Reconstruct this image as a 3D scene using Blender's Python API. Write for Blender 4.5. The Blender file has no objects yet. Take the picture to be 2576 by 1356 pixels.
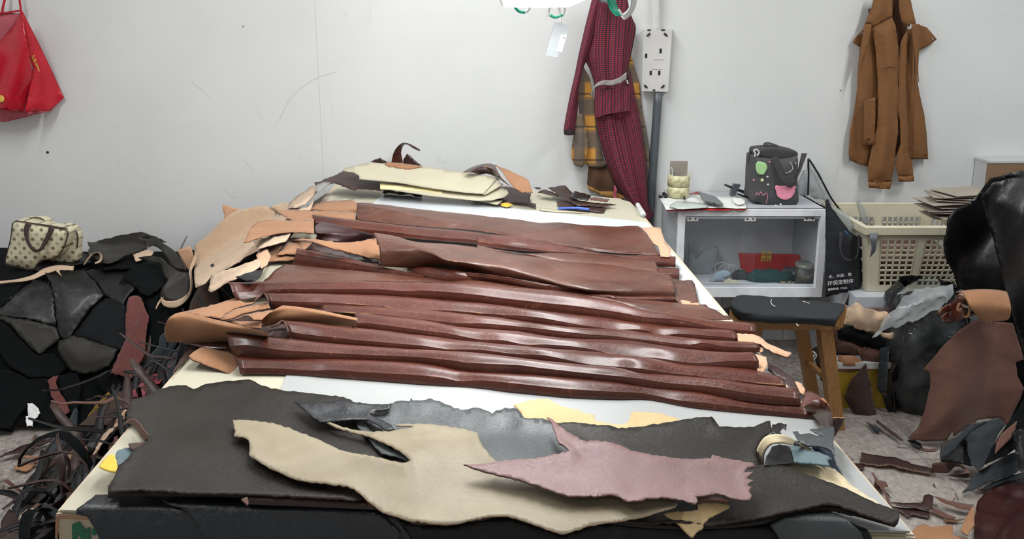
import bpy, bmesh, math, random
import numpy as np
from mathutils import Vector, Matrix
from mathutils.geometry import delaunay_2d_cdt

SC = bpy.context.scene
COL = SC.collection
# ------------------------------------------------------------------ camera, world, lights, exposure
CAM_H, PITCH, FPX, CX, CY = 1.46, math.radians(11.0), 1860.0, 1288.0, 440.0
cd = bpy.data.cameras.new('camera'); cam = bpy.data.objects.new('camera', cd); COL.objects.link(cam)
cam.location = (0, 0, CAM_H); cam.rotation_euler = (math.radians(90) - PITCH, 0, 0)
cd.sensor_width = 36.0; cd.lens = FPX / 2576 * 36.0; cd.shift_y = -(678 - CY) / 2576; cd.clip_start = 0.05
SC.camera = cam
vs = SC.view_settings
vs.view_transform = 'Standard'; vs.look = 'None'; vs.gamma = 1.0; vs.exposure = 0.05; vs.use_curve_mapping = False
W = bpy.data.worlds.new('room_air'); SC.world = W; W.use_nodes = True
W.node_tree.nodes['Background'].inputs[0].default_value = (0.93, 0.96, 1.0, 1)
W.node_tree.nodes['Background'].inputs[1].default_value = 0.16

def area(name, loc, size, power, rot=(0, 0, 0), col=(0.98, 0.99, 0.985)):
    l = bpy.data.lights.new(name, 'AREA'); l.shape = 'RECTANGLE'; l.size, l.size_y = size
    l.energy = power; l.color = col
    o = bpy.data.objects.new(name, l); COL.objects.link(o); o.location = loc; o.rotation_euler = rot
    return o
area('ceiling_tube_light', (-1.7, 1.5, 2.62), (0.16, 1.5), 25)
area('ceiling_tube_light', (1.9, 1.6, 2.62), (0.16, 1.5), 30)
area('ceiling_tube_light', (-0.18, 2.25, 2.62), (0.45, 1.5), 32)
area('ceiling_tube_light', (0.0, -1.2, 2.62), (1.8, 0.3), 7)
area('work_lamp_light', (0.07, 1.72, 1.522), (0.17, 0.9), 11)

# ------------------------------------------------------------------ projection helpers
cp, sp = math.cos(PITCH), math.sin(PITCH)
def rays(p):
    p = np.asarray(p, float).reshape(-1, 2)
    u = (p[:, 0] - CX) / FPX; v = -(p[:, 1] - CY) / FPX
    return np.stack([u, cp + v * sp, -sp + v * cp], 1)
def atz(p, z):
    d = rays(p); z = np.broadcast_to(np.asarray(z, float), (len(d),))
    t = (z - CAM_H) / d[:, 2]
    return np.stack([d[:, 0] * t, d[:, 1] * t, z.copy()], 1)
def aty(p, y):
    d = rays(p); t = np.broadcast_to(np.asarray(y, float), (len(d),)) / d[:, 1]
    return d * t[:, None] + np.array([0, 0, CAM_H])
def ath(p, h, t0=0.5, t1=5.0):
    """first hit of the view rays with the height field z = h(x, y)"""
    d = rays(p); n = len(d); ts = np.linspace(t0, t1, 230)
    hit = np.full(n, t1); done = np.zeros(n, bool); prev = t0
    for t in ts:
        P = d * t; f = (CAM_H + P[:, 2]) - h(P[:, 0], P[:, 1])
        new = (~done) & (f <= 0)
        hit[new] = t; done |= new
    st = ts[1] - ts[0]; lo = hit - st; hi = hit.copy()
    for _ in range(12):
        m = (lo + hi) / 2; P = d * m[:, None]
        f = (CAM_H + P[:, 2]) - h(P[:, 0], P[:, 1])
        lo = np.where(f > 0, m, lo); hi = np.where(f > 0, hi, m)
    return d * hi[:, None] + np.array([0, 0, CAM_H])
def Zs(z): return lambda p: atz(p, z)
def Ys(y): return lambda p: aty(p, y)
def Hs(h): return lambda p: ath(p, h)

FR = dict(o=(0, 0, 1), a=(560, 680, 4.52), b=(1050, 680, 3.988), c=(1540, 720, 3.568), d=(660, 490, 4.77), e=(1200, 520, 4.52),
          k=(400, 680, 3.68), g1=(0, 480, 1.549), g2=(380, 380, 2.1875), g3=(740, 340, 2.683), g4=(1000, 480, 3.22),
          g5=(1500, 380, 2.187), g6=(2000, 380, 1.389), g7=(100, 900, 2.1467), g8=(1150, 900, 2.1467), h1=(1220, 0, 2.422),
          h2=(2080, 0, 2.712), h3=(0, 0, 4.11), h4=(1640, 340, 4.6), h5=(0, 520, 2.338), h6=(0, 1000, 3.809), h7=(2060, 900, 2.973))
def F(k, *c):
    """points read off the photograph: F('a', x, y, x, y, ...)"""
    ox, oy, s = FR[k]
    return [(ox + c[i] / s, oy + c[i + 1] / s) for i in range(0, len(c), 2)]

# ------------------------------------------------------------------ numpy noise
_rs = np.random.RandomState(7); _T = _rs.rand(64, 64)
def vnoise(x, y):
    x = np.asarray(x, float); y = np.asarray(y, float)
    xi = np.floor(x).astype(int); yi = np.floor(y).astype(int); fx = x - xi; fy = y - yi
    fx = fx * fx * (3 - 2 * fx); fy = fy * fy * (3 - 2 * fy)
    g = lambda a, b: _T[a % 64, b % 64]
    return (g(xi, yi) * (1 - fx) + g(xi + 1, yi) * fx) * (1 - fy) + (g(xi, yi + 1) * (1 - fx) + g(xi + 1, yi + 1) * fx) * fy
def fbm(x, y, o=3):
    s = 0; a = 0.5
    for i in range(o):
        s = s + a * (vnoise(x * 2 ** i + 11 * i, y * 2 ** i + 5 * i) - 0.5); a *= 0.5
    return s
def sstep(a, b, x):
    t = np.clip((x - a) / (b - a), 0, 1); return t * t * (3 - 2 * t)

# ------------------------------------------------------------------ materials
MATS = {}
class NT:
    def __init__(s, name):
        s.m = bpy.data.materials.new(name); s.m.use_nodes = True; s.t = s.m.node_tree; s.n = s.t.nodes
        s.b = s.n['Principled BSDF']
    def new(s, ty, **kw):
        n = s.n.new(ty)
        for k, v in kw.items():
            if k.startswith('i_'):
                key = k[2:]; key = int(key) if key.isdigit() else key.replace('_', ' ')
                n.inputs[key].default_value = v
            else: setattr(n, k, v)
        return n
    def l(s, a, b): s.t.links.new(a, b)
    def coord(s, which='Object', scale=(1, 1, 1), rot=(0, 0, 0)):
        c = s.new('ShaderNodeTexCoord'); mp = s.new('ShaderNodeMapping')
        mp.inputs['Scale'].default_value = scale; mp.inputs['Rotation'].default_value = rot
        s.l(c.outputs[which], mp.inputs[0]); return mp.outputs[0]
    def noise(s, vec, sc, det=3, rough=0.55, dist=0):
        n = s.new('ShaderNodeTexNoise'); n.inputs['Scale'].default_value = sc; n.inputs['Detail'].default_value = det
        n.inputs['Roughness'].default_value = rough; n.inputs['Distortion'].default_value = dist
        s.l(vec, n.inputs['Vector']); return n.outputs['Fac']
    def ramp(s, fac, *st):
        r = s.new('ShaderNodeValToRGB'); e = r.color_ramp.elements
        while len(e) < len(st): e.new(0.5)
        for i, (p, c) in enumerate(st):
            e[i].position = p; e[i].color = (*c, 1) if len(c) == 3 else c
        s.l(fac, r.inputs[0]); return r.outputs[0]
    def mix(s, fac, a, b, mode='MIX'):
        m = s.new('ShaderNodeMix', data_type='RGBA', blend_type=mode)
        if isinstance(fac, (int, float)): m.inputs[0].default_value = fac
        else: s.l(fac, m.inputs[0])
        for v, i in ((a, 6), (b, 7)):
            if isinstance(v, tuple): m.inputs[i].default_value = (*v[:3], 1)
            else: s.l(v, m.inputs[i])
        return m.outputs[2]
    def math(s, op, a, b=0.0, c=None):
        m = s.new('ShaderNodeMath', operation=op)
        for i, v in enumerate((a, b) if c is None else (a, b, c)):
            if isinstance(v, (int, float)): m.inputs[i].default_value = v
            else: s.l(v, m.inputs[i])
        return m.outputs[0]
    def bump(s, h, st, dist=0.01, prev=None):
        b = s.new('ShaderNodeBump'); b.inputs['Strength'].default_value = st; b.inputs['Distance'].default_value = dist
        s.l(h, b.inputs['Height'])
        if prev is not None: s.l(prev, b.inputs['Normal'])
        s.l(b.outputs[0], s.b.inputs['Normal']); return b.outputs[0]
    def base(s, c):
        if isinstance(c, tuple): s.b.inputs['Base Color'].default_value = (*c[:3], 1)
        else: s.l(c, s.b.inputs['Base Color'])
    def r(s, v):
        if isinstance(v, (int, float)): s.b.inputs['Roughness'].default_value = v
        else: s.l(v, s.b.inputs['Roughness'])

def leather(name, c1, c2, c3=None, rough=0.4, rvar=0.12, wr=0.35, coat=0.0, stretch=(1, 1, 1), spec=0.5, big=5):
    n = NT(name); v = n.coord('Object', stretch)
    a = n.noise(v, big, 4, 0.6, 0.6); f = n.noise(v, 42, 4, 0.65, 1.2)
    col = n.ramp(a, (0.3, c1), (0.72, c2))
    if c3: col = n.mix(n.ramp(f, (0.58, (0, 0, 0)), (0.78, (0.75, 0.75, 0.75))), col, c3)
    n.base(col)
    n.r(n.math('ADD', n.math('MULTIPLY', n.noise(v, 16, 3), rvar * 2), rough - rvar))
    b1 = n.bump(n.noise(v, 30, 5, 0.6, 1.5), wr * 0.38, 0.006)
    b1 = n.bump(n.noise(v, 130, 4, 0.65, 2.5), 0.35, 0.0022, b1)
    vo = n.new('ShaderNodeTexVoronoi', i_Scale=430.0); n.l(v, vo.inputs['Vector'])
    n.bump(vo.outputs['Distance'], 0.25, 0.0006, b1)
    n.b.inputs['Coat Weight'].default_value = coat; n.b.inputs['Coat Roughness'].default_value = 0.2
    n.b.inputs['Specular IOR Level'].default_value = spec
    MATS[name] = n.m; return n.m
def suede(name, c1, c2):
    n = NT(name); v = n.coord('Object')
    n.base(n.mix(n.noise(v, 260, 3, 0.7), n.ramp(n.noise(v, 9, 4, 0.6), (0.3, c1), (0.7, c2)), tuple(x * 0.72 for x in c1)))
    n.mix
    n.r(0.92); n.b.inputs['Specular IOR Level'].default_value = 0.1
    n.b.inputs['Sheen Weight'].default_value = 0.0 if c2[0] < 0.05 else 0.15
    n.bump(n.noise(v, 320, 4, 0.7), 0.5, 0.002)
    MATS[name] = n.m; return n.m
def plain(name, c, rough=0.5, metal=0.0, var=0.08, sc=20, bump=0.0, spec=0.5, c2=None):
    n = NT(name); v = n.coord('Object')
    lo = tuple(x * (1 - var) for x in c); hi = c2 or tuple(min(1, x * (1 + var)) for x in c)
    n.base(n.ramp(n.noise(v, sc, 4, 0.6), (0.3, lo), (0.7, hi)))
    n.r(rough); n.b.inputs['Metallic'].default_value = metal; n.b.inputs['Specular IOR Level'].default_value = spec
    if bump: n.bump(n.noise(v, sc * 8, 4, 0.6), bump, 0.002)
    MATS[name] = n.m; return n.m

brown = leather('brown_glazed_leather', (0.052, 0.0105, 0.006), (0.11, 0.027, 0.015), (0.26, 0.085, 0.045), 0.32, 0.06, 0.4, 0.4, (1, 1.6, 1), 0.32)
brown2 = leather('brown_waxy_leather', (0.06, 0.019, 0.011), (0.125, 0.045, 0.027), (0.24, 0.11, 0.07), 0.33, 0.08, 0.45, 0.35, (0.7, 1.5, 1), 0.4)
dbrown = leather('dark_brown_leather', (0.03, 0.014, 0.012), (0.055, 0.025, 0.02), None, 0.42, 0.1, 0.3)
bburg = leather('burgundy_patent_leather', (0.028, 0.008, 0.008), (0.055, 0.016, 0.013), None, 0.24, 0.05, 0.35, 0.6)
black = leather('black_smooth_leather', (0.004, 0.004, 0.005), (0.008, 0.008, 0.009), None, 0.42, 0.1, 0.35, 0.0, spec=0.35)
blackg = leather('black_glossy_leather', (0.004, 0.004, 0.005), (0.008, 0.008, 0.009), None, 0.27, 0.08, 0.45, 0.15, spec=0.45)
navyb = leather('blue_black_leather', (0.008, 0.010, 0.014), (0.015, 0.018, 0.023), None, 0.33, 0.08, 0.3, 0.05)
blacks = suede('black_suede', (0.005, 0.0058, 0.0065), (0.010, 0.011, 0.012))
olive = leather('olive_black_leather', (0.012, 0.0105, 0.008), (0.026, 0.022, 0.017), None, 0.42, 0.07, 0.3, 0.0, big=3, spec=0.33)
grey = leather('slate_grey_leather', (0.038, 0.045, 0.048), (0.075, 0.086, 0.09), None, 0.42, 0.08, 0.3, 0.05, big=4)
beige = leather('taupe_beige_leather', (0.22, 0.18, 0.115), (0.34, 0.29, 0.2), None, 0.5, 0.1, 0.35, 0.0, (1, 1.3, 1), big=4)
mauve = leather('dusty_mauve_leather', (0.19, 0.105, 0.10), (0.29, 0.175, 0.175), None, 0.48, 0.08, 0.3, 0.0, big=4)
tan = suede('tan_suede', (0.36, 0.175, 0.09), (0.5, 0.27, 0.15))
ltan = suede('pale_tan_suede', (0.62, 0.36, 0.22), (0.74, 0.46, 0.3))
cream = suede('cream_suede', (0.62, 0.44, 0.30), (0.76, 0.58, 0.42))
crust = suede('yellow_crust_leather', (0.66, 0.47, 0.23), (0.76, 0.61, 0.38))
crust2 = suede('pale_crust_leather', (0.8, 0.66, 0.42), (0.85, 0.74, 0.54))
rosew = suede('rosewood_suede', (0.16, 0.055, 0.05), (0.24, 0.09, 0.08))
umber = suede('umber_suede', (0.13, 0.065, 0.05), (0.21, 0.11, 0.085))
dumber = suede('dark_umber_suede', (0.06, 0.035, 0.028), (0.1, 0.06, 0.045))
greysu = suede('blue_grey_suede', (0.03, 0.036, 0.042), (0.055, 0.064, 0.072))
berry = suede('raspberry_leather', (0.3, 0.03, 0.05), (0.42, 0.05, 0.08))
mustard = suede('mustard_suede', (0.2, 0.12, 0.02), (0.32, 0.2, 0.05))
denim = plain('navy_denim', (0.02, 0.035, 0.06), 0.8, sc=60, bump=0.3)
teal = suede('dusty_teal_leather', (0.12, 0.18, 0.2), (0.2, 0.27, 0.29))
yellow = plain('yellow_vinyl', (0.75, 0.5, 0.06), 0.5)
white_pl = plain('white_plastic', (0.6, 0.61, 0.61), 0.4)
off_pl = plain('aged_white_plastic', (0.66, 0.65, 0.63), 0.45, sc=6)
alu = plain('white_aluminium', (0.84, 0.86, 0.9), 0.4, var=0.12, sc=12)
greyside = plain('grey_laminate', (0.5, 0.53, 0.57), 0.45, sc=5)
interior = plain('dusty_lilac_laminate', (0.74, 0.75, 0.80), 0.6, sc=5)
pipe = plain('grey_pvc', (0.09, 0.105, 0.12), 0.35)
blackpl = plain('black_plastic', (0.012, 0.012, 0.013), 0.4)
steel = plain('steel', (0.45, 0.45, 0.45), 0.3, 1.0)
whitelam = plain('worn_white_laminate', (0.55, 0.56, 0.56), 0.5, sc=5)
cardb = plain('grey_cardboard', (0.3, 0.27, 0.23), 0.85, sc=14)
tissue = plain('white_tissue', (0.8, 0.8, 0.79), 0.9, sc=30, bump=0.4)
paper = plain('notebook_paper', (0.72, 0.74, 0.72), 0.8, sc=14, var=0.12)
redp = plain('red_printed_card', (0.55, 0.02, 0.02), 0.4)
bagcloth = plain('charcoal_canvas', (0.075, 0.075, 0.08), 0.85, sc=80, bump=0.3)
webbing = plain('dark_grey_webbing', (0.05, 0.05, 0.055), 0.8, sc=90, bump=0.4)
totecl = plain('black_nonwoven_cloth', (0.012, 0.014, 0.02), 0.7, sc=60, bump=0.3)
printw = plain('white_print', (0.75, 0.75, 0.75), 0.6)
pinkp = plain('pink_print', (0.85, 0.3, 0.42), 0.7); greenp = plain('green_print', (0.42, 0.7, 0.32), 0.7)
limep = plain('lime_print', (0.7, 0.8, 0.4), 0.7)
goldp = plain('gold_print', (0.75, 0.5, 0.08), 0.5)
greenink = plain('green_paint', (0.02, 0.16, 0.08), 0.6)
greent = plain('green_tape', (0.0, 0.3, 0.18), 0.4); whitet = plain('white_cord', (0.6, 0.62, 0.61), 0.5)
bluep = plain('blue_pen_plastic', (0.08, 0.16, 0.6), 0.35)
brownfab = plain('caramel_twill', (0.2, 0.085, 0.025), 0.75, sc=8, bump=0.0)
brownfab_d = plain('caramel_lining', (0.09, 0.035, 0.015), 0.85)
plush = plain('brown_plush_lining', (0.11, 0.055, 0.03), 0.95, sc=60, bump=1.0)
bbasket = plain('cream_polyethylene', (0.62, 0.58, 0.44), 0.45, sc=8)
template = plain('beige_template_card', (0.5, 0.46, 0.34), 0.6, var=0.05, sc=10)
templatey = plain('yellow_template_card', (0.8, 0.7, 0.38), 0.6)
clothb = plain('black_quilted_cloth', (0.013, 0.017, 0.022), 0.8, sc=70, bump=0.5)
rope = plain('grey_cotton_strip', (0.3, 0.29, 0.28), 0.9, sc=60, bump=0.6)
lampwhite = plain('lamp_enamel', (0.8, 0.8, 0.8), 0.4)

def board(name, c, stain, rough=0.55):
    n = NT(name); v = n.coord('Object')
    col = n.ramp(n.noise(v, 3, 5, 0.65), (0.35, c), (0.7, tuple(x * 1.08 for x in c)))
    col = n.mix(n.ramp(n.noise(v, 26, 6, 0.7, 2.0), (0.62, (0, 0, 0)), (0.78, (0.55, 0.55, 0.55))), col, stain)
    n.base(col); n.r(rough); n.bump(n.noise(v, 60, 4), 0.15, 0.001); MATS[name] = n.m; return n.m
creamb = board('cream_cutting_board', (0.48, 0.455, 0.35), (0.28, 0.25, 0.17))
greyb = board('grey_cutting_board', (0.36, 0.37, 0.365), (0.28, 0.30, 0.30), 0.5)
whiteb = board('white_plastic_sheet', (0.58, 0.61, 0.64), (0.48, 0.51, 0.54), 0.4)

def wood(name, c1, c2, sc=(1, 1, 12)):
    n = NT(name); v = n.coord('Object', sc)
    n.base(n.ramp(n.noise(v, 14, 5, 0.6, 1.0), (0.3, c1), (0.7, c2))); n.r(0.6)
    n.bump(n.noise(v, 40, 4), 0.2, 0.002); MATS[name] = n.m; return n.m
stoolw = wood('varnished_pine', (0.24, 0.11, 0.03), (0.4, 0.21, 0.075), (14, 14, 1.2))
dwood = wood('dark_plank', (0.09, 0.05, 0.03), (0.16, 0.09, 0.05), (14, 14, 1.2))
craft = wood('pale_plywood', (0.52, 0.42, 0.30), (0.62, 0.53, 0.40), (1.5, 12, 12))

def wall_mat():
    n = NT('scuffed_white_paint'); v = n.coord('Object')
    col = n.ramp(n.noise(v, 1.3, 4, 0.6), (0.35, (0.70, 0.715, 0.715)), (0.7, (0.76, 0.775, 0.775)))
    sc = n.noise(n.coord('Object', (1, 1, 0.35), (0, 0.5, 0)), 5.5, 2, 0.5, 3.5)
    line = n.math('LESS_THAN', n.math('ABSOLUTE', n.math('SUBTRACT', sc, 0.5)), 0.0016)
    mk = n.ramp(n.noise(v, 2.2, 3, 0.7), (0.52, (0, 0, 0)), (0.62, (0.28, 0.28, 0.28)))
    col = n.mix(n.math('MULTIPLY', line, mk), col, (0.35, 0.36, 0.37))
    col = n.mix(n.ramp(n.noise(v, 34, 3, 0.5, 0.4), (0.74, (0, 0, 0)), (0.78, (0.3, 0.3, 0.3))), col, (0.5, 0.49, 0.47))
    n.base(col); n.r(0.7); n.bump(n.noise(v, 55, 4), 0.12, 0.002); MATS['wall'] = n.m; return n.m
wallm = wall_mat()
ceilm = plain('ceiling_paint', (0.8, 0.81, 0.8), 0.8)
def tile_mat(i):
    n = NT('stone_look_floor_tile'); v = n.coord('Object', (1, 1, 1), (0, 0, i * 1.3))
    a = n.noise(v, 55, 6, 0.75, 0.15)
    col = n.ramp(a, (0.34, (0.15, 0.12, 0.105)), (0.5, (0.30, 0.265, 0.24)), (0.66, (0.46, 0.42, 0.385)))
    col = n.mix(n.ramp(n.noise(v, 3.0, 4, 0.6), (0.4, (0, 0, 0)), (0.7, (0.6, 0.6, 0.6))), col, (0.40, 0.37, 0.34))
    n.base(col); n.r(0.45); return n.m
tilem = [tile_mat(0), tile_mat(1), tile_mat(2)]
grout = plain('pale_grout', (0.5, 0.49, 0.46), 0.8)
wtile = plain('white_wall_tile', (0.6, 0.62, 0.64), 0.25)

def glass(name, tint=(0.9, 0.96, 0.95), op=0.12, rough=0.03, sheen=0.3):
    m = bpy.data.materials.new(name); m.use_nodes = True; t = m.node_tree; n = t.nodes; n.clear()
    o = n.new('ShaderNodeOutputMaterial'); tr = n.new('ShaderNodeBsdfTransparent'); gl = n.new('ShaderNodeBsdfGlossy')
    tr.inputs[0].default_value = (*tint, 1); gl.inputs['Roughness'].default_value = rough
    df = n.new('ShaderNodeBsdfDiffuse'); df.inputs[0].default_value = (0.65, 0.7, 0.72, 1)
    lw = n.new('ShaderNodeLayerWeight'); lw.inputs[0].default_value = sheen
    nz = n.new('ShaderNodeTexNoise'); nz.inputs['Scale'].default_value = 9; nz.inputs['Detail'].default_value = 5
    tc = n.new('ShaderNodeTexCoord'); t.links.new(tc.outputs['Object'], nz.inputs['Vector'])
    mu = n.new('ShaderNodeMath'); mu.operation = 'MULTIPLY'; mu.inputs[1].default_value = op * 2; t.links.new(nz.outputs['Fac'], mu.inputs[0])
    m1 = n.new('ShaderNodeMixShader'); m2 = n.new('ShaderNodeMixShader')
    t.links.new(mu.outputs[0], m1.inputs[0]); t.links.new(tr.outputs[0], m1.inputs[1]); t.links.new(df.outputs[0], m1.inputs[2])
    t.links.new(lw.outputs['Fresnel'], m2.inputs[0]); t.links.new(m1.outputs[0], m2.inputs[1]); t.links.new(gl.outputs[0], m2.inputs[2])
    if rough > 0.1:
        bp = n.new('ShaderNodeBump'); bp.inputs['Strength'].default_value = 1; bp.inputs['Distance'].default_value = 0.02
        nz2 = n.new('ShaderNodeTexNoise'); nz2.inputs['Scale'].default_value = 22; nz2.inputs['Detail'].default_value = 4
        t.links.new(tc.outputs['Object'], nz2.inputs['Vector'])
        t.links.new(nz2.outputs['Fac'], bp.inputs['Height']); t.links.new(bp.outputs[0], gl.inputs['Normal'])
    t.links.new(m2.outputs[0], o.inputs[0]); return m
pane = glass('cabinet_glass', (0.98, 0.99, 0.99), 0.015, 0.02, 0.05)
polyb = glass('clear_polythene', (0.9, 0.93, 0.95), 0.03, 0.11, 0.32)
polyw = glass('hazy_polythene', (0.9, 0.92, 0.93), 0.35, 0.2, 0.3); polyh = glass('milky_polythene', (0.9, 0.92, 0.93), 0.6, 0.2, 0.35)

def plaid(name, bg, stripe_a, stripe_b, n_u, n_v, mode='gingham'):
    n = NT(name); c = n.new('ShaderNodeTexCoord'); s = n.new('ShaderNodeSeparateXYZ'); n.l(c.outputs['UV'], s.inputs[0])
    def band(o, k, th, off=0.0):
        return n.math('LESS_THAN', n.math('FRACT', n.math('ADD', n.math('MULTIPLY', o, k), off)), th)
    bu = band(s.outputs[0], n_u, 0.45); bv = band(s.outputs[1], n_v, 0.45)
    if mode == 'gingham':
        col = n.mix(n.math('MULTIPLY', bu, 0.9), bg, stripe_a)
        col = n.mix(n.math('MULTIPLY', bv, 0.85), col, stripe_a)
        col = n.mix(n.math('MULTIPLY', band(s.outputs[1], n_v / 3, 0.12, 0.3), 0.15), col, stripe_b)
    else:
        col = n.mix(n.math('MULTIPLY', bu, 0.65), bg, stripe_a); col = n.mix(n.math('MULTIPLY', bv, 0.65), col, stripe_a)
        orange = n.math('MULTIPLY', band(s.outputs[0], n_u, 0.45, 0.5), band(s.outputs[1], n_v, 0.42, 0.5))
        col = n.mix(orange, col, stripe_b)
        col = n.mix(n.math('MULTIPLY', band(s.outputs[1], n_v, 0.06, 0.2), 0.7), col, (0.03, 0.025, 0.03))
    n.base(col); n.r(0.9); n.bump(n.noise(n.coord('Object'), 300, 2), 0.4, 0.001); MATS[name] = n.m; return n.m
gingham = plaid('red_black_gingham', (0.34, 0.025, 0.05), (0.018, 0.012, 0.022), (0.3, 0.15, 0.15), 21, 14)
flannel = plaid('mustard_plaid_flannel', (0.30, 0.18, 0.08), (0.11, 0.10, 0.095), (0.62, 0.30, 0.06), 1.8, 1.2, 'big')

def bagprint():
    n = NT('cream_star_and_dot_print'); c = n.new('ShaderNodeTexCoord'); s = n.new('ShaderNodeSeparateXYZ'); n.l(c.outputs['Object'], s.inputs[0])
    k = 36.0
    u = n.math('MULTIPLY', n.math('ADD', s.outputs[0], s.outputs[2]), k * 0.72); v = n.math('MULTIPLY', n.math('SUBTRACT', s.outputs[2], s.outputs[0]), k * 0.72)
    fu = n.math('SUBTRACT', n.math('FRACT', u), 0.5); fv = n.math('SUBTRACT', n.math('FRACT', v), 0.5)
    r = n.math('SQRT', n.math('ADD', n.math('MULTIPLY', fu, fu), n.math('MULTIPLY', fv, fv)))
    th = n.math('ARCTAN2', fu, fv)
    star = n.math('LESS_THAN', r, n.math('ADD', 0.2, n.math('MULTIPLY', n.math('COSINE', n.math('MULTIPLY', th, 5)), 0.1)))
    star2 = n.math('LESS_THAN', r, n.math('ADD', 0.11, n.math('MULTIPLY', n.math('COSINE', n.math('MULTIPLY', th, 5)), 0.06)))
    disc = n.math('LESS_THAN', r, 0.27)
    par = n.math('LESS_THAN', n.math('FRACT', n.math('MULTIPLY', n.math('ADD', n.math('FLOOR', u), n.math('FLOOR', v)), 0.5)), 0.25)
    colr = n.mix(n.math('MULTIPLY', star, par), (0.66, 0.6, 0.42), (0.16, 0.12, 0.09))
    colr = n.mix(n.math('MULTIPLY', star2, par), colr, (0.5, 0.45, 0.32))
    inv = n.math('SUBTRACT', 1.0, par)
    colr = n.mix(n.math('MULTIPLY', disc, inv), colr, (0.2, 0.16, 0.11))
    n.base(colr); n.r(0.4); return n.m
bagp = bagprint()
redbag = NT('red_nonwoven_bag')
_v = redbag.coord('Object'); redbag.base(redbag.ramp(redbag.noise(_v, 9, 4), (0.3, (0.42, 0.004, 0.018)), (0.7, (0.6, 0.012, 0.035)))); redbag.r(0.3)
redbag.bump(redbag.noise(_v, 12, 3, 0.5, 1.0), 0.35, 0.01); redbag = redbag.m
em = NT('fluorescent_tube'); em.b.inputs['Emission Color'].default_value = (0.93, 0.98, 1, 1); em.b.inputs['Emission Strength'].default_value = 2.5; em = em.m
tapep = NT('printed_packing_tape'); _v = tapep.coord('Object', (1, 1, 1), (0, 0.6, 0))
tapep.base(tapep.mix(tapep.ramp(tapep.noise(_v, 45, 1, 0.3, 0.5), (0.56, (0, 0, 0)), (0.6, (0.6, 0.6, 0.6))), (0.62, 0.58, 0.36), (0.3, 0.3, 0.12))); tapep.r(0.3); tapep = tapep.m

# ------------------------------------------------------------------ object builders
def link(name, me, parent=None, label=None, cat=None, group=None, kind=None):
    o = bpy.data.objects.new(name, me); COL.objects.link(o)
    if parent is not None: o.parent = parent
    for k, v in (('label', label), ('category', cat), ('group', group), ('kind', kind)):
        if v: o[k] = v
    return o
def thing(name, loc, label, cat, group=None):
    o = link(name, None, None, label, cat, group); o.location = loc; o.empty_display_size = 0.1
    bpy.context.view_layer.update(); return o
def finish(name, V, faces, mats, parent=None, smooth=True, uv=None, **kw):
    V = np.asarray(V, float)
    if parent is not None:
        if parent.parent is not None: bpy.context.view_layer.update()
        org = np.array(parent.matrix_world.translation)
    else: org = np.array([(V[:, 0].min() + V[:, 0].max()) / 2, (V[:, 1].min() + V[:, 1].max()) / 2, V[:, 2].min()])
    me = bpy.data.meshes.new(name); me.from_pydata([tuple(p) for p in (V - org)], [], faces)
    for m in (mats if isinstance(mats, (list, tuple)) else [mats]): me.materials.append(m)
    if smooth: me.polygons.foreach_set('use_smooth', [True] * len(me.polygons))
    if uv is not None:
        ul = me.uv_layers.new(name='uv'); vi = np.zeros(len(me.loops), int); me.loops.foreach_get('vertex_index', vi)
        ul.data.foreach_set('uv', np.asarray(uv, float)[vi].ravel())
    o = link(name, me, parent, **kw)
    if parent is None: o.location = org; bpy.context.view_layer.update()
    return o
def solid(o, th, off=-1.0, mo=0, rim=None):
    m = o.modifiers.new('thickness', 'SOLIDIFY'); m.thickness = th; m.offset = off
    m.material_offset = mo; m.material_offset_rim = mo if rim is None else rim
def camflip(V, faces):
    V = np.asarray(V); f = faces[:: max(1, len(faces) // 200)]; s = 0
    for q in f:
        a, b, c = V[q[0]], V[q[1]], V[q[2]]; n = np.cross(b - a, c - a); s += np.sign(np.dot(n, np.array([0, 0, CAM_H]) - a))
    return [tuple(reversed(q)) for q in faces] if s < 0 else faces

def cr(P, n, by='len', knots=0):
    """Catmull-Rom resampling of a polyline to n points"""
    P = np.asarray(P, float)
    if len(P) == 2: t = np.linspace(0, 1, n)[:, None]; return P[0] * (1 - t) + P[1] * t
    s = np.concatenate([[0], np.cumsum(np.linalg.norm(np.diff(P, axis=0), axis=1) + 1e-9)]); s /= s[-1]
    E = np.vstack([2 * P[0] - P[1], P, 2 * P[-1] - P[-2]])
    t = np.linspace(0, 1, n) if not knots else np.concatenate([s[j] + (s[j + 1] - s[j]) * np.arange(knots) / knots for j in range(len(s) - 1)] + [[1.0]])
    i = np.clip(np.searchsorted(s, t, side='right') - 1, 0, len(P) - 2)
    f = ((t - s[i]) / (s[i + 1] - s[i]))[:, None]
    m = lambda j: E[j + 1]
    h0, h1 = s[i + 1] - s[i], None
    p0, p1, p2, p3 = E[i], E[i + 1], E[i + 2], E[i + 3]
    sp_ = np.concatenate([[s[0] - (s[1] - s[0])], s, [s[-1] + (s[-1] - s[-2])]])
    d1 = (p2 - p0) / (sp_[i + 2] - sp_[i])[:, None] * h0[:, None]; d2 = (p3 - p1) / (sp_[i + 3] - sp_[i + 1])[:, None] * h0[:, None]
    f2, f3 = f * f, f * f * f
    return p1 * (2 * f3 - 3 * f2 + 1) + d1 * (f3 - 2 * f2 + f) + p2 * (-2 * f3 + 3 * f2) + d2 * (f3 - f2)
def lin(P, n):
    P = np.asarray(P, float); s = np.concatenate([[0], np.cumsum(np.linalg.norm(np.diff(P, axis=0), axis=1))]); s /= s[-1]
    t = np.linspace(0, 1, n); return np.stack([np.interp(t, s, P[:, k]) for k in range(P.shape[1])], 1)

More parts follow.
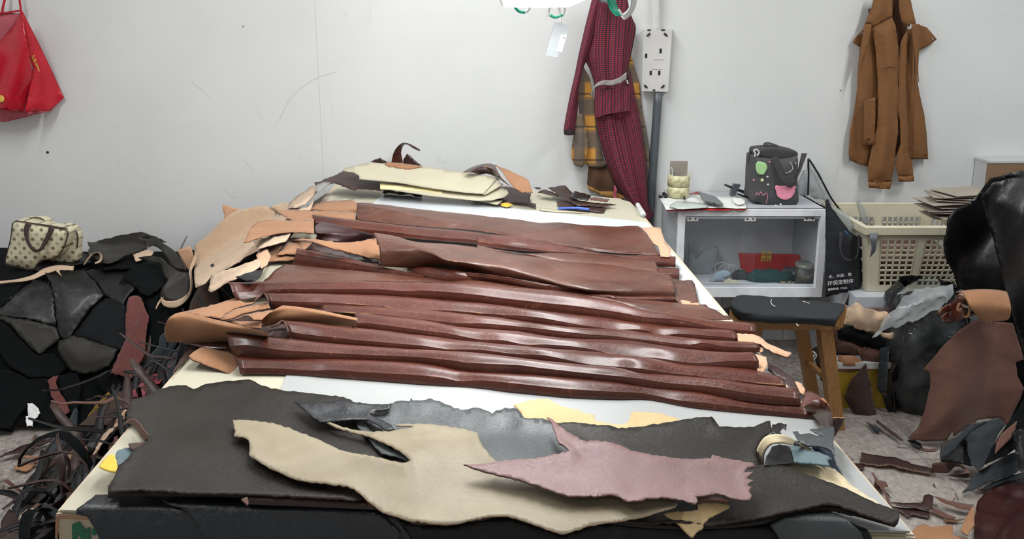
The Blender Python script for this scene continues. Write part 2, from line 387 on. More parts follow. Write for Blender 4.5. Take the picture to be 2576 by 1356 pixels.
def loft(name, rows, mats, parent=None, N=60, M=None, th=0.002, mo=0, wr=0.0, ws=(9, 9), flip=None, uvs=(1, 1), **kw):
    """surface through several 3-D rows (each a polyline), resampled both ways"""
    R = np.stack([cr(r, N) for r in rows])                      # rows x N x 3
    sub_ = max(1, int(round(((M or (len(rows) - 1) * 5 + 1) - 1) / (len(rows) - 1)))) if len(rows) > 2 else 0
    G = np.stack([cr(R[:, j], M or 6, knots=sub_) for j in range(N)], 1); M = G.shape[0]         # M x N x 3
    if wr:
        d = fbm(G[..., 0] * ws[0] + 3.1, G[..., 1] * ws[1] + G[..., 2] * ws[1] * 0.7 + 1.7, 3) * wr
        tu = np.gradient(G, axis=1); tv = np.gradient(G, axis=0); nn = np.cross(tu, tv); nn /= (np.linalg.norm(nn, axis=2, keepdims=True) + 1e-9)
        G = G + nn * d[..., None]
    V = G.reshape(-1, 3)
    f = [(i * N + j, i * N + j + 1, (i + 1) * N + j + 1, (i + 1) * N + j) for i in range(M - 1) for j in range(N - 1)]
    f = camflip(V, f) if flip is None else ([tuple(reversed(q)) for q in f] if flip else f)
    uu, vv = np.meshgrid(np.linspace(0, 1, N) * uvs[0], np.linspace(0, 1, M) * uvs[1])
    o = finish(name, V, f, mats, parent, uv=np.stack([uu.ravel(), vv.ravel()], 1), **kw)
    if th: solid(o, th, -1, mo)
    return o

def px_roll(name, U, C, L, zb, mats, parent=None, N=90, k1=1.04, k2=0.42, wr=0.003, th=0.0012, bulge=0.1, crown=0.13, back=0.02, mo=1, **kw):
    """a folded hide: front foot line L on the table, fold crease C, rear crest U"""
    U, C, L = cr(U, N), cr(C, N), cr(L, N)
    P0 = atz(L, zb); sc = P0[:, 1] / FPX
    hc = k1 * np.maximum(L[:, 1] - C[:, 1], 2) * sc; hu = hc + k2 * np.maximum(C[:, 1] - U[:, 1], 1) * sc
    P2 = atz(C, zb + hc); P3 = atz(U, zb + hu)
    out = np.array([0, -1, 0.1])
    P1 = (P0 + P2) / 2 + out * (hc * bulge)[:, None]
    Pm = P2 * 0.45 + P3 * 0.55 + np.array([0, 0, 1]) * (crown * np.linalg.norm(P3 - P2, axis=1))[:, None]
    P4 = P3 + np.stack([0 * hu, 0 * hu + back, -hu * 0.35], 1); P5 = P3 + np.stack([0 * hu, 0 * hu + back * 1.1, -hu * 0.95], 1)
    Pu = P0 + np.array([0, 0.02, 0.001])
    Pa = P2 * 0.8 + P1 * 0.2; Pb = P2 * 0.85 + Pm * 0.15
    return loft(name, [Pu, P0, P1, Pa, P2, Pb, Pm, P3, P4, P5], mats, parent, N=N, M=46, th=th, mo=mo, wr=wr, ws=(14, 26), **kw)

def rough_outline(P, step, jit, rnd):
    P = np.asarray(P, float); out = []
    for i in range(len(P)):
        a, b = P[i], P[(i + 1) % len(P)]; L = np.linalg.norm(b - a); k = max(1, int(round(L / step)))
        nrm = np.array([-(b - a)[1], (b - a)[0]]) / (L + 1e-9)
        for j in range(k):
            q = a + (b - a) * j / k
            if j: q = q + nrm * rnd.gauss(0, 1) * jit
            out.append(q)
    return np.array(out)
def smooth_outline(P, n=3):
    P = np.asarray(P, float); m = len(P)
    Q = []
    for i in range(m):
        p0, p1, p2, p3 = P[i - 1], P[i], P[(i + 1) % m], P[(i + 2) % m]
        for j in range(n):
            t = j / n; Q.append(0.5 * ((2 * p1) + (-p0 + p2) * t + (2 * p0 - 5 * p1 + 4 * p2 - p3) * t * t + (-p0 + 3 * p1 - 3 * p2 + p3) * t ** 3))
    return np.array(Q)
def inside(P, x, y):
    c = np.zeros(len(x), bool); n = len(P)
    for i in range(n):
        x1, y1 = P[i]; x2, y2 = P[(i + 1) % n]
        if y1 == y2: continue
        c ^= ((y1 > y) != (y2 > y)) & (x < (x2 - x1) * (y - y1) / (y2 - y1) + x1)
    return c
def sheet(name, poly, surf, mats, parent=None, step=11, jit=0.6, smooth=False, wr=0.0015, ws=12, edge=0.0, ew=26, th=0.0022, mo=0, seed=1, off=0.0, puff=0.0, pw=18, **kw):
    """an irregular piece of leather or board: outline in photo coordinates laid on a surface"""
    rnd = random.Random(seed + len(poly)); P = np.asarray(poly, float)
    if smooth: P = smooth_outline(P)
    B = rough_outline(P, step, jit, rnd)
    x0, y0 = B.min(0); x1, y1 = B.max(0)
    gx, gy = np.meshgrid(np.arange(x0 + step / 2, x1, step), np.arange(y0 + step / 2, y1, step * 0.8)); gx = gx.copy(); gx[::2] += step / 2
    q = np.stack([gx.ravel(), gy.ravel()], 1); q = q[inside(B, q[:, 0], q[:, 1])]
    if len(q):
        d = np.min(np.linalg.norm(q[:, None, :] - B[None, ::1, :], axis=2), axis=1) if len(q) * len(B) < 4e6 else np.full(len(q), step)
        q = q[d > step * 0.45]; 
    pts = np.vstack([B, q]) if len(q) else B
    n = len(B)
    r = delaunay_2d_cdt([Vector(p) for p in pts], [(i, (i + 1) % n) for i in range(n)], [list(range(n))], 1, 1e-4)
    pts = np.array([tuple(v) for v in r[0]]); faces = [tuple(f) for f in r[2]]
    V = surf(pts)
    V[:, 2] += fbm(V[:, 0] * ws, V[:, 1] * ws * 1.4 + V[:, 2] * ws, 3) * wr * 2 + off
    if edge:
        d = np.min(np.linalg.norm(pts[:, None, :] - B[None, ::2, :], axis=2), axis=1)
        V[:, 2] += edge * np.exp(-(d / ew) ** 2) * (0.3 + 1.4 * vnoise(pts[:, 0] / 95 + seed, pts[:, 1] / 95))
    if puff:
        d = np.min(np.linalg.norm(pts[:, None, :] - B[None, ::2, :], axis=2), axis=1); C0 = np.array([0, 0, CAM_H])
        dist = np.linalg.norm(V - C0, axis=1, keepdims=True); V = C0 + (V - C0) * (1 - puff * (1 - np.exp(-(d / pw) ** 2))[:, None] / dist)
    faces = camflip(V, faces)
    o = finish(name, V, faces, mats, parent, uv=pts / 100.0, **kw)
    if th: solid(o, th, -1, mo)
    return o

def tube(name, pts, rad, mat, parent=None, n=10, res=None, **kw):
    P = cr(pts, res or max(12, len(pts) * 5)); V, f = [], []
    rad = np.interp(np.linspace(0, 1, len(P)), np.linspace(0, 1, len(np.atleast_1d(rad))), np.atleast_1d(rad))
    T = np.gradient(P, axis=0); T /= np.linalg.norm(T, axis=1, keepdims=True) + 1e-9
    up = np.array([0.13, 0.2, 1.0]); 
    if abs(np.dot(T[0], up / np.linalg.norm(up))) > 0.9: up = np.array([1.0, 0.1, 0])
    for i in range(len(P)):
        a = np.cross(T[i], up); a /= np.linalg.norm(a) + 1e-9; b = np.cross(T[i], a); up = -b if np.dot(-b, up) > 0 else b
        a = np.cross(T[i], up); a /= np.linalg.norm(a) + 1e-9; b = np.cross(a, T[i])
        for k in range(n):
            t = 2 * math.pi * k / n; V.append(P[i] + rad[i] * (math.cos(t) * a + math.sin(t) * b))
    for i in range(len(P) - 1):
        for k in range(n): f.append((i * n + k, i * n + (k + 1) % n, (i + 1) * n + (k + 1) % n, (i + 1) * n + k))
    f.append(tuple(reversed(range(n)))); f.append(tuple(range((len(P) - 1) * n, len(P) * n)))
    return finish(name, V, f, mat, parent, **kw)
def box(name, lo, hi, mat, parent=None, bev=0.003, rot=None, piv=None, seg=2, smooth=False, **kw):
    bm = bmesh.new(); bmesh.ops.create_cube(bm, size=1.0)
    lo, hi = np.array(lo, float), np.array(hi, float)
    for v in bm.verts: v.co = Vector(lo + (np.array(v.co) + 0.5) * (hi - lo))
    if bev: bmesh.ops.bevel(bm, geom=bm.edges[:], offset=min(bev, 0.45 * float(min(hi - lo))), segments=seg, affect='EDGES', profile=0.5)
    if rot is not None:
        piv = Vector((lo + hi) / 2 if piv is None else piv)
        bmesh.ops.transform(bm, matrix=Matrix.Translation(piv) @ rot.to_4x4() @ Matrix.Translation(-piv), verts=bm.verts[:])
    V = [tuple(v.co) for v in bm.verts]; bm.verts.index_update(); f = [tuple(v.index for v in q.verts) for q in bm.faces]; bm.free()
    return finish(name, V, f, mat, parent, smooth=smooth, **kw)
def lathe(name, prof, c, mat, parent=None, n=32, axis=None, **kw):
    V, f = [], []; m = len(prof)
    for (r, z) in prof:
        for k in range(n):
            t = 2 * math.pi * k / n; V.append((r * math.cos(t), r * math.sin(t), z))
    V = np.array(V)
    if axis is not None: V = V @ np.array(axis.to_matrix() if hasattr(axis, 'to_matrix') else axis).T
    V = V + np.array(c)
    for i in range(m - 1):
        for k in range(n): f.append((i * n + k, i * n + (k + 1) % n, (i + 1) * n + (k + 1) % n, (i + 1) * n + k))
    return finish(name, V, f, mat, parent, **kw)
def prism(name, P3, dirv, mat, parent=None, **kw):
    P3 = np.asarray(P3, float); n = len(P3); V = np.vstack([P3, P3 + np.array(dirv)])
    f = [tuple(range(n)), tuple(reversed(range(n, 2 * n)))] + [(i, (i + 1) % n, n + (i + 1) % n, n + i) for i in range(n)]
    return finish(name, V, f, mat, parent, smooth=False, **kw)
def ribbon(name, P, wv, mats, parent=None, th=0.002, N=40, mo=0, **kw):
    """a strap: centre line P (3-D), width vector(s) wv"""
    P = cr(P, N); wv = np.asarray(wv, float)
    wv = cr(wv, N) if wv.ndim == 2 else np.tile(wv, (N, 1))
    rows = [P - wv / 2, P, P + wv / 2]
    return loft(name, rows, mats, parent, N=N, M=5, th=th, mo=mo, **kw)
def text(name, s, size, mat, loc, rot, parent=None, ext=0.0006, **kw):
    c = bpy.data.curves.new(name, 'FONT'); c.body = s; c.size = size; c.extrude = ext
    t = bpy.data.objects.new(name, c); COL.objects.link(t); bpy.context.view_layer.update()
    me = bpy.data.meshes.new_from_object(t); bpy.data.objects.remove(t)
    me.materials.clear(); me.materials.append(mat)
    o = link(name, me, parent, **kw)
    M = Matrix.Translation(Vector(loc)) @ rot.to_matrix().to_4x4()
    if parent is not None: M = Matrix.Translation(-parent.matrix_world.translation) @ M
    me.transform(M); return o
# ------------------------------------------------------------------ the room
WY = 3.35
XL, XR, YB, ZC = -2.9, 2.9, -2.2, 2.7
box('wall_back', (XL - 0.1, WY, -0.1), (XR + 0.1, WY + 0.12, ZC), wallm, bev=0, kind='structure')
box('wall_left', (XL - 0.1, YB, -0.1), (XL, WY, ZC), wallm, bev=0, kind='structure')
box('wall_right', (XR, YB, -0.1), (XR + 0.1, WY, ZC), wallm, bev=0, kind='structure')
box('wall_front', (XL - 0.1, YB - 0.1, -0.1), (XR + 0.1, YB, ZC), wallm, bev=0, kind='structure')
box('ceiling', (XL - 0.1, YB - 0.1, ZC), (XR + 0.1, WY + 0.12, ZC + 0.1), ceilm, bev=0, kind='structure')
fl = box('floor', (XL - 0.1, YB - 0.1, -0.1), (XR + 0.1, WY + 0.1, -0.004), grout, bev=0, kind='structure')
gp = atz([(2322, 1155)], 0)[0]; TS = 0.6
tme = {}
ix0 = int(math.floor((XL - gp[0]) / TS)); iy0 = int(math.floor((YB - gp[1]) / TS))
for ix in range(ix0, 7):
    for iy in range(iy0, 4):
        a, b = gp[0] + ix * TS, gp[1] + iy * TS
        lo = (max(a + 0.002, XL), max(b + 0.002, YB)); hi = (min(a + TS - 0.002, XR), min(b + TS - 0.002, WY))
        if hi[0] - lo[0] < 0.03 or hi[1] - lo[1] < 0.03: continue
        box('tile', (lo[0], lo[1], -0.004), (hi[0], hi[1], 0.0), tilem[(ix * 3 + iy * 5) % 3], fl, bev=0.001, seg=1)
sk = box('baseboard_back', (XL, WY - 0.004, 0), (XR, WY, 0.36), grout, bev=0, kind='structure')
for i in range(20):
    for j in range(3):
        x = XL + i * 0.3
        if x > XR - 0.05: continue
        box('wall_tile', (x + 0.0015, WY - 0.012, 0.002 + j * 0.12), (min(x + 0.2985, XR), WY - 0.004, 0.119 + j * 0.12), wtile, sk, bev=0.0015, seg=1)
sx = aty([(802, 200)], WY)[0][0]
box('seam_shadow_strip', (sx - 0.001, WY - 0.0008, 0.4), (sx + 0.001, WY, ZC), plain('painted_seam_shadow', (0.6, 0.61, 0.61), 0.9), bev=0, kind='structure')  # thin strip standing for the wall's seam groove, its shadow painted as grey
for (x, y, r) in ((119, 383, 3.2), (612, 66, 1.8), (2115, 227, 1.6)):
    p = aty([(x, y)], WY - 0.004)[0]
    lathe('nail', [(0, -0.01), (r * 0.0017, -0.01), (r * 0.0017, 0.0), (0, 0.001)], p, steel if r < 3 else blackpl, n=10, axis=Matrix.Rotation(math.radians(90), 3, 'X'),
          label={3.2: 'black nail head on the white wall above the star-print handbag', 1.8: 'tiny nail high in the white wall left of centre', 1.6: 'tiny nail in the wall left of the caramel jacket'}[r], cat='nail')
# pencil arcs rubbed on the paint
def scratch(pts, r=0.0006):
    P = aty(pts, WY - 0.0003); return P
sc_m = plain('graphite_mark', (0.5, 0.52, 0.53), 0.8)
mk = link('trim_2', None, None, kind='structure'); mk.location = (0, 0, 0)
for pts in ([(688, 330), (715, 275), (745, 232), (790, 200), (846, 180)], [(705, 300), (722, 262), (735, 225)], [(560, 470), (580, 492), (596, 500)],
            [(300, 312), (294, 322), (302, 332)], [(480, 205), (505, 225), (528, 245)], [(340, 420), (350, 440), (364, 458)], [(755, 383), (752, 402)], [(610, 400), (640, 430)], [(660, 300), (640, 262)]):
    P = cr(scratch(pts), 24); w = 0.0011
    rows = [P + np.array([0, 0, -w]), P + np.array([0, -0.0002, 0]), P + np.array([0, 0, w])]
    loft('pencil_mark', rows, sc_m, mk, N=24, M=3, th=0)

# ------------------------------------------------------------------ the cutting table
ZT = 0.78
NL, NR, FRc, FLc = atz([(145, 1285), (2300, 1345), (1618, 541), (845, 462)], ZT)
near_dir = (NR - NL) / np.linalg.norm(NR - NL)
tb = thing('cutting_table', ((NL[0] + NR[0]) / 2, 1.9, 0), 'long wooden cutting table heaped with leather, filling the middle of the room', 'table')
quad = [NL, NR, FRc, atz([(1560, 499)], ZT)[0], FLc]
prism('tabletop', quad, (0, 0, -0.035), craft, tb)
def ins(c, dx, dy): return np.array([c[0] + dx, c[1] + dy, 0])
for c, dx, dy in ((NL, 0.06, 0.08), (NR, -0.06, 0.08), (FRc, -0.06, -0.08), (FLc, 0.06, -0.12)):
    q = ins(c, dx, dy); box('leg', (q[0] - 0.03, q[1] - 0.03, 0), (q[0] + 0.03, q[1] + 0.03, ZT - 0.035), dwood, tb, bev=0.004)
def rail(a, b, z0, z1, t, nm, m, o=0.0, par=tb):
    d = (b - a) / np.linalg.norm(b - a); nrm = np.array([d[1], -d[0], 0]) * o; nt = np.array([-d[1], d[0], 0]) * t
    a2, b2 = a + nrm, b + nrm
    return prism(nm, [(a2[0], a2[1], z0), (b2[0], b2[1], z0), (b2[0] + nt[0], b2[1] + nt[1], z0), (a2[0] + nt[0], a2[1] + nt[1], z0)], (0, 0, z1 - z0), m, par)
rail(NL, NR, 0.40, ZT - 0.002, 0.018, 'front_panel', craft, 0.004)
rail(FRc, NR, 0.66, ZT - 0.036, -0.018, 'apron', dwood, 0.03); rail(NL, FLc, 0.66, ZT - 0.036, -0.018, 'apron', dwood, 0.03)
zf = 0
ang = math.atan2(near_dir[1], near_dir[0])
q = aty([(181, 1354)], NL[1] - 0.007)[0]
def on_front(px, py):
    """photo point on the table's front face"""
    d = rays([(px, py)])[0]; n_ = np.array([-near_dir[1], near_dir[0], 0]); o_ = NL - n_ * 0.0055
    t = np.dot(o_ - np.array([0, 0, CAM_H]), n_) / np.dot(d, n_); return d * t + np.array([0, 0, CAM_H])
def front_poly(name, pts, mat, dep=0.0005):
    P = [on_front(*p) for p in pts]; n_ = np.array([near_dir[1], -near_dir[0], 0]) * dep
    return prism(name, P, n_, mat, tb)
front_poly('painted_letter', F('h6', 690, 1215, 760, 1190, 830, 1290, 825, 1255, 865, 1245, 872, 1420, 820, 1430, 740, 1290, 745, 1430, 695, 1440), greenink)
front_poly('painted_mark', [(p[0], p[1]) for p in [(FR['h6'][0] + (905 + 26 * math.cos(t)) / 3.809, 1000 + (1285 + 38 * math.sin(t)) / 3.809) for t in np.linspace(0, 2 * math.pi, 14)[:-1]]], greenink)
front_poly('tape_strip', F('h6', 535, 1130, 860, 1142, 860, 1170, 535, 1158), plain('brown_parcel_tape', (0.45, 0.24, 0.14), 0.35), 0.0008)
front_poly('tape_strip', F('h6', 535, 1158, 560, 1158, 552, 1420, 530, 1420), MATS['brown_parcel_tape'], 0.0008)

def flat(name, poly, z0, z1, mat, smooth=False, **kw):
    P = atz(poly, z1); return prism(name, P, (0, 0, z0 - z1), mat, **kw)
flat('cutting_board', [(151, 1283)] + F('o', 2283, 1335, 1620, 552, 1604, 527, 1585, 508, 1556, 500, 1340, 478, 852, 466), ZT, ZT + 0.004, creamb,
     label='cream coloured cutting board covering the whole table, bare along its left edge', cat='cutting board')
flat('cutting_board', [(720, 944), (775, 850), (1872, 850), (2289, 1336), (575, 1292)], ZT + 0.004, ZT + 0.007, greyb,
     label='speckled pale grey cutting board in front of the brown folded hides', cat='cutting board')
flat('plastic_sheet', F('o', 960, 489, 1068, 497, 1277, 523, 1627, 559, 1709, 657, 1762, 714, 1814, 781, 1000, 640, 930, 520), ZT + 0.004, ZT + 0.0065, whiteb,
     label='white plastic sheet under the far brown hides, showing as a band behind them', cat='sheet')

# ------------------------------------------------------------------ the brown folded hides, front to back
ZB = ZT + 0.0075
GR = 'folded brown hides laid side by side on the cutting table'
def hide(label, m=brown, **kw):
    return dict(label=label, cat='leather hide', group=GR)
def roll_thing(label, U, C, L, zb=ZB, m=brown, **kw):
    Lm = np.asarray(L).mean(0); p = atz([Lm], zb)[0]
    t = thing('folded_hide', (p[0], p[1], ZB), label, 'leather hide', GR)
    px_roll('folded_leather', U, C, L, zb, [m, tan], t, **kw)
    return t
A = F
R1U = A('a', 150, 985, 600, 1015, 1100, 1020, 1600, 1030, 2260, 1070) + A('b', 550, 1022, 1100, 1055, 1994, 1130) + A('c', 500, 920, 800, 958, 1150, 1018, 1500, 1052, 1760, 1080)
R1C = A('a', 185, 1108, 600, 1115, 1060, 1140, 1200, 1132, 1700, 1165, 2260, 1196) + A('b', 300, 1088, 400, 1112, 640, 1104, 1000, 1140, 1500, 1190, 1994, 1220) + A('c', 250, 958, 400, 985, 550, 1018, 900, 1055, 1400, 1115, 1780, 1155)
R1L = A('a', 200, 1185, 750, 1190, 1300, 1230, 2260, 1300) + A('b', 600, 1182, 1000, 1230, 1550, 1282, 1994, 1300) + A('c', 330, 1022, 700, 1090, 1200, 1142, 1600, 1178, 1790, 1195)
R2U = A('a', 32, 715, 300, 738, 600, 772, 1200, 838, 1800, 888, 2260, 915) + A('b', 300, 815, 600, 832, 1000, 882, 1300, 922, 1994, 992) + A('c', 250, 795, 500, 812, 1000, 850, 1200, 885, 1670, 935)
R2C = A('a', 80, 865, 300, 852, 600, 900, 1000, 930, 1300, 945, 1900, 972, 2260, 990) + A('b', 350, 905, 500, 928, 1000, 952, 1300, 990, 1994, 1062) + A('c', 250, 830, 500, 870, 850, 898, 1200, 955, 1690, 1012)
R2L = A('a', 148, 985, 600, 1018, 1100, 1025, 1600, 1036, 2260, 1078) + A('b', 550, 1030, 1100, 1065, 1994, 1140) + A('c', 500, 928, 800, 968, 1150, 1028, 1400, 1055, 1690, 1072)
R3U = A('a', 680, 572, 900, 592, 1500, 660, 2260, 748) + A('b', 400, 712, 1000, 770, 1500, 812, 1994, 853) + A('c', 300, 650, 600, 715, 1000, 745, 1300, 775, 1540, 838)
R3C = A('a', 745, 700, 1100, 745, 1500, 790, 2260, 858) + A('b', 300, 792, 600, 797, 1000, 842, 1230, 850, 1450, 885, 1700, 940, 1994, 968) + A('c', 250, 740, 500, 778, 700, 800, 1000, 835, 1300, 868, 1560, 888)
R3L = A('a', 752, 782, 1200, 842, 1800, 893, 2260, 922) + A('b', 300, 822, 600, 840, 1000, 890, 1300, 930, 1994, 1000) + A('c', 250, 802, 500, 820, 1000, 860, 1560, 916)
R4U = A('a', 1512, 486, 1800, 520, 2260, 572) + A('b', 400, 572, 600, 592, 1000, 622, 1300, 672, 1700, 706, 1994, 712) + A('c', 300, 522, 700, 575, 1000, 600, 1265, 600)
R4C = A('a', 1490, 590, 1700, 605, 2260, 680) + A('b', 300, 632, 600, 690, 850, 702, 1080, 745, 1300, 745, 1650, 775, 1994, 845) + A('c', 400, 645, 700, 688, 800, 690, 1060, 672, 1316, 668)
R4L = A('a', 1468, 650, 2260, 752) + A('b', 400, 718, 1000, 776, 1500, 818, 1994, 860) + A('c', 300, 658, 600, 722, 1000, 752, 1308, 766)
R5U = A('a', 1158, 380, 1700, 425, 2260, 468) + A('b', 700, 468, 1200, 542, 1700, 592, 1994, 603) + A('c', 500, 450, 900, 492, 1300, 520)
R5C = A('a', 1112, 460, 1400, 480, 1800, 502, 2260, 555) + A('b', 400, 527, 700, 535, 1100, 572, 1700, 640, 1994, 662) + A('c', 300, 482, 700, 524, 820, 506, 1000, 540, 1328, 553)
R5L = A('a', 1105, 472, 1500, 495, 2260, 578) + A('b', 400, 578, 600, 598, 1000, 628, 1300, 678, 1700, 712, 1994, 718) + A('c', 300, 528, 800, 595, 1100, 605, 1325, 592)
R6U = A('a', 490, 264, 1200, 275, 1800, 300, 2260, 327) + A('b', 500, 327, 1000, 377, 1500, 442, 1994, 503) + A('c', 300, 352, 800, 392, 1095, 405)
R6C = A('a', 520, 350, 900, 360, 1150, 365, 1600, 392, 2260, 450) + A('b', 350, 407, 750, 440, 1050, 457, 1300, 487, 1600, 540, 1994, 592) + A('c', 300, 392, 400, 438, 600, 426, 900, 447, 1132, 468)
R6L = A('a', 550, 440, 1000, 438, 1150, 430, 1700, 433, 2260, 475) + A('b', 700, 475, 1200, 550, 1700, 598, 1994, 610) + A('c', 500, 458, 900, 497, 1132, 503)
R7U = A('a', 60, 138, 400, 132, 700, 128, 1200, 118, 1700, 128, 2260, 140) + A('b', 300, 128, 700, 150, 1100, 195, 1500, 235, 1994, 318) + A('c', 300, 212, 650, 272, 900, 312, 1280, 342)
R7C = A('a', 115, 245, 400, 243, 650, 215, 1200, 215, 1700, 215, 2100, 238, 2260, 228) + A('b', 300, 218, 500, 235, 900, 285, 1300, 330, 1600, 360, 1994, 415) + A('c', 300, 276, 600, 300, 900, 365, 1292, 405)
R7L = A('a', 180, 362, 500, 285, 1200, 285, 1800, 308, 2260, 337) + A('b', 500, 337, 1000, 387, 1500, 452, 1994, 513) + A('c', 300, 362, 800, 402, 1292, 437)

# the back rows first in depth, laid on the table under the others
R9 = roll_thing('brown folded hide whose square left end stands behind the flat grey-brown one', A('d', 425, 640, 1000, 758, 1500, 875, 2000, 975, 2300, 1030), A('d', 400, 700, 1000, 800, 1500, 900, 2000, 992, 2300, 1036),
                A('d', 362, 858, 700, 900, 1400, 975, 2000, 1040, 2300, 1050), k2=0.2, mo=0)
R8U = A('d', 235, 850, 700, 892, 1400, 962, 2000, 1030, 2300, 1040) + A('b', 600, 102, 900, 142, 1200, 190, 1500, 212, 1994, 296) + A('c', 250, 140, 650, 168, 862, 186)
R8L = A('d', 10, 1045, 600, 1040, 1200, 1036, 1800, 1045) + A('b', 300, 135, 700, 158, 1100, 202, 1500, 242, 1994, 322) + A('c', 300, 222, 700, 288, 1068, 300)
R8C = [(0.75 * l[0] + 0.25 * u[0], 0.75 * l[1] + 0.25 * u[1]) for u, l in zip(cr(R8U, 30), cr(R8L, 30))]
roll_thing('flat matt grey-brown folded hide fanning out left and right behind the long fold', R8U, R8C, R8L, zb=ZB + 0.012, m=brown2, k1=0.4, k2=0.12, crown=0.05, mo=0)
r7 = roll_thing('brown folded hide with a wide dark glossy left end jutting past the table edge', R7U, R7C, R7L, zb=ZB + 0.016)
r6 = roll_thing('brown folded hide with a curled left peak and a long tan tail at the right', R6U, R6C, R6L, zb=ZB + 0.016)
r5 = roll_thing('narrow brown folded hide in the middle with a tiny tan tip at the right', R5U, R5C, R5L, zb=ZB + 0.016)
r4 = roll_thing('brown folded hide starting late on the left after a thick tan roll', R4U, R4C, R4L, zb=ZB + 0.016)
r3 = roll_thing('third brown folded hide from the front, tan edge curled at its left end', R3U, R3C, R3L, zb=ZB + 0.016)
r2 = roll_thing('second brown folded hide from the front, slanted left end and blunt right end', R2U, R2C, R2L, zb=ZB + 0.016)
r1 = roll_thing('front brown folded hide, ending right in a glossy flap over the table edge', R1U, R1C, R1L)
px2 = lambda pts, z: atz(pts, z)
# layers seen at the right, between the big hides
roll_thing('brown folded hide ending right in two square layers under the tan peel', A('e', 0, 302, 500, 352, 900, 420, 1300, 505, 1500, 545, 2100, 566, 2262, 572), A('e', 0, 395, 400, 455, 900, 500, 1300, 545, 1700, 590, 2255, 648),
           A('e', 0, 440, 400, 495, 900, 522, 1500, 600, 1900, 660, 2258, 690), zb=ZB + 0.016, k2=0.2, mo=0)
box_poly = A('e', 2050, 700, 2300, 698, 2302, 760, 2300, 830, 2150, 822)
roll_thing('stub of a dark brown folded hide poking out right below the square layers', A('e', 1500, 640, 2000, 690, 2298, 698), A('e', 1500, 690, 2000, 750, 2300, 765), A('e', 1500, 740, 2000, 800, 2298, 832), zb=ZB, k2=0.3, mo=0)
t = thing('folded_hide', atz([(1700, 740)], ZB)[0], 'dark brown hide end with a ragged pale edge, right of the big creased hide', 'leather hide', GR)
sheet('folded_leather', A('e', 2100, 855, 2450, 855, 2478, 900, 2490, 980, 2515, 1090, 2500, 1110, 2330, 1110, 2250, 1060, 2100, 1050), Zs(ZB + 0.014), [brown2, tan], t, wr=0.004, edge=0.004, mo=1)
sheet('suede_edge', A('e', 2315, 1060, 2370, 1062, 2440, 1085, 2520, 1098, 2531, 1122, 2330, 1108), Zs(ZB + 0.017), ltan, t, step=6)

# R12 : the far hide
t12 = thing('folded_hide', atz([(1280, 600)], ZB)[0], 'farthest brown hide, flat and wide, with a tan peel at its right end', 'leather hide', GR)
U12 = A('d', 1140, 92, 1290, 100, 1540, 128, 2576, 245) + A('e', 400, 140, 700, 184, 900, 184, 1400, 228, 1838, 222)
C12 = A('d', 1138, 112, 1550, 185, 2100, 300, 2576, 372) + A('e', 500, 335, 900, 405, 1300, 468, 1700, 510, 2062, 520)
L12 = A('d', 1118, 300, 1700, 365, 2576, 435) + A('e', 600, 378, 1100, 458, 1400, 512, 2085, 560)
px_roll('folded_leather', U12, C12, L12, ZB + 0.03, [brown2, tan], t12, N=110, k1=0.7, k2=0.13, crown=0.04, wr=0.007, mo=0)
sheet('suede_peel', A('e', 1868, 235, 2092, 236, 2105, 300, 2140, 420, 2185, 455, 2205, 480, 2203, 560, 2190, 572, 2088, 570, 2075, 500, 2060, 450, 1980, 400, 1920, 320), Zs(ZB + 0.038), [ltan, brown], t12, step=8, smooth=False, wr=0.003, mo=1)
# R11
t11 = roll_thing('long brown folded hide under the farthest one, square at its left end', A('d', 605, 238, 1200, 315, 1900, 388, 2576, 452) + A('e', 500, 385, 900, 430, 1300, 500),
           A('d', 612, 330, 1000, 390, 1500, 440, 2000, 500, 2576, 545) + A('e', 400, 450, 900, 505, 1300, 530), A('d', 622, 400, 1000, 450, 1400, 480, 1700, 520, 2576, 592) + A('e', 400, 492, 900, 525, 1300, 545), zb=ZB + 0.018, k2=0.3, mo=0)
loft('glossy_fold', [atz(A('d', 640, 365, 720, 330, 900, 360, 1100, 410, 1350, 478), ZB + 0.05), atz(A('d', 628, 410, 720, 375, 1000, 420, 1345, 500), ZB + 0.044), atz(A('d', 640, 462, 850, 458, 1100, 485, 1345, 515), ZB + 0.035),
                     atz(A('d', 650, 500, 850, 520, 1100, 540, 1340, 530), ZB + 0.02), atz(A('d', 640, 532, 900, 560, 1200, 562, 1345, 540), ZB + 0.012)], [bburg, tan], t11, wr=0.003)
# R10 : the big front hide
def mixrow(a, b, t, n=40): return [tuple(q) for q in (np.array(cr(a, n)) * (1 - t) + np.array(cr(b, n)) * t)]
tc = thing('folded_hide', atz([(1500, 660)], ZB)[0], 'shiny pale-lit brown hide showing as a strip behind the big creased hide', 'leather hide', GR)
loft('folded_leather', [atz(A('e', 0, 440, 500, 524, 1000, 524, 1400, 540, 1700, 580, 2032, 625), ZB + 0.034), atz(A('e', 0, 470, 500, 535, 1000, 580, 1500, 630, 2060, 700), ZB + 0.032),
                        atz(A('e', 0, 500, 500, 560, 1000, 640, 1500, 700, 2095, 765), ZB + 0.024)], [brown2, tan], tc, wr=0.006)
t10 = thing('folded_hide', atz([(1350, 690)], ZB)[0], 'big creased brown hide with a raised arched left end and tan inside', 'leather hide', GR)
U10 = A('d', 1342, 458, 1600, 500, 1800, 550, 2200, 592, 2576, 640) + A('e', 500, 555, 900, 612, 1300, 652, 1700, 690, 2090, 762, 2190, 782)
M10 = A('d', 1372, 540, 1700, 600, 2000, 690, 2200, 775, 2576, 800) + A('e', 400, 690, 900, 740, 1500, 820, 2230, 850)
C10 = A('d', 1405, 650, 1700, 700, 2050, 770, 2250, 820, 2576, 875) + A('e', 300, 745, 700, 815, 1060, 905, 1400, 945, 2252, 950)
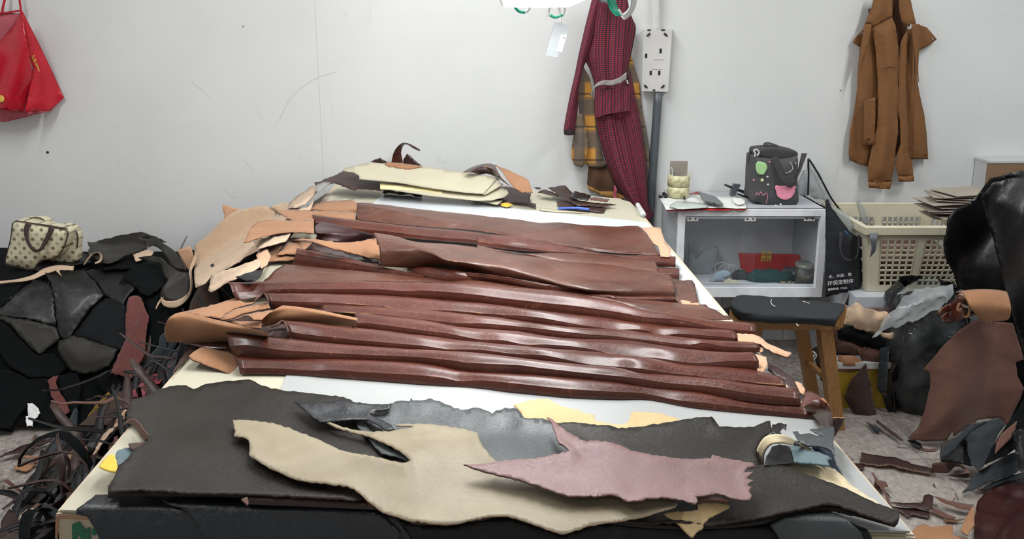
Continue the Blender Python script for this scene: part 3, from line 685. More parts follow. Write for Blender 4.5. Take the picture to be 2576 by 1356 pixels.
L10 = A('d', 1420, 850, 1700, 865, 2100, 885, 2576, 952) + A('e', 300, 832, 700, 882, 1100, 948, 1350, 995, 1700, 1022, 2252, 1028)
n = 110
def zrow(zl, n): return np.interp(np.linspace(0, 1, n), np.linspace(0, 1, len(zl)), zl) + ZB
u, m_, c_, l_ = cr(U10, n), cr(M10, n), cr(C10, n), cr(L10, n)
rows10 = [atz(l_, zrow([0.03, 0.02, 0.014, 0.014, 0.014, 0.014], n)) + np.array([0, .02, 0]), atz(l_, zrow([0.032, 0.02, 0.014, 0.014, 0.014, 0.014], n)), atz(c_, zrow([0.075, 0.06, 0.04, 0.034, 0.03, 0.03], n)), atz(m_, zrow([0.092, 0.08, 0.055, 0.044, 0.038, 0.034], n)),
          atz(u, zrow([0.098, 0.08, 0.052, 0.046, 0.042, 0.036], n)), atz(u, zrow([0.098, 0.08, 0.052, 0.046, 0.042, 0.036], n)) + np.array([0, .03, -.02]), atz(u, zrow([0.098, 0.08, 0.052, 0.046, 0.042, 0.036], n)) + np.array([0, .035, -.045])]
loft('folded_leather', rows10, [brown2, tan], t10, N=n, M=37, wr=0.011, ws=(8, 16), mo=1)
sheet('suede_lining', A('d', 190, 505, 420, 515, 700, 545, 900, 572, 1050, 570, 1200, 552, 1330, 528, 1360, 520, 1420, 650, 1440, 775, 1402, 772, 1250, 745, 1000, 680, 700, 600, 520, 552, 330, 548), Hs(lambda x, y: 0.84 + 0.03 * np.sin(x * 20)), [tan, brown], t10, step=7, wr=0.002, mo=1)
sheet('leather_inside', A('d', 530, 655, 600, 575, 800, 625, 1000, 682, 1250, 748, 1402, 775, 1418, 850, 1200, 812, 900, 742), Zs(ZB + 0.01), bburg, t10, step=8)
tu = roll_thing('thin dark brown fold tucked under the front of the big creased hide', A('d', 1735, 865, 2100, 878, 2576, 955) + A('b', 400, 18, 800, 60, 1100, 112, 1500, 178, 1994, 260) , A('d', 1735, 888, 2100, 915, 2576, 1000) + A('b', 500, 55, 900, 98, 1200, 140, 1600, 200, 1994, 280),
           A('d', 1738, 905, 2000, 1000, 2200, 1035) + A('b', 300, 108, 700, 112, 1150, 183, 1700, 232, 1994, 302), zb=ZB + 0.012, k2=0.5, mo=0)
roll_thing('thin layered brown hide end squared off right, below the big creased hide', A('e', 1300, 990, 1700, 1020, 2252, 1028), A('e', 1300, 1005, 1700, 1045, 2252, 1052), A('e', 1300, 1020, 1700, 1062, 2250, 1086), zb=ZB + 0.012, mo=0)

# tan flaps that belong to those hides
fl_s = dict(step=8, wr=0.003)
def flap(name, pts, z, mats, par, **kw):
    a = dict(fl_s); a.update(kw); return sheet(name, pts, z if callable(z) else Zs(ZB + z), mats, par, **a)
flap('suede_flap', A('d', 545, 180, 640, 110, 760, 78, 930, 68, 1080, 54, 1142, 108, 1128, 205, 800, 195, 700, 190), 0.03, [tan, brown], t12, mo=1)
flap('suede_flap', A('d', 98, 132, 125, 160, 250, 182, 480, 188, 750, 190, 1116, 206, 1112, 302, 900, 285, 640, 240, 615, 325, 400, 325, 300, 285, 200, 215), 0.045, [tan, brown], t12, mo=1)
flap('suede_flap', A('g2', 512, 512, 540, 440, 590, 392, 640, 386, 750, 392, 897, 396, 897, 465, 760, 458, 690, 462, 600, 485), 0.045, [tan, brown], t11, mo=1, edge=0.006)
flap('suede_flap', A('g2', 690, 575, 740, 505, 800, 492, 885, 508, 850, 540, 795, 572, 740, 568), 0.02, [tan, brown], R9, mo=1)
flap('suede_flap', A('g2', 612, 612, 625, 535, 725, 520, 695, 565, 740, 575, 792, 575, 785, 600, 720, 602, 660, 605), 0.012, [tan, brown], R9, mo=1)
# R6 : tan flaps left, tail right
K = lambda *c: F('k', *c)
FZ = 0.012
loft('suede_roll', [atz(K(150, 400, 200, 390, 260, 395, 500, 450, 800, 525, 1010, 590), ZB + 0.075), atz(K(85, 450, 200, 440, 300, 450, 600, 520, 860, 560, 1012, 600), ZB + 0.07),
                    atz(K(50, 550, 200, 550, 400, 570, 700, 590, 1012, 620), ZB + 0.045), atz(K(75, 660, 300, 665, 500, 662, 700, 655, 1000, 640), ZB + 0.012),
                    atz(K(90, 640, 300, 650, 500, 650, 700, 640, 1000, 630), ZB + 0.0)], [tan, brown], r3, N=50, wr=0.003, mo=1)
flap('suede_flap', K(150, 400, 200, 385, 420, 340, 560, 300, 690, 255, 800, 300, 900, 288, 860, 310, 700, 352, 620, 400, 565, 447, 450, 430, 320, 402, 260, 395), 0.02, [tan, brown], r6, mo=1)
flap('suede_flap', K(565, 450, 600, 415, 680, 372, 820, 335, 1005, 292, 1032, 352, 900, 375, 760, 405, 680, 440, 600, 458), Hs(lambda x, y: 0.83 + 0 * x), [tan, brown], r6, mo=1)
flap('suede_flap', K(640, 466, 720, 440, 800, 408, 930, 385, 1062, 370, 1000, 410, 950, 455, 880, 458, 850, 430, 800, 415, 740, 440), Zs(ZB + 0.05), [tan, brown], r5, mo=1)
flap('suede_flap', K(600, 455, 760, 470, 950, 468, 948, 532, 850, 528, 740, 500), 0.03, [tan, brown], r5, mo=1)
loft('suede_roll', [atz(K(1140, 325, 1180, 326, 1300, 340, 1450, 362, 1800, 432, 1835, 440), ZB + 0.055), atz(K(1050, 375, 1200, 360, 1450, 395, 1790, 460, 1830, 468), ZB + 0.052), atz(K(950, 455, 1000, 440, 1200, 440, 1500, 460, 1785, 490, 1825, 500), ZB + 0.035),
                    atz(K(945, 480, 950, 520, 1130, 500, 1500, 505, 1778, 525, 1820, 540), ZB + 0.012)], [tan, brown], r4, N=40, wr=0.003, mo=1)
flap('suede_flap', K(1010, 592, 1060, 560, 1190, 565, 1195, 630, 1110, 620, 1010, 603), 0.012, [dumber, brown], r3, mo=1)
loft('curled_edge', [atz(K(1035, 525, 1090, 500, 1140, 468, 1165, 490, 1195, 565), ZB + 0.055), atz(K(1040, 534, 1100, 518, 1145, 490, 1165, 515, 1195, 600), ZB + 0.045)], [umber, ltan], r3, N=20, M=4)
loft('curled_edge', [atz(K(885, 285, 930, 240, 962, 214, 990, 235, 1010, 290), ZB + 0.06), atz(K(890, 290, 930, 270, 970, 255, 1000, 280, 1015, 300), ZB + 0.04)], [umber, ltan], r6, N=20, M=4)
flap('suede_flap', K(275, 787, 330, 745, 395, 712, 520, 722, 640, 730, 660, 760, 702, 795, 730, 860, 747, 950, 692, 967, 600, 935, 480, 890, 390, 850, 310, 825), Hs(lambda x, y: 0.80 + 0.02 * np.sin((x + .4) * 14)), [MATS['tan_suede'], brown], r1, mo=1, step=7)
flap('dark_underside', K(225, 672, 420, 668, 640, 658, 642, 722, 540, 722, 440, 716, 370, 700), 0.016, bburg, r2)
flap('dark_underside', K(230, 770, 300, 690, 380, 700, 330, 740, 272, 790, 120, 960, 140, 900), 0.004, dbrown, r1)
# right ends
cc = lambda *c: F('c', *c)
loft('glossy_flap', [atz(cc(1690, 1062, 1720, 990, 1745, 940, 1790, 942, 1850, 965), ZB + 0.045), atz(cc(1720, 1085, 1800, 1020, 1880, 1010, 1930, 1060), ZB + 0.05), atz(cc(1740, 1115, 1850, 1110, 1930, 1110, 1965, 1135), ZB + 0.035),
                     atz(cc(1780, 1160, 1850, 1190, 1930, 1190, 1982, 1172), ZB - 0.03), atz(cc(1800, 1200, 1850, 1240, 1920, 1280, 1985, 1260), ZB - 0.10)], [brown, tan], r1, N=26, wr=0.008, mo=1)
sheet('folded_tip', cc(1978, 1182, 2030, 1178, 2087, 1180, 2065, 1245, 2030, 1300, 2000, 1350, 1985, 1290), Ys(1.36), [bburg, ltan], r1, step=7, mo=1)
flap('hanging_back', cc(1395, 682, 1500, 745, 1600, 812, 1650, 850, 1700, 880, 1730, 915, 1722, 968, 1690, 962, 1640, 930, 1590, 905, 1555, 840, 1450, 790, 1400, 740), Hs(lambda x, y: 0.79 - 0.6 * np.maximum(0, x - 0.56)), dbrown, r2)
flap('suede_edge', cc(1640, 852, 1700, 872, 1735, 925, 1720, 972, 1690, 950, 1665, 905), Hs(lambda x, y: 0.80 - 0.6 * np.maximum(0, x - 0.56)), [ltan, brown], r2, mo=1)
flap('tail', cc(1118, 420, 1250, 424, 1320, 445, 1360, 475, 1400, 512, 1480, 545, 1560, 582, 1600, 590, 1616, 605, 1572, 636, 1480, 605, 1380, 562, 1330, 520, 1250, 505, 1132, 502), Hs(lambda x, y: 0.815 + 0.25 * np.minimum(0, 0.52 - x)), [ltan, brown], r6, mo=1, smooth=False)
flap('suede_tip', cc(1320, 533, 1350, 533, 1360, 550, 1355, 590, 1328, 592), 0.02, [ltan, brown], r5, step=6)
flap('suede_tip', cc(1284, 612, 1330, 625, 1385, 634, 1396, 700, 1375, 745, 1360, 770, 1300, 762, 1315, 670), 0.022, [ltan, brown], r4, step=6)
flap('hide_underside', K(265, 402, 500, 345, 700, 325, 1030, 300, 1500, 372, 1800, 440, 1795, 530, 1200, 645, 1000, 640, 600, 600, 300, 560), 0.003, dumber, r4)
flap('hide_underside', A('d', 420, 640, 640, 560, 900, 560, 1400, 560, 1440, 850, 1420, 870, 900, 760), 0.004, dbrown, t10)
# ------------------------------------------------------------------ loose hides on the near end of the table
ZF = ZT + 0.008
def fr(x, y): return 0.022 * (1 - sstep(1.02, 1.16, y + 0.03 * x))
def lay(dz): return Hs(lambda x, y: ZF + dz + fr(x, y))
def frontY(x): return NL[1] + (NR[1] - NL[1]) / (NR[0] - NL[0]) * (x - NL[0])
def drape0(x, y):
    d = np.maximum(0, frontY(x) - 0.008 - y); b = 0.02 * vnoise(x * 5 + 3, y * 3) * sstep(0, 0.05, d)
    return ZF + 0.006 + b - 1.1 * d - 22 * d * d
def hide1(label, **kw): return dict(label=label, cat='leather hide')
S = sheet
S('leather_hide', A('g7', 300, 742, 275, 765, 200, 820, 195, 850, 255, 860, 300, 930, 330, 1010, 350, 1100) + A('o', 520, 1420, 1100, 1420, 1040, 1356, 985, 1275, 900, 1252, 600, 1248, 380, 1242), Hs(drape0), [navyb, greysu], step=10, wr=0.003, ws=6,
  label='blue-black smooth leather draped over the near left front edge of the table', cat='leather hide', mo=1)
S('leather_hide', A('g7', 665, 768, 700, 790, 760, 810, 810, 850, 850, 905, 880, 970, 900, 1010, 905, 1100) + A('o', 900, 1420, 1010, 1420, 1005, 1330, 960, 1290, 880, 1268, 700, 1256, 470, 1252), Hs(lambda x, y: drape0(x, y) + 0.006), [navyb, greysu], step=10, wr=0.003, ws=6,
  label='second blue-black leather layer with a curved cut edge on the draped black leather', cat='leather hide', mo=1)
S('leather_hide', A('o', 960, 1290, 1040, 1318, 1125, 1322, 1266, 1300, 1413, 1344, 1537, 1308, 1800, 1320, 2000, 1290, 2080, 1290, 2180, 1330, 2230, 1420, 940, 1420), Hs(lambda x, y: drape0(x, y) + 0.002 - 0.004), [black, greysu], step=12, wr=0.006, ws=7,
  label='black leather hanging over the front table edge below the beige hide', cat='leather hide', mo=1)
S('leather_hide', A('g8', 1690, 905, 1760, 870, 1850, 850, 2020, 835, 2080, 850, 2130, 900, 2180, 940, 2210, 1000, 1760, 1000), Hs(lambda x, y: drape0(x, y) + 0.011), [grey, greysu], step=9, wr=0.005,
  label='dark slate leather offcut below the big olive fold at the right front', cat='leather hide', mo=1)
# big olive-black hide left
S1 = A('g7', 660, 180, 700, 165, 790, 155, 830, 175, 870, 160, 930, 145, 1000, 135, 1070, 128, 1130, 120, 1160, 128, 1200, 150, 1300, 172, 1420, 190, 1500, 200, 1560, 212, 1600, 212, 1680, 235, 1700, 255, 1700, 300) + \
     A('o', 960, 1080, 1040, 1170, 900, 1262) + A('g7', 1700, 782, 1200, 755, 900, 745, 640, 740, 500, 735, 370, 740, 372, 720, 390, 690, 430, 600, 480, 560, 520, 500, 560, 475, 590, 455, 580, 430, 560, 400, 545, 375, 510, 345, 470, 330, 480, 280, 500, 240, 550, 228, 590, 215, 600, 200)
th1 = thing('leather_hide', atz([(600, 1110)], ZF)[0], 'large olive-black hide with a wavy top edge, lying at the table left front', 'leather hide')
S('leather_sheet', S1, lay(0.004), [olive, dumber], th1, step=11, wr=0.0045, ws=5, edge=0.004, jit=0.9, mo=1)
px_roll('folded_edge', A('o', 272, 1222, 400, 1219, 600, 1222, 800, 1233, 890, 1240), A('o', 272, 1240, 400, 1238, 560, 1240, 700, 1242, 895, 1252), A('o', 272, 1252, 400, 1250, 600, 1252, 750, 1256, 900, 1268), ZF + 0.012, [olive, olive], th1, N=60, wr=0.002, back=0.004)
tr = thing('leather_roll', atz([(800, 1265)], ZF)[0], 'narrow dark brown leather rolled into a stick along the table front', 'leather roll')
px_roll('rolled_leather', A('g7', 1120, 748, 1300, 752, 1600, 770, 1760, 785), A('g7', 1120, 765, 1300, 772, 1600, 790, 1770, 800), A('g7', 1120, 792, 1300, 800, 1600, 812, 1860, 822), ZF + 0.016, [dbrown, tan], tr, N=40, wr=0.001, back=0.01)
S('curled_tip', A('g7', 1088, 762, 1122, 750, 1126, 795, 1100, 775), lay(0.02), [umber, tan], tr, step=5)
# scraps on the left edge
S('vinyl_scrap', A('h6', 1050, 545, 1100, 550, 1125, 640, 1140, 690, 1125, 712, 1050, 705, 950, 660, 970, 620), lay(0.002), yellow, step=5, label='bright yellow scrap on the bare left edge of the table', cat='scrap')
S('suede_scrap', A('h6', 1105, 560, 1120, 510, 1190, 480, 1240, 478, 1300, 500, 1320, 520, 1250, 610, 1150, 685, 1125, 640), lay(0.003), teal, step=5, wr=0.003, label='mottled teal suede scrap beside the yellow scrap on the table edge', cat='scrap')
S('leather_scrap', A('h6', 1230, 440, 1300, 428, 1400, 420, 1435, 410, 1420, 450, 1330, 490, 1300, 510, 1240, 475), lay(0.008), [dumber, olive], step=5, label='small ragged dark tip curling above the teal scrap', cat='scrap')
ribbon('leather_strip', atz(A('h6', 1180, 255, 1230, 225, 1280, 240, 1330, 290, 1360, 340, 1410, 400), [ZF + z for z in (-0.02, 0.01, 0.016, 0.016, 0.014, 0.01)]), (0.009, -0.004, 0.012), [umber, tan], label='thin pinkish brown strip arching along the left edge of the olive-black hide', cat='leather strip')
# slate leather behind
S('leather_hide', A('o', 900, 1080) + A('g7', 1690, 300, 1780, 318, 1820, 298, 1870, 290, 1920, 250, 1955, 248, 2000, 252, 2005, 232, 2015, 248, 2060, 250, 2110, 238, 2160, 250, 2200, 265, 2260, 280, 2285, 300) +
  A('g8', 0, 285, 30, 292, 60, 290, 110, 285, 150, 300, 190, 318, 210, 305, 260, 292, 330, 302, 365, 350, 420, 350, 480, 350, 560, 375, 700, 480, 700, 560, 480, 620, 200, 650, 0, 620) + A('o', 1080, 1180, 960, 1150), lay(0.003), [grey, greysu], step=11, wr=0.005, ws=7, edge=0.006, jit=1.2, mo=1,
  label='slate grey hide with ragged top edge between the beige and olive hides', cat='leather hide')
S('leather_hide', A('g8', 305, 255, 370, 235, 450, 222, 490, 218, 520, 240, 560, 258, 600, 270, 655, 280, 680, 298, 740, 312, 745, 340, 800, 352, 860, 362, 900, 360, 925, 345, 935, 320, 940, 298, 960, 292, 1040, 296, 1090, 300, 1150, 318, 1220, 336, 1240, 380, 1050, 410, 800, 420, 480, 420, 372, 360, 350, 300), lay(0.0012), [crust, crust2], step=8, jit=1.0, wr=0.0015,
  label='pale yellow undyed hide with a notched edge behind the slate leather', cat='leather hide')
# big olive hide on the right
S5 = A('g8', 530, 360, 600, 355, 700, 362, 760, 375, 820, 372, 870, 388, 930, 380, 1000, 375, 1060, 362, 1110, 360, 1180, 352, 1240, 345, 1290, 338, 1375, 336, 1415, 385, 1500, 388, 1600, 382, 1650, 362, 1690, 352, 1702, 405, 1660, 425, 1630, 460, 1612, 520, 1625, 590, 1700, 588, 1800, 610, 1900, 650, 2000, 685, 2100, 720, 2200, 770, 2300, 815, 2370, 845, 2388, 870, 2350, 915, 2200, 862, 2060, 815, 1970, 808, 1850, 838, 1700, 868, 1600, 892, 1350, 915, 1050, 905, 800, 882, 830, 700, 700, 560)
th5 = thing('leather_hide', atz([(1900, 1200)], ZF)[0], 'large olive-black hide on the right whose front edge folds into a long thick roll', 'leather hide')
S('leather_sheet', S5, Hs(lambda x, y: ZF + 0.0055 + fr(x, y) * 0.8), [olive, dumber], th5, step=11, wr=0.004, ws=5, edge=0.004, jit=0.9, mo=1)
px_roll('folded_edge', A('g8', 800, 868, 1050, 895, 1350, 898, 1600, 868, 1850, 805, 2000, 775, 2150, 798, 2390, 862), A('g8', 800, 880, 1050, 905, 1350, 912, 1600, 890, 1850, 835, 1990, 808, 2120, 825, 2380, 895), A('g8', 800, 898, 1050, 920, 1350, 926, 1600, 908, 1850, 858, 1990, 830, 2120, 850, 2358, 916), ZF + 0.010, [olive, olive], th5, N=70, wr=0.002, back=0.008)
px_roll('folded_edge', A('g8', 1745, 870, 1850, 850, 2026, 835), A('g8', 1750, 876, 1850, 857, 2026, 842), A('g8', 1755, 888, 1850, 868, 2028, 850), ZF + 0.005, [dumber, dumber], th5, N=20, back=0.01)
# navy-black offcut
S('leather_hide', A('g7', 1380, 255, 1440, 262, 1480, 270, 1505, 252, 1530, 262, 1600, 250, 1680, 258, 1760, 262, 1830, 262, 1900, 262, 1885, 290, 1840, 300, 1800, 300, 1782, 318, 1850, 350, 1900, 380, 1918, 405, 1870, 408, 1820, 375, 1770, 352, 1700, 355, 1620, 362, 1560, 362, 1515, 365, 1450, 320), lay(0.011), [navyb, black], step=8, wr=0.004, edge=0.006, jit=0.8,
  label='blue-black offcut with a cut-out bay lying on the olive-black hide', cat='leather hide')
# beige
S2 = A('g7', 1045, 355, 1100, 356, 1170, 365, 1240, 375, 1300, 385, 1370, 405, 1440, 430, 1520, 460, 1600, 490, 1700, 520, 1800, 548, 1900, 574, 1962, 587, 2006, 568, 1960, 530, 1900, 490, 1800, 445, 1700, 415, 1600, 388, 1540, 360, 1508, 338, 1560, 358, 1620, 382, 1700, 403, 1780, 412, 1850, 410, 1930, 402, 2012, 391, 2012, 382, 1925, 380, 1925, 372, 2010, 375, 2100, 368, 2200, 375, 2290, 390, 2362, 410, 2375, 450, 2400, 490, 2430, 530, 2482, 575) + \
     A('g8', 260, 560, 600, 560, 760, 700, 1000, 760, 1120, 768, 1170, 775, 1190, 800, 1175, 822, 1120, 833, 1000, 862, 830, 888, 700, 912, 600, 950, 565, 956, 500, 935, 400, 900, 320, 872, 250, 862, 180, 868, 100, 882, 0, 902) + \
     A('g7', 2200, 906, 2100, 905, 2000, 895, 1930, 865, 1850, 835, 1790, 790, 1730, 745, 1700, 725, 1660, 712, 1600, 708, 1540, 695, 1450, 685, 1370, 665, 1310, 635, 1240, 610, 1200, 588, 1160, 560, 1130, 540, 1135, 500, 1130, 462, 1100, 445, 1050, 435, 1058, 410, 1050, 385)
def h2(x, y): return ZF + 0.010 + fr(x, y) * 1.1 + 0.006 * sstep(0.3, 0.55, vnoise(x * 4, y * 4))
S('leather_hide', S2, Hs(h2), [beige, cream], step=10, wr=0.004, ws=6, edge=0.005, jit=0.8, mo=1, label='large taupe beige hide with a long slit, lying across the front of the table', cat='leather hide')
S3 = A('g8', 35, 597, 100, 590, 250, 576, 340, 572, 400, 572, 450, 560, 510, 545, 605, 525, 570, 488, 548, 480, 535, 440, 522, 400, 510, 365, 485, 335, 500, 338, 525, 355, 560, 385, 610, 420, 682, 466, 760, 470, 840, 480, 960, 512, 1100, 535, 1250, 545, 1370, 554, 1376, 534, 1450, 558, 1540, 575, 1602, 586, 1608, 600, 1570, 605, 1550, 628, 1600, 625, 1560, 655, 1600, 668, 1565, 690, 1590, 700, 1575, 720, 1592, 745, 1582, 772, 1530, 772, 1480, 762, 1440, 740, 1400, 730, 1350, 740, 1290, 748, 1300, 780, 1285, 800, 1240, 785, 1220, 775, 1160, 768, 1100, 765, 1040, 775, 970, 787, 930, 788, 900, 775, 860, 752, 820, 742, 760, 750, 680, 757, 600, 757, 540, 740, 450, 705, 350, 675, 250, 652, 150, 628)
S('leather_hide', S3, Hs(lambda x, y: h2(x, y) + 0.014), [mauve, umber], step=9, wr=0.005, ws=8, edge=0.005, jit=0.9, mo=1, label='dusty mauve hide with a torn right edge lying on the beige hide', cat='leather hide')
S('leather_scrap', A('g8', 1115, 842, 1180, 832, 1270, 828, 1300, 822, 1298, 790, 1340, 780, 1400, 778, 1466, 778, 1472, 812, 1430, 832, 1390, 852, 1355, 875, 1330, 900, 1330, 918, 1300, 940, 1272, 972, 1240, 950, 1200, 905), Hs(lambda x, y: h2(x, y) + 0.012 - 0.5 * np.maximum(0, 0.93 - y)), [crust, crust2], step=6, jit=0.9, label='small yellow crust leather scrap poking out below the mauve hide', cat='scrap')
loft('leather_scrap', [atz(A('g8', 1290, 748, 1350, 752, 1420, 758, 1465, 775), ZF + 0.05), atz(A('g8', 1300, 770, 1360, 772, 1420, 775, 1468, 785), ZF + 0.047), atz(A('g8', 1305, 792, 1360, 790, 1420, 792, 1466, 800), ZF + 0.036)], [umber, dumber], N=20,
     label='dark brown curled lip above the yellow scrap at the front', cat='scrap')
# right corner
S('leather_scrap', A('g8', 1690, 590, 1730, 578, 1780, 572, 1850, 570, 1920, 572, 1980, 582, 2040, 602, 2085, 640, 2120, 680, 2200, 735, 2290, 790, 2300, 820, 2200, 775, 2100, 725, 2000, 690, 1850, 640), Hs(lambda x, y: ZF + 0.002 + 0.4 * fr(x, y)), [crust2, crust], step=7, jit=0.5, label='crescent of pale cream leather between the right olive hide and the table edge', cat='scrap')
S('denim_scrap', A('g8', 1915, 492, 1960, 480, 2010, 495, 2035, 540, 2055, 590, 2085, 638, 2050, 615, 1990, 588, 1985, 540), Hs(lambda x, y: ZF + 0.004 + 0 * x), denim, step=6, wr=0.004, label='navy denim scrap curving down the right edge of the table', cat='scrap')
S('leather_scrap', A('g8', 1800, 482, 1860, 470, 1890, 510, 1930, 505, 2000, 530, 2025, 545, 2000, 552, 2015, 590, 1960, 578, 1890, 570, 1820, 560), lay(0.008), [teal, teal], step=6, wr=0.004, label='pale blue-grey suede scrap near the right table corner', cat='scrap')
S('leather_scrap', A('g8', 1812, 400, 1840, 400, 1850, 415, 1900, 412, 1940, 428, 1985, 432, 1905, 392, 1960, 385, 2030, 370, 2038, 400, 2032, 460, 2038, 532, 2020, 500, 1960, 482, 1900, 480, 1850, 455, 1830, 430), Hs(lambda x, y: ZF + 0.014 + 0.02 * vnoise(x * 15, y * 15)), [grey, greysu], step=6, wr=0.004, label='slate scrap with two pointed horns at the far right corner of the table', cat='scrap')
S('leather_scrap', A('g8', 1700, 362, 1730, 355, 1780, 362, 1778, 388, 1760, 375, 1740, 400, 1760, 430, 1800, 440, 1850, 455, 1850, 475, 1760, 440, 1700, 405), Hs(lambda x, y: ZF + 0.018 + 0.03 * vnoise(x * 12, y * 12)), [blackg, black], step=5, jit=1.2, wr=0.006, label='crumpled black scrap behind the cream arched strip', cat='scrap')
loft('leather_strip', [atz(A('g8', 1612, 540, 1625, 480, 1665, 425, 1740, 412, 1820, 440, 1915, 500), [ZF + z for z in (0.0, 0.03, 0.05, 0.055, 0.04, 0.012)]), atz(A('g8', 1650, 580, 1655, 520, 1690, 470, 1740, 458, 1810, 470, 1900, 500), [ZF + z for z in (0.0, 0.025, 0.045, 0.05, 0.035, 0.008)])], [crust2, grey], N=40, M=5, mo=1,
     label='arched cream strip of leather with grey underside standing on the right hide', cat='leather strip')
S('leather_scrap', A('g8', 1660, 580, 1670, 530, 1700, 480, 1740, 468, 1790, 480, 1815, 520, 1818, 565, 1760, 572), lay(0.006), [black, black], step=7, label='dark leather patch under the cream arched strip', cat='scrap')

# ------------------------------------------------------------------ far end of the table: templates and offcuts
def rise(x, y): return ZT + 0.006 + 0.27 * np.maximum(0, y - 2.72) + 6 * np.maximum(0, y - 3.27)
G3 = lambda *c: F('g3', *c)
sl = lambda dz, k=1.0: Hs(lambda x, y: rise(x, y) * 1.0 + dz + (k - 1) * 0.27 * np.maximum(0, y - 2.72))
S('leather_hide', G3(135, 318, 170, 315, 240, 282, 290, 265, 330, 245, 450, 250, 700, 300, 1000, 330, 1300, 400, 1400, 470, 1200, 440, 900, 400, 640, 370, 560, 370, 430, 362, 405, 375, 340, 345, 270, 322, 190, 340, 150, 345), sl(0.0, 0.7), [dbrown, dumber], step=6, wr=0.003, label='dark grey-brown leather under the templates with a pointed left corner', cat='leather hide')
S('leather_hide', G3(1380, 340, 1450, 350, 1600, 395, 1590, 430, 1600, 455, 1632, 462, 1630, 492, 1560, 460, 1480, 455, 1420, 450, 1380, 440, 1200, 420, 1200, 360), sl(0.0, 0.4), [dbrown, dumber], step=6, wr=0.003, label='dark brown leather offcut spread right of the templates', cat='leather hide')
S('cardboard_template', G3(800, 340, 1330, 330, 1400, 352, 1440, 370, 1448, 392, 1420, 415, 1330, 438, 1230, 440, 900, 405, 660, 368, 600, 330), sl(0.016, 0.75), template, step=10, jit=0.1, wr=0.0, th=0.003, label='cream card template with a rounded right end, under the other templates', cat='template')
S('cardboard_template', G3(580, 318, 700, 335, 900, 345, 1000, 372, 1000, 395, 860, 375, 700, 368, 580, 362), sl(0.012, 0.9), templatey, step=8, jit=0.1, wr=0, th=0.003, label='yellow card template showing at the front left of the template stack', cat='template')
S('cardboard_template', G3(1060, 390, 1260, 440, 1410, 440, 1370, 468, 1280, 448, 1100, 425), sl(0.004, 0.6), template, step=8, jit=0.1, wr=0, th=0.002, label='small cream card corner poking out below the rounded template', cat='template')
S('cardboard_template', G3(325, 240, 345, 222, 480, 188, 525, 183, 610, 192, 870, 210, 1140, 250, 1355, 282, 1372, 288, 1280, 394, 1150, 385, 950, 360, 700, 318, 440, 295, 438, 272, 400, 250), sl(0.026), template, step=10, jit=0.1, wr=0.0, th=0.003, label='large beige card template on top of the stack at the far table end', cat='template')
S('cardboard_template', G3(1365, 285, 1385, 300, 1380, 320, 1410, 330, 1300, 395, 1275, 402), sl(0.020), template, step=6, jit=0.1, wr=0, th=0.003, label='notched beige card edge just under the top template at its right end', cat='template')
for i, c in enumerate([(700, 242, 712, 300), (722, 240, 736, 298), (820, 290, 880, 280)]):
    P = cr(ath(F('g3', *c), lambda x, y: rise(x, y) + 0.0265), 6)
    loft('pencil_line', [P, P + np.array([0.0012, 0, 0])], sc_m, bpy.data.objects.get('cardboard_template.003'), N=6, M=2, th=0)
S('suede_scrap', G3(610, 190, 640, 178, 700, 185, 800, 200, 868, 212, 780, 228, 640, 212), sl(0.03), [tan, dbrown], step=6, label='pale tan patch at the back edge of the top template', cat='scrap')
loft('leather_strip', [aty(G3(655, 185, 668, 130, 690, 90, 725, 58, 760, 56, 800, 72, 848, 98), [3.2, 3.19, 3.17, 3.15, 3.12, 3.1, 3.08]), aty(G3(735, 188, 728, 150, 722, 115, 738, 72, 765, 66, 800, 88, 846, 108), [3.2, 3.2, 3.2, 3.18, 3.15, 3.12, 3.08])], [brown, blackg], N=40, M=6, mo=1,
     label='brown strip curling up like a hook behind the templates', cat='leather strip')
S('leather_scrap', G3(735, 190, 738, 160, 762, 124, 800, 155, 862, 208, 800, 200), Ys(3.22), [bburg, dbrown], step=5, label='pointed burgundy scrap standing beside the brown hook-shaped strip', cat='scrap')
S('leather_scrap', G3(512, 180, 580, 153, 628, 184, 600, 192, 540, 188), Ys(3.24), [dbrown, dbrown], step=5, label='small dark peak of leather behind the left end of the templates', cat='scrap')
loft('leather_hide', [ath(G3(1140, 248, 1200, 215, 1265, 196, 1320, 192, 1355, 202), lambda x, y: rise(x, y) + 0.05), ath(G3(1190, 250, 1240, 225, 1290, 212, 1350, 240, 1400, 290), lambda x, y: rise(x, y) + 0.055),
                      ath(G3(1250, 270, 1300, 262, 1360, 282, 1420, 320, 1460, 350), lambda x, y: rise(x, y) + 0.02)], [bburg, tan], N=30, wr=0.002, mo=1, label='burgundy leather hump with a tan flap at the far table end', cat='leather hide')
S('suede_flap', G3(1355, 200, 1420, 225, 1500, 262, 1580, 300, 1596, 340, 1610, 385, 1540, 388, 1480, 352, 1440, 300, 1400, 240), sl(0.06), [tan, bburg], bpy.data.objects['leather_hide.%03d' % (len([o for o in bpy.data.objects if o.name.startswith('leather_hide')]) - 1)], step=7, mo=1)
def rsmall(pts, dz, m, lab, cat='scrap', nm='leather_scrap', **kw): return S(nm, G3(*pts), sl(dz, 0.4), m, step=6, label=lab, cat=cat, **kw)
rsmall((1618, 350, 1640, 350, 1665, 358, 1640, 364), 0.004, dbrown, 'tiny dark chip at the far table edge right of the tan flap')
rsmall((1645, 385, 1665, 372, 1700, 368, 1760, 390, 1790, 415, 1720, 402), 0.004, [dbrown, tan], 'dark sliver left of the fan of brown strips')
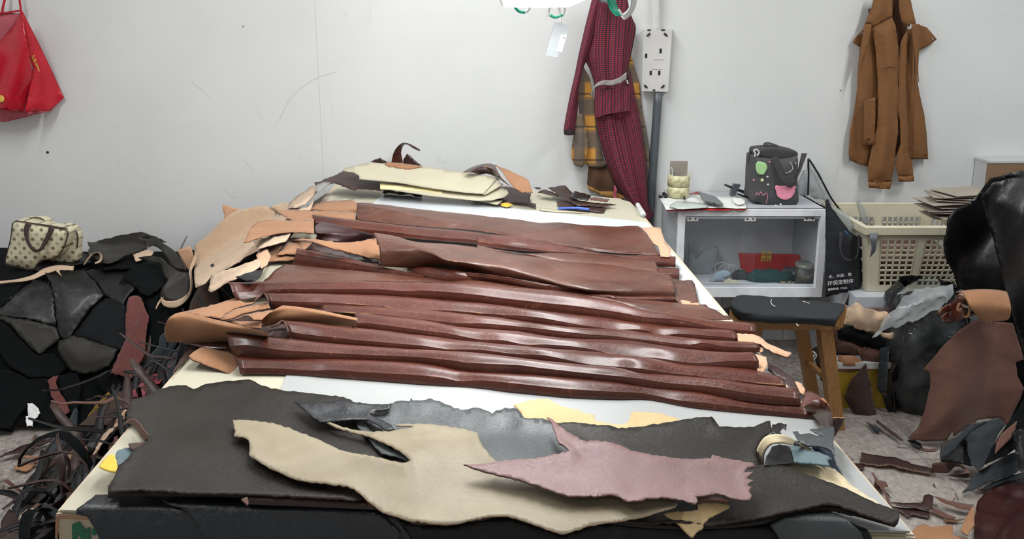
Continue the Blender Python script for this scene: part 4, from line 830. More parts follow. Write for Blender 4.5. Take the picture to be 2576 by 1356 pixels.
rsmall((1715, 356, 1830, 338, 1850, 360, 1880, 392, 1870, 420, 1960, 450, 2050, 470, 1920, 478, 1880, 460, 1800, 415), 0.01, [dbrown, crust2], 'long dark brown scrap with a pale edge fanning across the far table end')
rsmall((1855, 418, 1895, 375, 2005, 408, 1985, 440, 1920, 432), 0.022, [blackg, crust2], 'folded black leather tab on top of the brown offcuts')
rsmall((1990, 420, 2060, 422, 2128, 432, 2115, 448, 2000, 438), 0.02, [umber, dbrown], 'reddish brown tab right of the black folded tab')
rsmall((1870, 432, 1960, 445, 2030, 458, 2120, 462, 2175, 468, 2060, 482, 2000, 478, 1900, 462), 0.008, [dbrown, crust2], 'thin dark strip with cream edge below the black tab')
rsmall((1768, 445, 1850, 448, 1950, 470, 2060, 485, 2105, 488, 2090, 522, 1950, 512, 1800, 492, 1778, 475), 0.003, [dbrown, dbrown], 'flat dark brown offcut beneath the blue pen')
rsmall((1655, 488, 1760, 500, 1990, 525, 1780, 518, 1660, 505), 0.002, template, 'thin cream ruler-like strip of card beside the blue pen', 'strip', 'card_strip', jit=0.1)
pp = ath(G3(1780, 495, 1900, 493, 1990, 503), lambda x, y: rise(x, y) * 0 + ZT + 0.017)
tp = thing('pen', pp[1], 'blue pen lying on the dark offcut at the far table end', 'pen')
tube('barrel', [pp[0], pp[1], pp[2]], 0.0045, bluep, tp); tube('cap', [pp[1] + [0, 0, .001], pp[2] + [0, 0, .001]], 0.0055, bluep, tp)
loft('leather_strip', [ath(G3(598, 385, 620, 366, 660, 368, 690, 385, 760, 372, 830, 372, 862, 395), lambda x, y: rise(x, y) * 0 + ZT + 0.035), ath(G3(608, 400, 640, 392, 680, 398, 720, 405, 780, 400, 830, 420, 862, 418), lambda x, y: x * 0 + ZT + 0.008)], [dbrown, umber], N=50, M=5, mo=1,
     label='dark strip twisted in loops in front of the yellow template', cat='leather strip')
rsmall((1390, 462, 1440, 455, 1480, 468, 1440, 482, 1400, 475), 0.003, yellow, 'small yellow smear of tape at the front of the templates')
pl_ = atz(F('o', 1604, 515, 1618, 540), ZT + 0.014)
tube('glue_tube', [pl_[0], pl_[1]], [0.009, 0.011], white_pl, label='small white tube lying at the far right table corner', cat='tube')
suede('graphite_suede', (0.012, 0.013, 0.014), (0.022, 0.024, 0.026))
# ------------------------------------------------------------------ left: the heap of black leather and the scraps along the table
def xt(y): return NL[0] + (FLc[0] - NL[0]) * (y - NL[1]) / (FLc[1] - NL[1]) - 0.012
def hpile(x, y):
    s = sstep(2.42, 2.98, y + 0.06 * np.sin(x * 5)); top = 0.45 + 0.07 * fbm(x * 3 + 5, y * 3) - 0.03 * sstep(-1.5, -1.2, x)
    m = top * (1 - (1 - s) ** 1.6) * (1 - sstep(-1.42, -1.12, x) * 0.35)
    g = 0.52 * np.clip(1 - (xt(y) - x) / 0.72, 0, 1) ** 0.85 * (0.55 + 0.45 * sstep(1.0, 2.0, y)) + 0.03 * fbm(x * 9, y * 9)
    g = g * (0.6 + 0.4 * sstep(1.2, 1.9, y)); return np.maximum(m, g) * (x < xt(y) + 0.02)
def wallrise(x, y): return 9 * np.maximum(0, y - 3.24)
def hp(dz=0.0, lean=0.0): return Hs(lambda x, y: np.maximum(hpile(x, y), 0) + dz + wallrise(x, y))
nx, ny = 90, 90
gx, gy = np.meshgrid(np.linspace(-2.88, -0.66, nx), np.linspace(0.9, 3.33, ny))
gz = hpile(gx, gy) + 0.012 * fbm(gx * 22, gy * 22); V = np.stack([gx, gy, gz], 2).reshape(-1, 3)
fc = []
for i in range(ny - 1):
    for j in range(nx - 1):
        q = (i * nx + j, i * nx + j + 1, (i + 1) * nx + j + 1, (i + 1) * nx + j)
        if max(V[k][2] for k in q) > 0.035 and V[q[1]][0] < xt(V[q[1]][1]) - 0.004: fc.append(q)
V[:, 2] = np.maximum(V[:, 2], 0.003)
heap = finish('leather_offcut_heap', V, fc, blacks, label='packed heap of black leather offcuts filling the corner left of the table', cat='heap', kind='stuff')
H5 = lambda *c: F('h5', *c)
H6 = lambda *c: F('h6', *c)
def pl(label, pts, dz, m, nm='leather_hide', cat='leather hide', **kw):
    a = dict(step=10, wr=0.006, ws=9, edge=0.006, ew=14, jit=0.8, mo=1); a.update(kw)
    return S(nm, pts, hp(dz), m, label=label, cat=cat, **a)
pl('black suede hide spread behind the star-print handbag', H5(-60, 300, 0, 320, 60, 350, 160, 380, 300, 300, 420, 260, 520, 290, 560, 340, 450, 420, 300, 470, 100, 460, -60, 470), 0.02, [blacks, greysu])
pl('black leather lying over the lower right corner of the handbag', H5(205, 380, 240, 310, 290, 258, 340, 250, 400, 275, 430, 330, 440, 370, 340, 350, 250, 385), 0.05, [black, blacks])
pl('black leather arching right of the handbag', H5(345, 252, 400, 250, 460, 265, 520, 290, 540, 335, 460, 345, 430, 350, 390, 280), 0.045, [black, blacks])
pl('olive-black leather roll leaning on the wall at the top of the left heap', H5(515, 205, 545, 210, 600, 195, 700, 170, 830, 150, 905, 172, 980, 205, 960, 210, 880, 185, 862, 200, 868, 245, 820, 262, 740, 285, 690, 315, 640, 332, 590, 330, 560, 300, 515, 272, 530, 240, 518, 225), 0.07, [olive, black], step=7, puff=0.03, edge=0)
loft('leather_strip', [ath(H5(862, 195, 900, 178, 960, 215, 1020, 255, 1060, 300, 1088, 345, 1088, 375), lambda x, y: hpile(x, y) + 0.09 + wallrise(x, y)), ath(H5(870, 240, 900, 230, 940, 250, 985, 300, 1010, 345, 1050, 365, 1085, 378), lambda x, y: hpile(x, y) + 0.07 + wallrise(x, y))], [olive, umber], N=40, M=6, mo=1, label='dark coiled strip curling down from the olive-black roll', cat='leather strip')
pl('pink-tan lining showing under the coiled dark strip', H5(780, 285, 850, 250, 905, 270, 890, 290, 800, 330), 0.06, [cream, cream], 'suede_scrap', 'scrap', step=6)
loft('leather_strip', [ath(H5(810, 300, 860, 290, 930, 295, 985, 335, 1060, 382, 1110, 390, 1110, 440, 1105, 500, 1100, 520), lambda x, y: hpile(x, y) + 0.1 + wallrise(x, y)), ath(H5(830, 310, 880, 320, 940, 335, 965, 400, 985, 430, 960, 470, 946, 500, 980, 545, 1040, 550), lambda x, y: hpile(x, y) + 0.085 + wallrise(x, y))], [olive, cream], N=50, M=7, mo=1, label='broad dark strip bent in an S on the right of the black heap', cat='leather strip')
loft('leather_strip', [ath(H5(946, 498, 948, 530, 975, 552, 1030, 552, 1080, 530, 1110, 500, 1118, 440, 1112, 380, 1130, 320, 1150, 270), lambda x, y: hpile(x, y) + 0.10 + wallrise(x, y)), ath(H5(946, 540, 955, 575, 985, 592, 1040, 592, 1090, 560, 1125, 510, 1135, 440, 1128, 380, 1150, 330, 1160, 280), lambda x, y: hpile(x, y) + 0.09 + wallrise(x, y))], [cream, olive], N=50, M=5, mo=1, label='pale tan strip looping round under the S-bent dark strip', cat='leather strip')
loft('leather_strip', [ath(H5(915, 600, 925, 570, 945, 540, 960, 530), lambda x, y: hpile(x, y) + 0.08), ath(H5(920, 604, 935, 575, 955, 550, 965, 540), lambda x, y: hpile(x, y) + 0.075)], [cream, cream], N=14, M=3, label='short pale tail hanging from the tan loop', cat='leather strip')
loft('leather_strip', [ath(H5(-20, 438, 60, 432, 130, 420, 200, 398, 260, 362, 340, 344, 437, 350), lambda x, y: hpile(x, y) + 0.06), ath(H5(-20, 455, 60, 446, 130, 440, 200, 425, 260, 398, 340, 374, 430, 374), lambda x, y: hpile(x, y) + 0.055)], [cream, cream], N=40, M=4, label='long cream strip snaking across the top of the black heap', cat='leather strip')
pl('small cream spike branching off the long cream strip', H5(325, 374, 345, 372, 352, 395, 364, 422, 340, 395), 0.06, [cream, cream], 'leather_scrap', 'scrap', step=5)
loft('leather_strip', [ath(H5(490, 342, 515, 305, 545, 272, 580, 266, 600, 290, 590, 325, 560, 336), lambda x, y: hpile(x, y) + 0.085), ath(H5(500, 342, 525, 308, 550, 284, 575, 280, 588, 295, 578, 318, 555, 328), lambda x, y: hpile(x, y) + 0.07)], [cream, umber], N=30, M=4, mo=1, label='little cream loop standing on the black heap left of the olive roll', cat='leather strip')
pl('black suede hanging at the far left edge of the heap', H5(-80, 470, 0, 465, 150, 430, 230, 405, 120, 480, 60, 560, 0, 590, -80, 600), 0.03, [blacks, blacks])
pl('glossy grained black leather at the left of the heap', H5(-60, 590, 0, 585, 60, 545, 120, 480, 200, 430, 300, 440, 325, 560, 335, 690, 330, 715, 160, 670, 0, 645, -60, 640), 0.028, [blackg, blacks], wr=0.012)
pl('shiny pointed black leather in the middle of the heap', H5(265, 395, 380, 385, 500, 392, 560, 450, 612, 528, 540, 600, 470, 690, 420, 765, 375, 790, 340, 740, 330, 640, 322, 540, 300, 450), 0.05, [blackg, blacks], wr=0.010, puff=0.02)
pl('olive-grey leather slanting across the left of the heap', H5(-60, 648, 0, 650, 120, 668, 240, 688, 335, 712, 352, 772, 330, 800, 290, 830, 245, 872, 215, 862, 120, 770, 60, 700, 0, 670), 0.045, [olive, blacks])
pl('blackish suede below the slanting olive-grey leather', H5(-60, 660, 20, 690, 120, 780, 215, 872, 320, 870, 400, 950, 330, 1010, 180, 1010, 60, 950, -60, 800), 0.03, [blacks, blacks])
pl('brown-black leather hanging in a round lobe in the heap', H5(345, 790, 400, 775, 430, 760, 560, 800, 690, 850, 668, 900, 640, 950, 560, 985, 480, 992, 420, 970, 370, 905, 340, 850), 0.055, [olive, blacks], puff=0.015)
pl('charcoal suede panel right of the shiny pointed leather', H5(430, 760, 500, 670, 560, 590, 625, 545, 700, 560, 750, 600, 745, 700, 740, 790, 715, 850, 690, 852, 560, 802), 0.035, [MATS['graphite_suede'], blacks])
pl('greenish black leather at the upper middle of the heap', H5(500, 390, 600, 365, 700, 350, 800, 340, 810, 400, 800, 480, 735, 560, 720, 625, 680, 560, 612, 530, 560, 450), 0.03, [black, blacks])
pl('black suede over the right shoulder of the heap', H5(600, 335, 760, 320, 860, 320, 930, 335, 1000, 410, 960, 480, 870, 540, 830, 520, 800, 480, 740, 440, 700, 465, 740, 400, 780, 370, 600, 378), 0.045, [blacks, blacks])
pl('black hide falling behind the rosewood suede piece', H5(860, 540, 960, 480, 1040, 600, 1100, 620, 1000, 700, 940, 800, 870, 900, 800, 990, 780, 1020, 850, 880, 875, 650), 0.02, [blacks, blacks])
pl('black leather fold hanging below the rosewood piece', H5(600, 990, 650, 1000, 770, 1025, 760, 1060, 690, 1110, 610, 1100, 560, 1040), 0.03, [blacks, blacks])
pl('rosewood suede slab in the crease right of the heap', H5(745, 590, 760, 540, 800, 532, 830, 545, 850, 600, 820, 680, 780, 750, 740, 800, 738, 700), 0.055, [rosew, blacks], 'suede_scrap', step=8)
pl('long rosewood suede piece slanting down the heap', H5(850, 600, 877, 648, 868, 700, 858, 800, 852, 880, 810, 960, 772, 1027, 700, 1005, 648, 996, 690, 900, 740, 790, 790, 700), 0.065, [rosew, blacks], 'suede_scrap', step=8, puff=0.015)
pl('narrow dusty rose strip hanging low on the heap', H5(280, 1028, 300, 1015, 345, 1000, 330, 1040, 345, 1085, 380, 1140, 412, 1210, 410, 1222, 380, 1240, 345, 1190, 300, 1120), 0.05, [rosew, blacks], 'suede_strip', 'strip', step=7)
pl('black leather skirt along the bottom left of the heap', H5(-60, 960, 60, 970, 180, 1020, 280, 1010, 300, 1120, 350, 1210, 380, 1250, 300, 1290, 230, 1250, 180, 1160, 120, 1230, 60, 1310, 0, 1310, -60, 1320), 0.02, [blacks, blacks])
pl('black leather fold standing low in the middle of the heap', H5(400, 990, 460, 985, 480, 1060, 460, 1180, 440, 1250, 412, 1215, 345, 1060, 345, 1000), 0.04, [blacks, blacks])
pl('yellow-brown mustard suede slat in the scraps below the heap', H5(640, 1100, 660, 1140, 650, 1165, 580, 1220, 520, 1270, 488, 1288, 520, 1240, 580, 1160), 0.04, [mustard, mustard], 'suede_scrap', 'scrap', step=6)
pl('crumpled white tissue on the floor at the foot of the black heap', H5(165, 1165, 190, 1160, 215, 1190, 238, 1230, 220, 1250, 190, 1262, 195, 1296, 158, 1298, 150, 1245, 168, 1238), 0.03, [tissue, tissue], 'tissue', 'tissue', step=5, wr=0.015, ws=30)
pl('raspberry red leather flap beside the left table edge', H5(1020, 925, 1010, 950, 960, 1010, 940, 1050, 900, 1062, 850, 1072, 800, 1080, 830, 1050, 900, 1000), 0.07, [berry, berry], 'leather_scrap', 'scrap', step=6)
loft('leather_strip', [ath(H5(765, 1085, 790, 1075, 840, 1068, 900, 1058), lambda x, y: hpile(x, y) + 0.085), ath(H5(762, 1112, 790, 1122, 850, 1118, 880, 1100), lambda x, y: hpile(x, y) + 0.07)], [berry, berry], N=20, M=5, label='raspberry red curled end below the raspberry flap', cat='leather strip')
pl('raspberry red strip wedged under the tan rolls', F('g2', 215, 862, 330, 810, 450, 765, 445, 800, 300, 855), 0.12, [berry, berry], 'leather_scrap', 'scrap', step=6)
pl('slate blue scrap beside the raspberry strip near the tan rolls', F('g2', 210, 862, 260, 820, 340, 800, 380, 790, 330, 815, 260, 850), 0.11, [greysu, greysu], 'leather_scrap', 'scrap', step=6)
pl('pale pinkish strip rising beside the table edge', H6(1090, 300, 1130, 180, 1160, 90, 1185, 105, 1220, 135, 1200, 160, 1190, 220, 1150, 270, 1100, 310), 0.07, [ltan, umber], 'leather_strip', 'leather strip', step=5)
pl('cream ribbon running down the gap beside the table', H6(1090, 300, 1050, 310, 1000, 370, 960, 430, 920, 500, 890, 570, 900, 575, 960, 490, 1010, 420, 1060, 360, 1100, 320), 0.065, [cream, umber], 'leather_strip', 'leather strip', step=5)
pl('long slate suede strip sliding down beside the table', H6(1180, 5, 1140, 60, 1060, 150, 1000, 260, 940, 340, 860, 380, 820, 400, 850, 340, 940, 260, 1010, 150, 1100, 40, 1130, 5), 0.05, [greysu, black], 'leather_strip', 'leather strip', step=6)
pl('curled tan piece standing in the scraps', H6(640, 570, 700, 520, 755, 462, 800, 470, 845, 500, 835, 540, 790, 560, 740, 580, 770, 610, 745, 640, 705, 640, 670, 600), 0.05, [tan, umber], 'leather_scrap', 'scrap', step=5, wr=0.012, ws=25)
pl('flat tan pointed strip on the floor tiles at left', H6(240, 572, 380, 580, 500, 600, 570, 615, 570, 628, 450, 615, 300, 595, 215, 588), 0.008, [tan, tan], 'leather_scrap', 'scrap', step=5)
pl('tan arrow-shaped offcut on the left floor tiles', H6(128, 670, 290, 652, 320, 655, 400, 605, 410, 612, 330, 665, 265, 720, 150, 708), 0.006, [tan, tan], 'leather_scrap', 'scrap', step=5)
pl('long dark wedge of leather on the left floor tiles', H6(-30, 580, 100, 530, 200, 480, 300, 455, 410, 420, 500, 405, 515, 415, 440, 440, 330, 500, 180, 545, 60, 565, -30, 590), 0.02, [dbrown, dbrown], 'leather_strip', 'leather strip', step=6)
loft('leather_strip', [ath(H6(235, 980, 210, 940, 225, 860, 280, 800, 360, 760, 440, 748, 465, 760), lambda x, y: hpile(x, y) + 0.07), ath(H6(240, 975, 250, 920, 290, 860, 350, 825, 400, 818, 430, 830, 440, 820), lambda x, y: hpile(x, y) + 0.05)], [black, dumber], N=36, M=5, mo=1, label='broad black strip curving in a hoop over the left floor', cat='leather strip')
pl('dark grey-brown leather slanting beside the table', H6(560, 640, 640, 600, 720, 640, 745, 690, 700, 760, 680, 830, 560, 850, 450, 930, 360, 1010, 290, 1010, 380, 900, 470, 760), 0.045, [olive, dumber])
pl('blue-black leather dropping into the gap by the table', H6(760, 670, 830, 610, 920, 600, 900, 680, 820, 780, 740, 880, 690, 940, 660, 900, 700, 800), 0.05, [navyb, blacks])
pl('brown-black leather at the bottom left corner of the picture', H6(20, 1180, 90, 1075, 150, 1110, 200, 1200, 230, 1300, 220, 1400, 0, 1440, 0, 1280), 0.04, [dbrown, dumber], puff=0.02)
pl('pale inner side of a curled hide in the bottom left', H6(190, 1150, 250, 1080, 330, 1060, 300, 1110, 240, 1170, 250, 1220, 300, 1240, 270, 1265, 215, 1220), 0.06, [cream, dbrown], 'leather_scrap', 'scrap', step=6)
# cream hides between the heap and the far table
def hcr(x, y): return 0.80 - 0.62 * np.maximum(0, xt(y) - x) + 0.03 * fbm(x * 5, y * 5 + 3) + 7 * np.maximum(0, y - 3.22 + 0.25 * np.maximum(0, xt(y) - x))
def cr_(label, pts, dz, m=(cream, umber), **kw):
    a = dict(step=9, wr=0.007, ws=9, edge=0.004, jit=0.5, mo=1); a.update(kw)
    return S('suede_hide', pts, Hs(lambda x, y: hcr(x, y) + dz), list(m), label=label, cat='suede hide', **a)
G2 = lambda *c: F('g2', *c)
gx, gy = np.meshgrid(np.linspace(-1.5, -0.70, 34), np.linspace(2.35, 3.3, 30)); gz = np.clip(0.75 - 0.62 * np.maximum(0, xt(gy) - gx) - 3.0 * np.maximum(0, -1.25 - gx) - 1.2 * np.maximum(0, 2.75 - gy) + 0.03 * fbm(gx * 9, gy * 9), 0.12, 0.77); ok = gx < xt(gy) - 0.01
V = np.stack([gx, gy, gz], 2).reshape(-1, 3); fc = [(i * 34 + j, i * 34 + j + 1, (i + 1) * 34 + j + 1, (i + 1) * 34 + j) for i in range(29) for j in range(33) if ok[i, j + 1]]
finish('suede_heap', V, fc, dumber, label='packed suede scraps buried beneath the cream hides left of the table', cat='heap', kind='stuff')
cr_('peach suede flap rising at the top left of the cream hides', G2(392, 302, 410, 298, 455, 315, 520, 330, 470, 370, 400, 398, 405, 360, 395, 330), 0.0, (ltan, cream))
cr_('cream suede roll leading to the far left table corner', G2(755, 320, 760, 295, 820, 240, 890, 195, 930, 210, 905, 240, 880, 265, 850, 300, 800, 322), 0.03, puff=0.01)
cr_('crumpled cream suede behind the tan flaps', G2(650, 315, 680, 300, 720, 290, 755, 285, 770, 320, 860, 318, 900, 270, 880, 330, 800, 345, 700, 340), 0.02)
cr_('grey crumpled cloth tip at the far left corner of the table', G2(905, 200, 950, 178, 990, 180, 960, 205, 925, 230, 905, 225), 0.05, (rope, rope))
cr_('large cream suede hide draped from the wall over the scraps', G2(240, 530, 275, 495, 340, 440, 400, 385, 455, 340, 520, 320, 610, 298, 660, 312, 720, 355, 775, 380, 700, 430, 620, 470, 690, 490, 640, 520, 560, 570, 470, 630, 420, 660, 330, 700, 300, 735, 245, 752, 238, 700), 0.012, step=9, wr=0.012)
cr_('cream suede hide folded below the large cream one', G2(330, 690, 420, 660, 500, 630, 580, 595, 610, 600, 600, 640, 560, 668, 500, 690, 470, 710, 400, 740, 330, 780, 315, 770, 325, 720), 0.02)
cr_('pinkish suede scrap between the cream hides and the table', G2(578, 575, 600, 552, 640, 545, 660, 580, 640, 630, 605, 650, 590, 610), 0.02, (ltan, cream))
cr_('cream suede sliver under the long tan flap', G2(560, 500, 620, 480, 700, 462, 770, 460, 740, 500, 690, 520, 640, 530, 590, 545), 0.03)
cr_('pink suede offcut where the cream hides meet the black heap', F('h5', 1040, 265, 1120, 240, 1140, 300, 1130, 380, 1100, 380, 1060, 300), 0.0, (ltan, cream))
S('cloth_strip', F('g1', 700, 225, 715, 195, 728, 172, 730, 178, 712, 215, 704, 235), Ys(3.28), rope, step=4, jit=0.2, label='thin grey cord end sticking up against the wall behind the pale hides', cat='cord')
S('leather_hide', G2(465, 692, 520, 672, 590, 655, 618, 652, 600, 690, 570, 712, 520, 710), Hs(lambda x, y: hcr(x, y) + 0.04), [black, blacks], step=6, label='black pointed leather between the cream hides and the brown rolls', cat='leather hide')
SB = lambda c: {'black': [black, blacks], 'slate': [greysu, black], 'olive': [olive, blacks], 'brown': [dbrown, umber]}[c]
r6_ = random.Random(21)
for k in range(46):
    t_ = (k + r6_.random()) / 46; L_ = r6_.uniform(70, 210); off_ = -8 - 95 * r6_.random() ** 1.3 * (0.5 + 0.8 * t_); w_ = r6_.uniform(6, 17)
    cx_, cy_ = 480 - 330 * t_ + off_, 860 + 400 * t_ + r6_.uniform(-30, 30); dx_, dy_ = 0.62 + r6_.uniform(-0.25, 0.2), -0.78
    P_ = [(cx_ + dx_ * L_ * u + 7 * math.sin(u * 9 + k), cy_ + dy_ * L_ * u + 3 * math.cos(u * 7 + k)) for u in (-0.5, -0.25, 0, 0.25, 0.5)]
    c_ = r6_.choice(['black', 'slate', 'slate', 'olive', 'black', 'brown'])
    w0 = [w_ * q for q in (0.25, 0.9, 1.0, 0.85, 0.35)]; lift = r6_.uniform(0.015, 0.05)
    fn = lambda x, y: np.maximum(hpile(x, y), 0) + lift
    if P_[2][0] > 478 - 0.83 * (P_[2][1] - 905) - 4: continue
    A1 = ath([(p[0] - q * 0.7, p[1] - q * 0.45) for p, q in zip(P_, w0)], fn); A2 = ath([(p[0] + q * 0.7, p[1] + q * 0.45) for p, q in zip(P_, w0)], fn)
    Am = (A1 + A2) / 2 + np.array([0, 0, 0.006])
    zone_ = 'nearest the bottom left corner' if t_ > 0.66 else ('level with the raspberry flap' if t_ < 0.33 else 'beside the bare table edge')
    nm_ = {'black': 'black', 'slate': 'slate blue', 'olive': 'olive-black', 'brown': 'dark brown'}[c_]
    loft('leather_strip', [A1, Am, A2], SB(c_), N=20, M=5, wr=0.006, ws=(30, 30), mo=1, label='long %s strip sliding along the table side, %s' % (nm_, zone_), cat='leather strip', group='%s strips along the table side %s' % (nm_, zone_))
# random strips and scraps of the heap, each an object of its own
rnd = random.Random(11)
def strip_mesh(L, Wd, curl, wav, m, sd):
    r = random.Random(sd); n = 12; rows = [[], [], []]; x = z = 0.0; a = r.uniform(-0.3, 0.5) ; st = L / (n - 1)
    for i in range(n):
        yy = wav * math.sin(i * 0.7 + sd); w = Wd * (0.35 + 0.65 * math.sin(math.pi * min(1, max(0.08, (i + 0.6) / n)) ** 0.8)) * r.uniform(0.85, 1.1)
        for k, s_ in enumerate((-0.5, 0, 0.5)): rows[k].append((x, yy + s_ * w, max(0.0, z) + (0.012 * abs(s_) if curl > 1 else 0)))
        a = (a + curl * r.uniform(0.1, 0.9) * st * 14) if curl > 1.2 else max(-0.5, min(0.45, a + r.gauss(0, 0.35)))
        if curl <= 1.2 and z > 0.025: a = -0.4
        x += math.cos(a) * st; z += math.sin(a) * st
    V = [p for rr in rows for p in rr]; f = [(k * n + i, k * n + i + 1, (k + 1) * n + i + 1, (k + 1) * n + i) for k in range(2) for i in range(n - 1)]
    me = bpy.data.meshes.new('leather_strip'); me.from_pydata(V, [], f); me.materials.append(m[0]); me.materials.append(m[1])
    me.polygons.foreach_set('use_smooth', [True] * len(f)); return me
KIND = {'black': ([black, blacks], 'loose black strip left of the table', 'black strips in the gap left of the table'),
        'slate': ([greysu, black], 'loose slate-grey strip left of the table', 'slate strips in the gap left of the table'),
        'brown': ([dbrown, dbrown], 'loose dark brown strip left of the table', 'brown strips in the gap left of the table'),
        'tan': ([umber, tan], 'loose tan-backed strip left of the table', 'tan strips in the gap left of the table')}
VAR = {k: [strip_mesh(rnd.uniform(0.12, 0.34), rnd.uniform(0.010, 0.042), rnd.choice([0, 0.3, 1.0, 0, 0.5, 1.0, 0.2, 0.6, 0, 1.5]), rnd.uniform(0, 0.02), v[0], rnd.randint(0, 999)) for _ in range(9)] for k, v in KIND.items()}
ZONE = lambda x, y: ' at the bottom left corner' if y < 1.7 and x < -1.0 else (' level with the yellow table scrap' if y < 1.65 else (' below the mustard slat' if y < 2.15 else ' at the foot of the black heap'))
def scatter(k, x, y, z, rz, tx=0.0, ty=0.0, s=1.0, var=VAR, kinds=KIND, nm='leather_strip'):
    zo = ZONE(x, y) if kinds is KIND else ''
    me = rnd.choice(var[k]); o = link(nm, me, None, kinds[k][1] + zo, 'leather strip', kinds[k][2] + zo)
    o.location = (x, y, z); o.rotation_euler = (tx, ty, rz); o.scale = (s, s, s)
    m = o.modifiers.new('thickness', 'SOLIDIFY'); m.thickness = 0.0018; m.offset = -1; m.material_offset = 1; return o
for i in range(240):
    y = rnd.uniform(1.12, 2.75); x = xt(y) - 0.02 - abs(rnd.gauss(0, 0.26)) - 0.12 * (y < 2.3)
    if x < -1.62: continue
    h = float(hpile(np.array([x]), np.array([y]))[0]); e = 0.05
    sx_ = (float(hpile(np.array([x + e]), np.array([y]))[0]) - h) / e
    d = xt(y) - x
    k = rnd.choice(['black', 'black', 'slate', 'slate', 'brown', 'black'] if d < 0.35 else ['brown', 'tan', 'black', 'black', 'brown', 'black'])
    scatter(k, x, y, max(h, 0) + rnd.uniform(0.006, 0.035), rnd.uniform(0, 6.28) if d > 0.3 else math.radians(95) + rnd.gauss(0, 0.5), rnd.gauss(0, 0.15), -max(-0.8, min(0.8, sx_)) * 0.6 + rnd.gauss(0, 0.08))
for i in range(14):
    x = rnd.uniform(-1.75, -1.3); y = rnd.uniform(1.75, 2.62)
    scatter(rnd.choice(['brown', 'tan', 'brown', 'tan', 'black']), x, y, max(0, float(hpile(np.array([x]), np.array([y]))[0])) + rnd.uniform(0.002, 0.008), rnd.uniform(0, 6.28), s=rnd.uniform(0.6, 1.1))
# ------------------------------------------------------------------ star-print handbag on the heap
yb = 2.93
hb = thing('handbag', tuple(aty([(60, 668)], yb)[0]), 'cream star-and-dot print handbag with dark brown handles on the black heap', 'handbag')
def solid_bag(name, front, dy, mat, par, yf, puff=0.02, r=0.0):
    """front outline (photo points) at depth yf, extruded back by dy with a soft rim"""
    P = smooth_outline(front, 4) if r else np.asarray(front, float); Fr = aty(P, yf); c = Fr.mean(0); rows = []
    for t, k, o_ in ((0.0, 0.0, 0.0), (0.0, 0.55, 0.0), (0.0, 0.93, 0.006), (0.08, 0.99, 0.012), (0.35, 1.0, 0.0), (0.8, 1.0, 0.0), (1.0, 0.93, 0.0), (1.0, 0.0, 0.0)):
        rows.append(c + (Fr - c) * k + np.array([0, dy * t - (puff if k < 0.6 else (puff * 0.6 if k < 0.95 and t < 0.5 else 0)), 0]))
    V = np.vstack(rows); n = len(Fr); f = [(i * n + j, i * n + (j + 1) % n, (i + 1) * n + (j + 1) % n, (i + 1) * n + j) for i in range(len(rows) - 1) for j in range(n)]
    o = finish(name, V, f, mat, par); bm = bmesh.new(); bm.from_mesh(o.data); bmesh.ops.remove_doubles(bm, verts=bm.verts[:], dist=1e-5); bmesh.ops.recalc_face_normals(bm, faces=bm.faces[:]); bm.to_mesh(o.data); bm.free(); return o
fb = H5(82, 90, 110, 85, 200, 100, 320, 122, 385, 135, 400, 160, 375, 240, 330, 300, 240, 320, 195, 372, 120, 358, 45, 342, 30, 325, 45, 260, 65, 180, 72, 110)
hbb = solid_bag('bag_body', fb, 0.07, bagp, hb, yb, 0.012, 1)
solid_bag('rear_panel', H5(130, 82, 180, 68, 230, 68, 265, 85, 290, 108, 330, 112, 380, 108, 430, 125, 455, 170, 452, 240, 440, 330, 300, 340, 200, 300, 120, 200), 0.05, bagp, hb, yb + 0.06, 0.004, 1)
for pts, yy in ((fb, yb - 0.004), (H5(130, 80, 180, 66, 230, 66, 265, 84, 290, 108, 330, 110, 380, 106, 430, 124, 457, 170, 454, 240), yb + 0.058)):
    Q = smooth_outline(pts, 3) if len(pts) > 12 else cr(pts, 30)
    tube('piping', aty(Q, yy), 0.0025, dbrown, hbb, n=6, res=80)
loft('handle', [aty(H5(148, 97, 140, 140, 150, 200, 180, 250, 210, 270, 240, 262, 270, 225, 300, 170, 320, 122), yb - np.array([.01, .02, .03, .04, .045, .04, .03, .02, .01])), aty(H5(185, 102, 165, 140, 168, 190, 185, 230, 212, 252, 232, 245, 252, 205, 275, 160, 288, 118), yb - np.array([.01, .02, .03, .04, .045, .04, .03, .02, .01]))], dbrown, hb, N=40, M=5, th=0.003)
tube('zip', aty(H5(95, 82, 180, 95, 300, 112, 400, 130), yb + 0.004), 0.002, dbrown, hbb, n=6)
# ------------------------------------------------------------------ right: glazed cabinet and what is in and on it
CYF, CYB, CZ0, CZ1 = 3.0, WY - 0.012, 0.345, 0.73
CX0, CX1 = 0.695, 1.322
cb = thing('glazed_cabinet', ((CX0 + CX1) / 2, 3.17, CZ0), 'white framed low cabinet with two sliding glass doors against the wall', 'cabinet')
box('side_panel', (CX0, CYF + 0.02, CZ0), (CX0 + 0.012, CYB, CZ1), greyside, cb, bev=0.001)
box('side_panel', (CX1 - 0.012, CYF + 0.02, CZ0), (CX1, CYB, CZ1), greyside, cb, bev=0.001)
box('top_panel', (CX0, CYF + 0.01, CZ1 - 0.012), (CX1, CYB, CZ1), greyside, cb, bev=0.001)
box('bottom_panel', (CX0 + 0.012, CYF + 0.02, CZ0 + 0.01), (CX1 - 0.012, CYB, CZ0 + 0.022), interior, cb, bev=0.001)
box('back_panel', (CX0 + 0.012, CYB - 0.008, CZ0 + 0.02), (CX1 - 0.012, CYB, CZ1 - 0.012), interior, cb, bev=0.001)
fw = 0.03
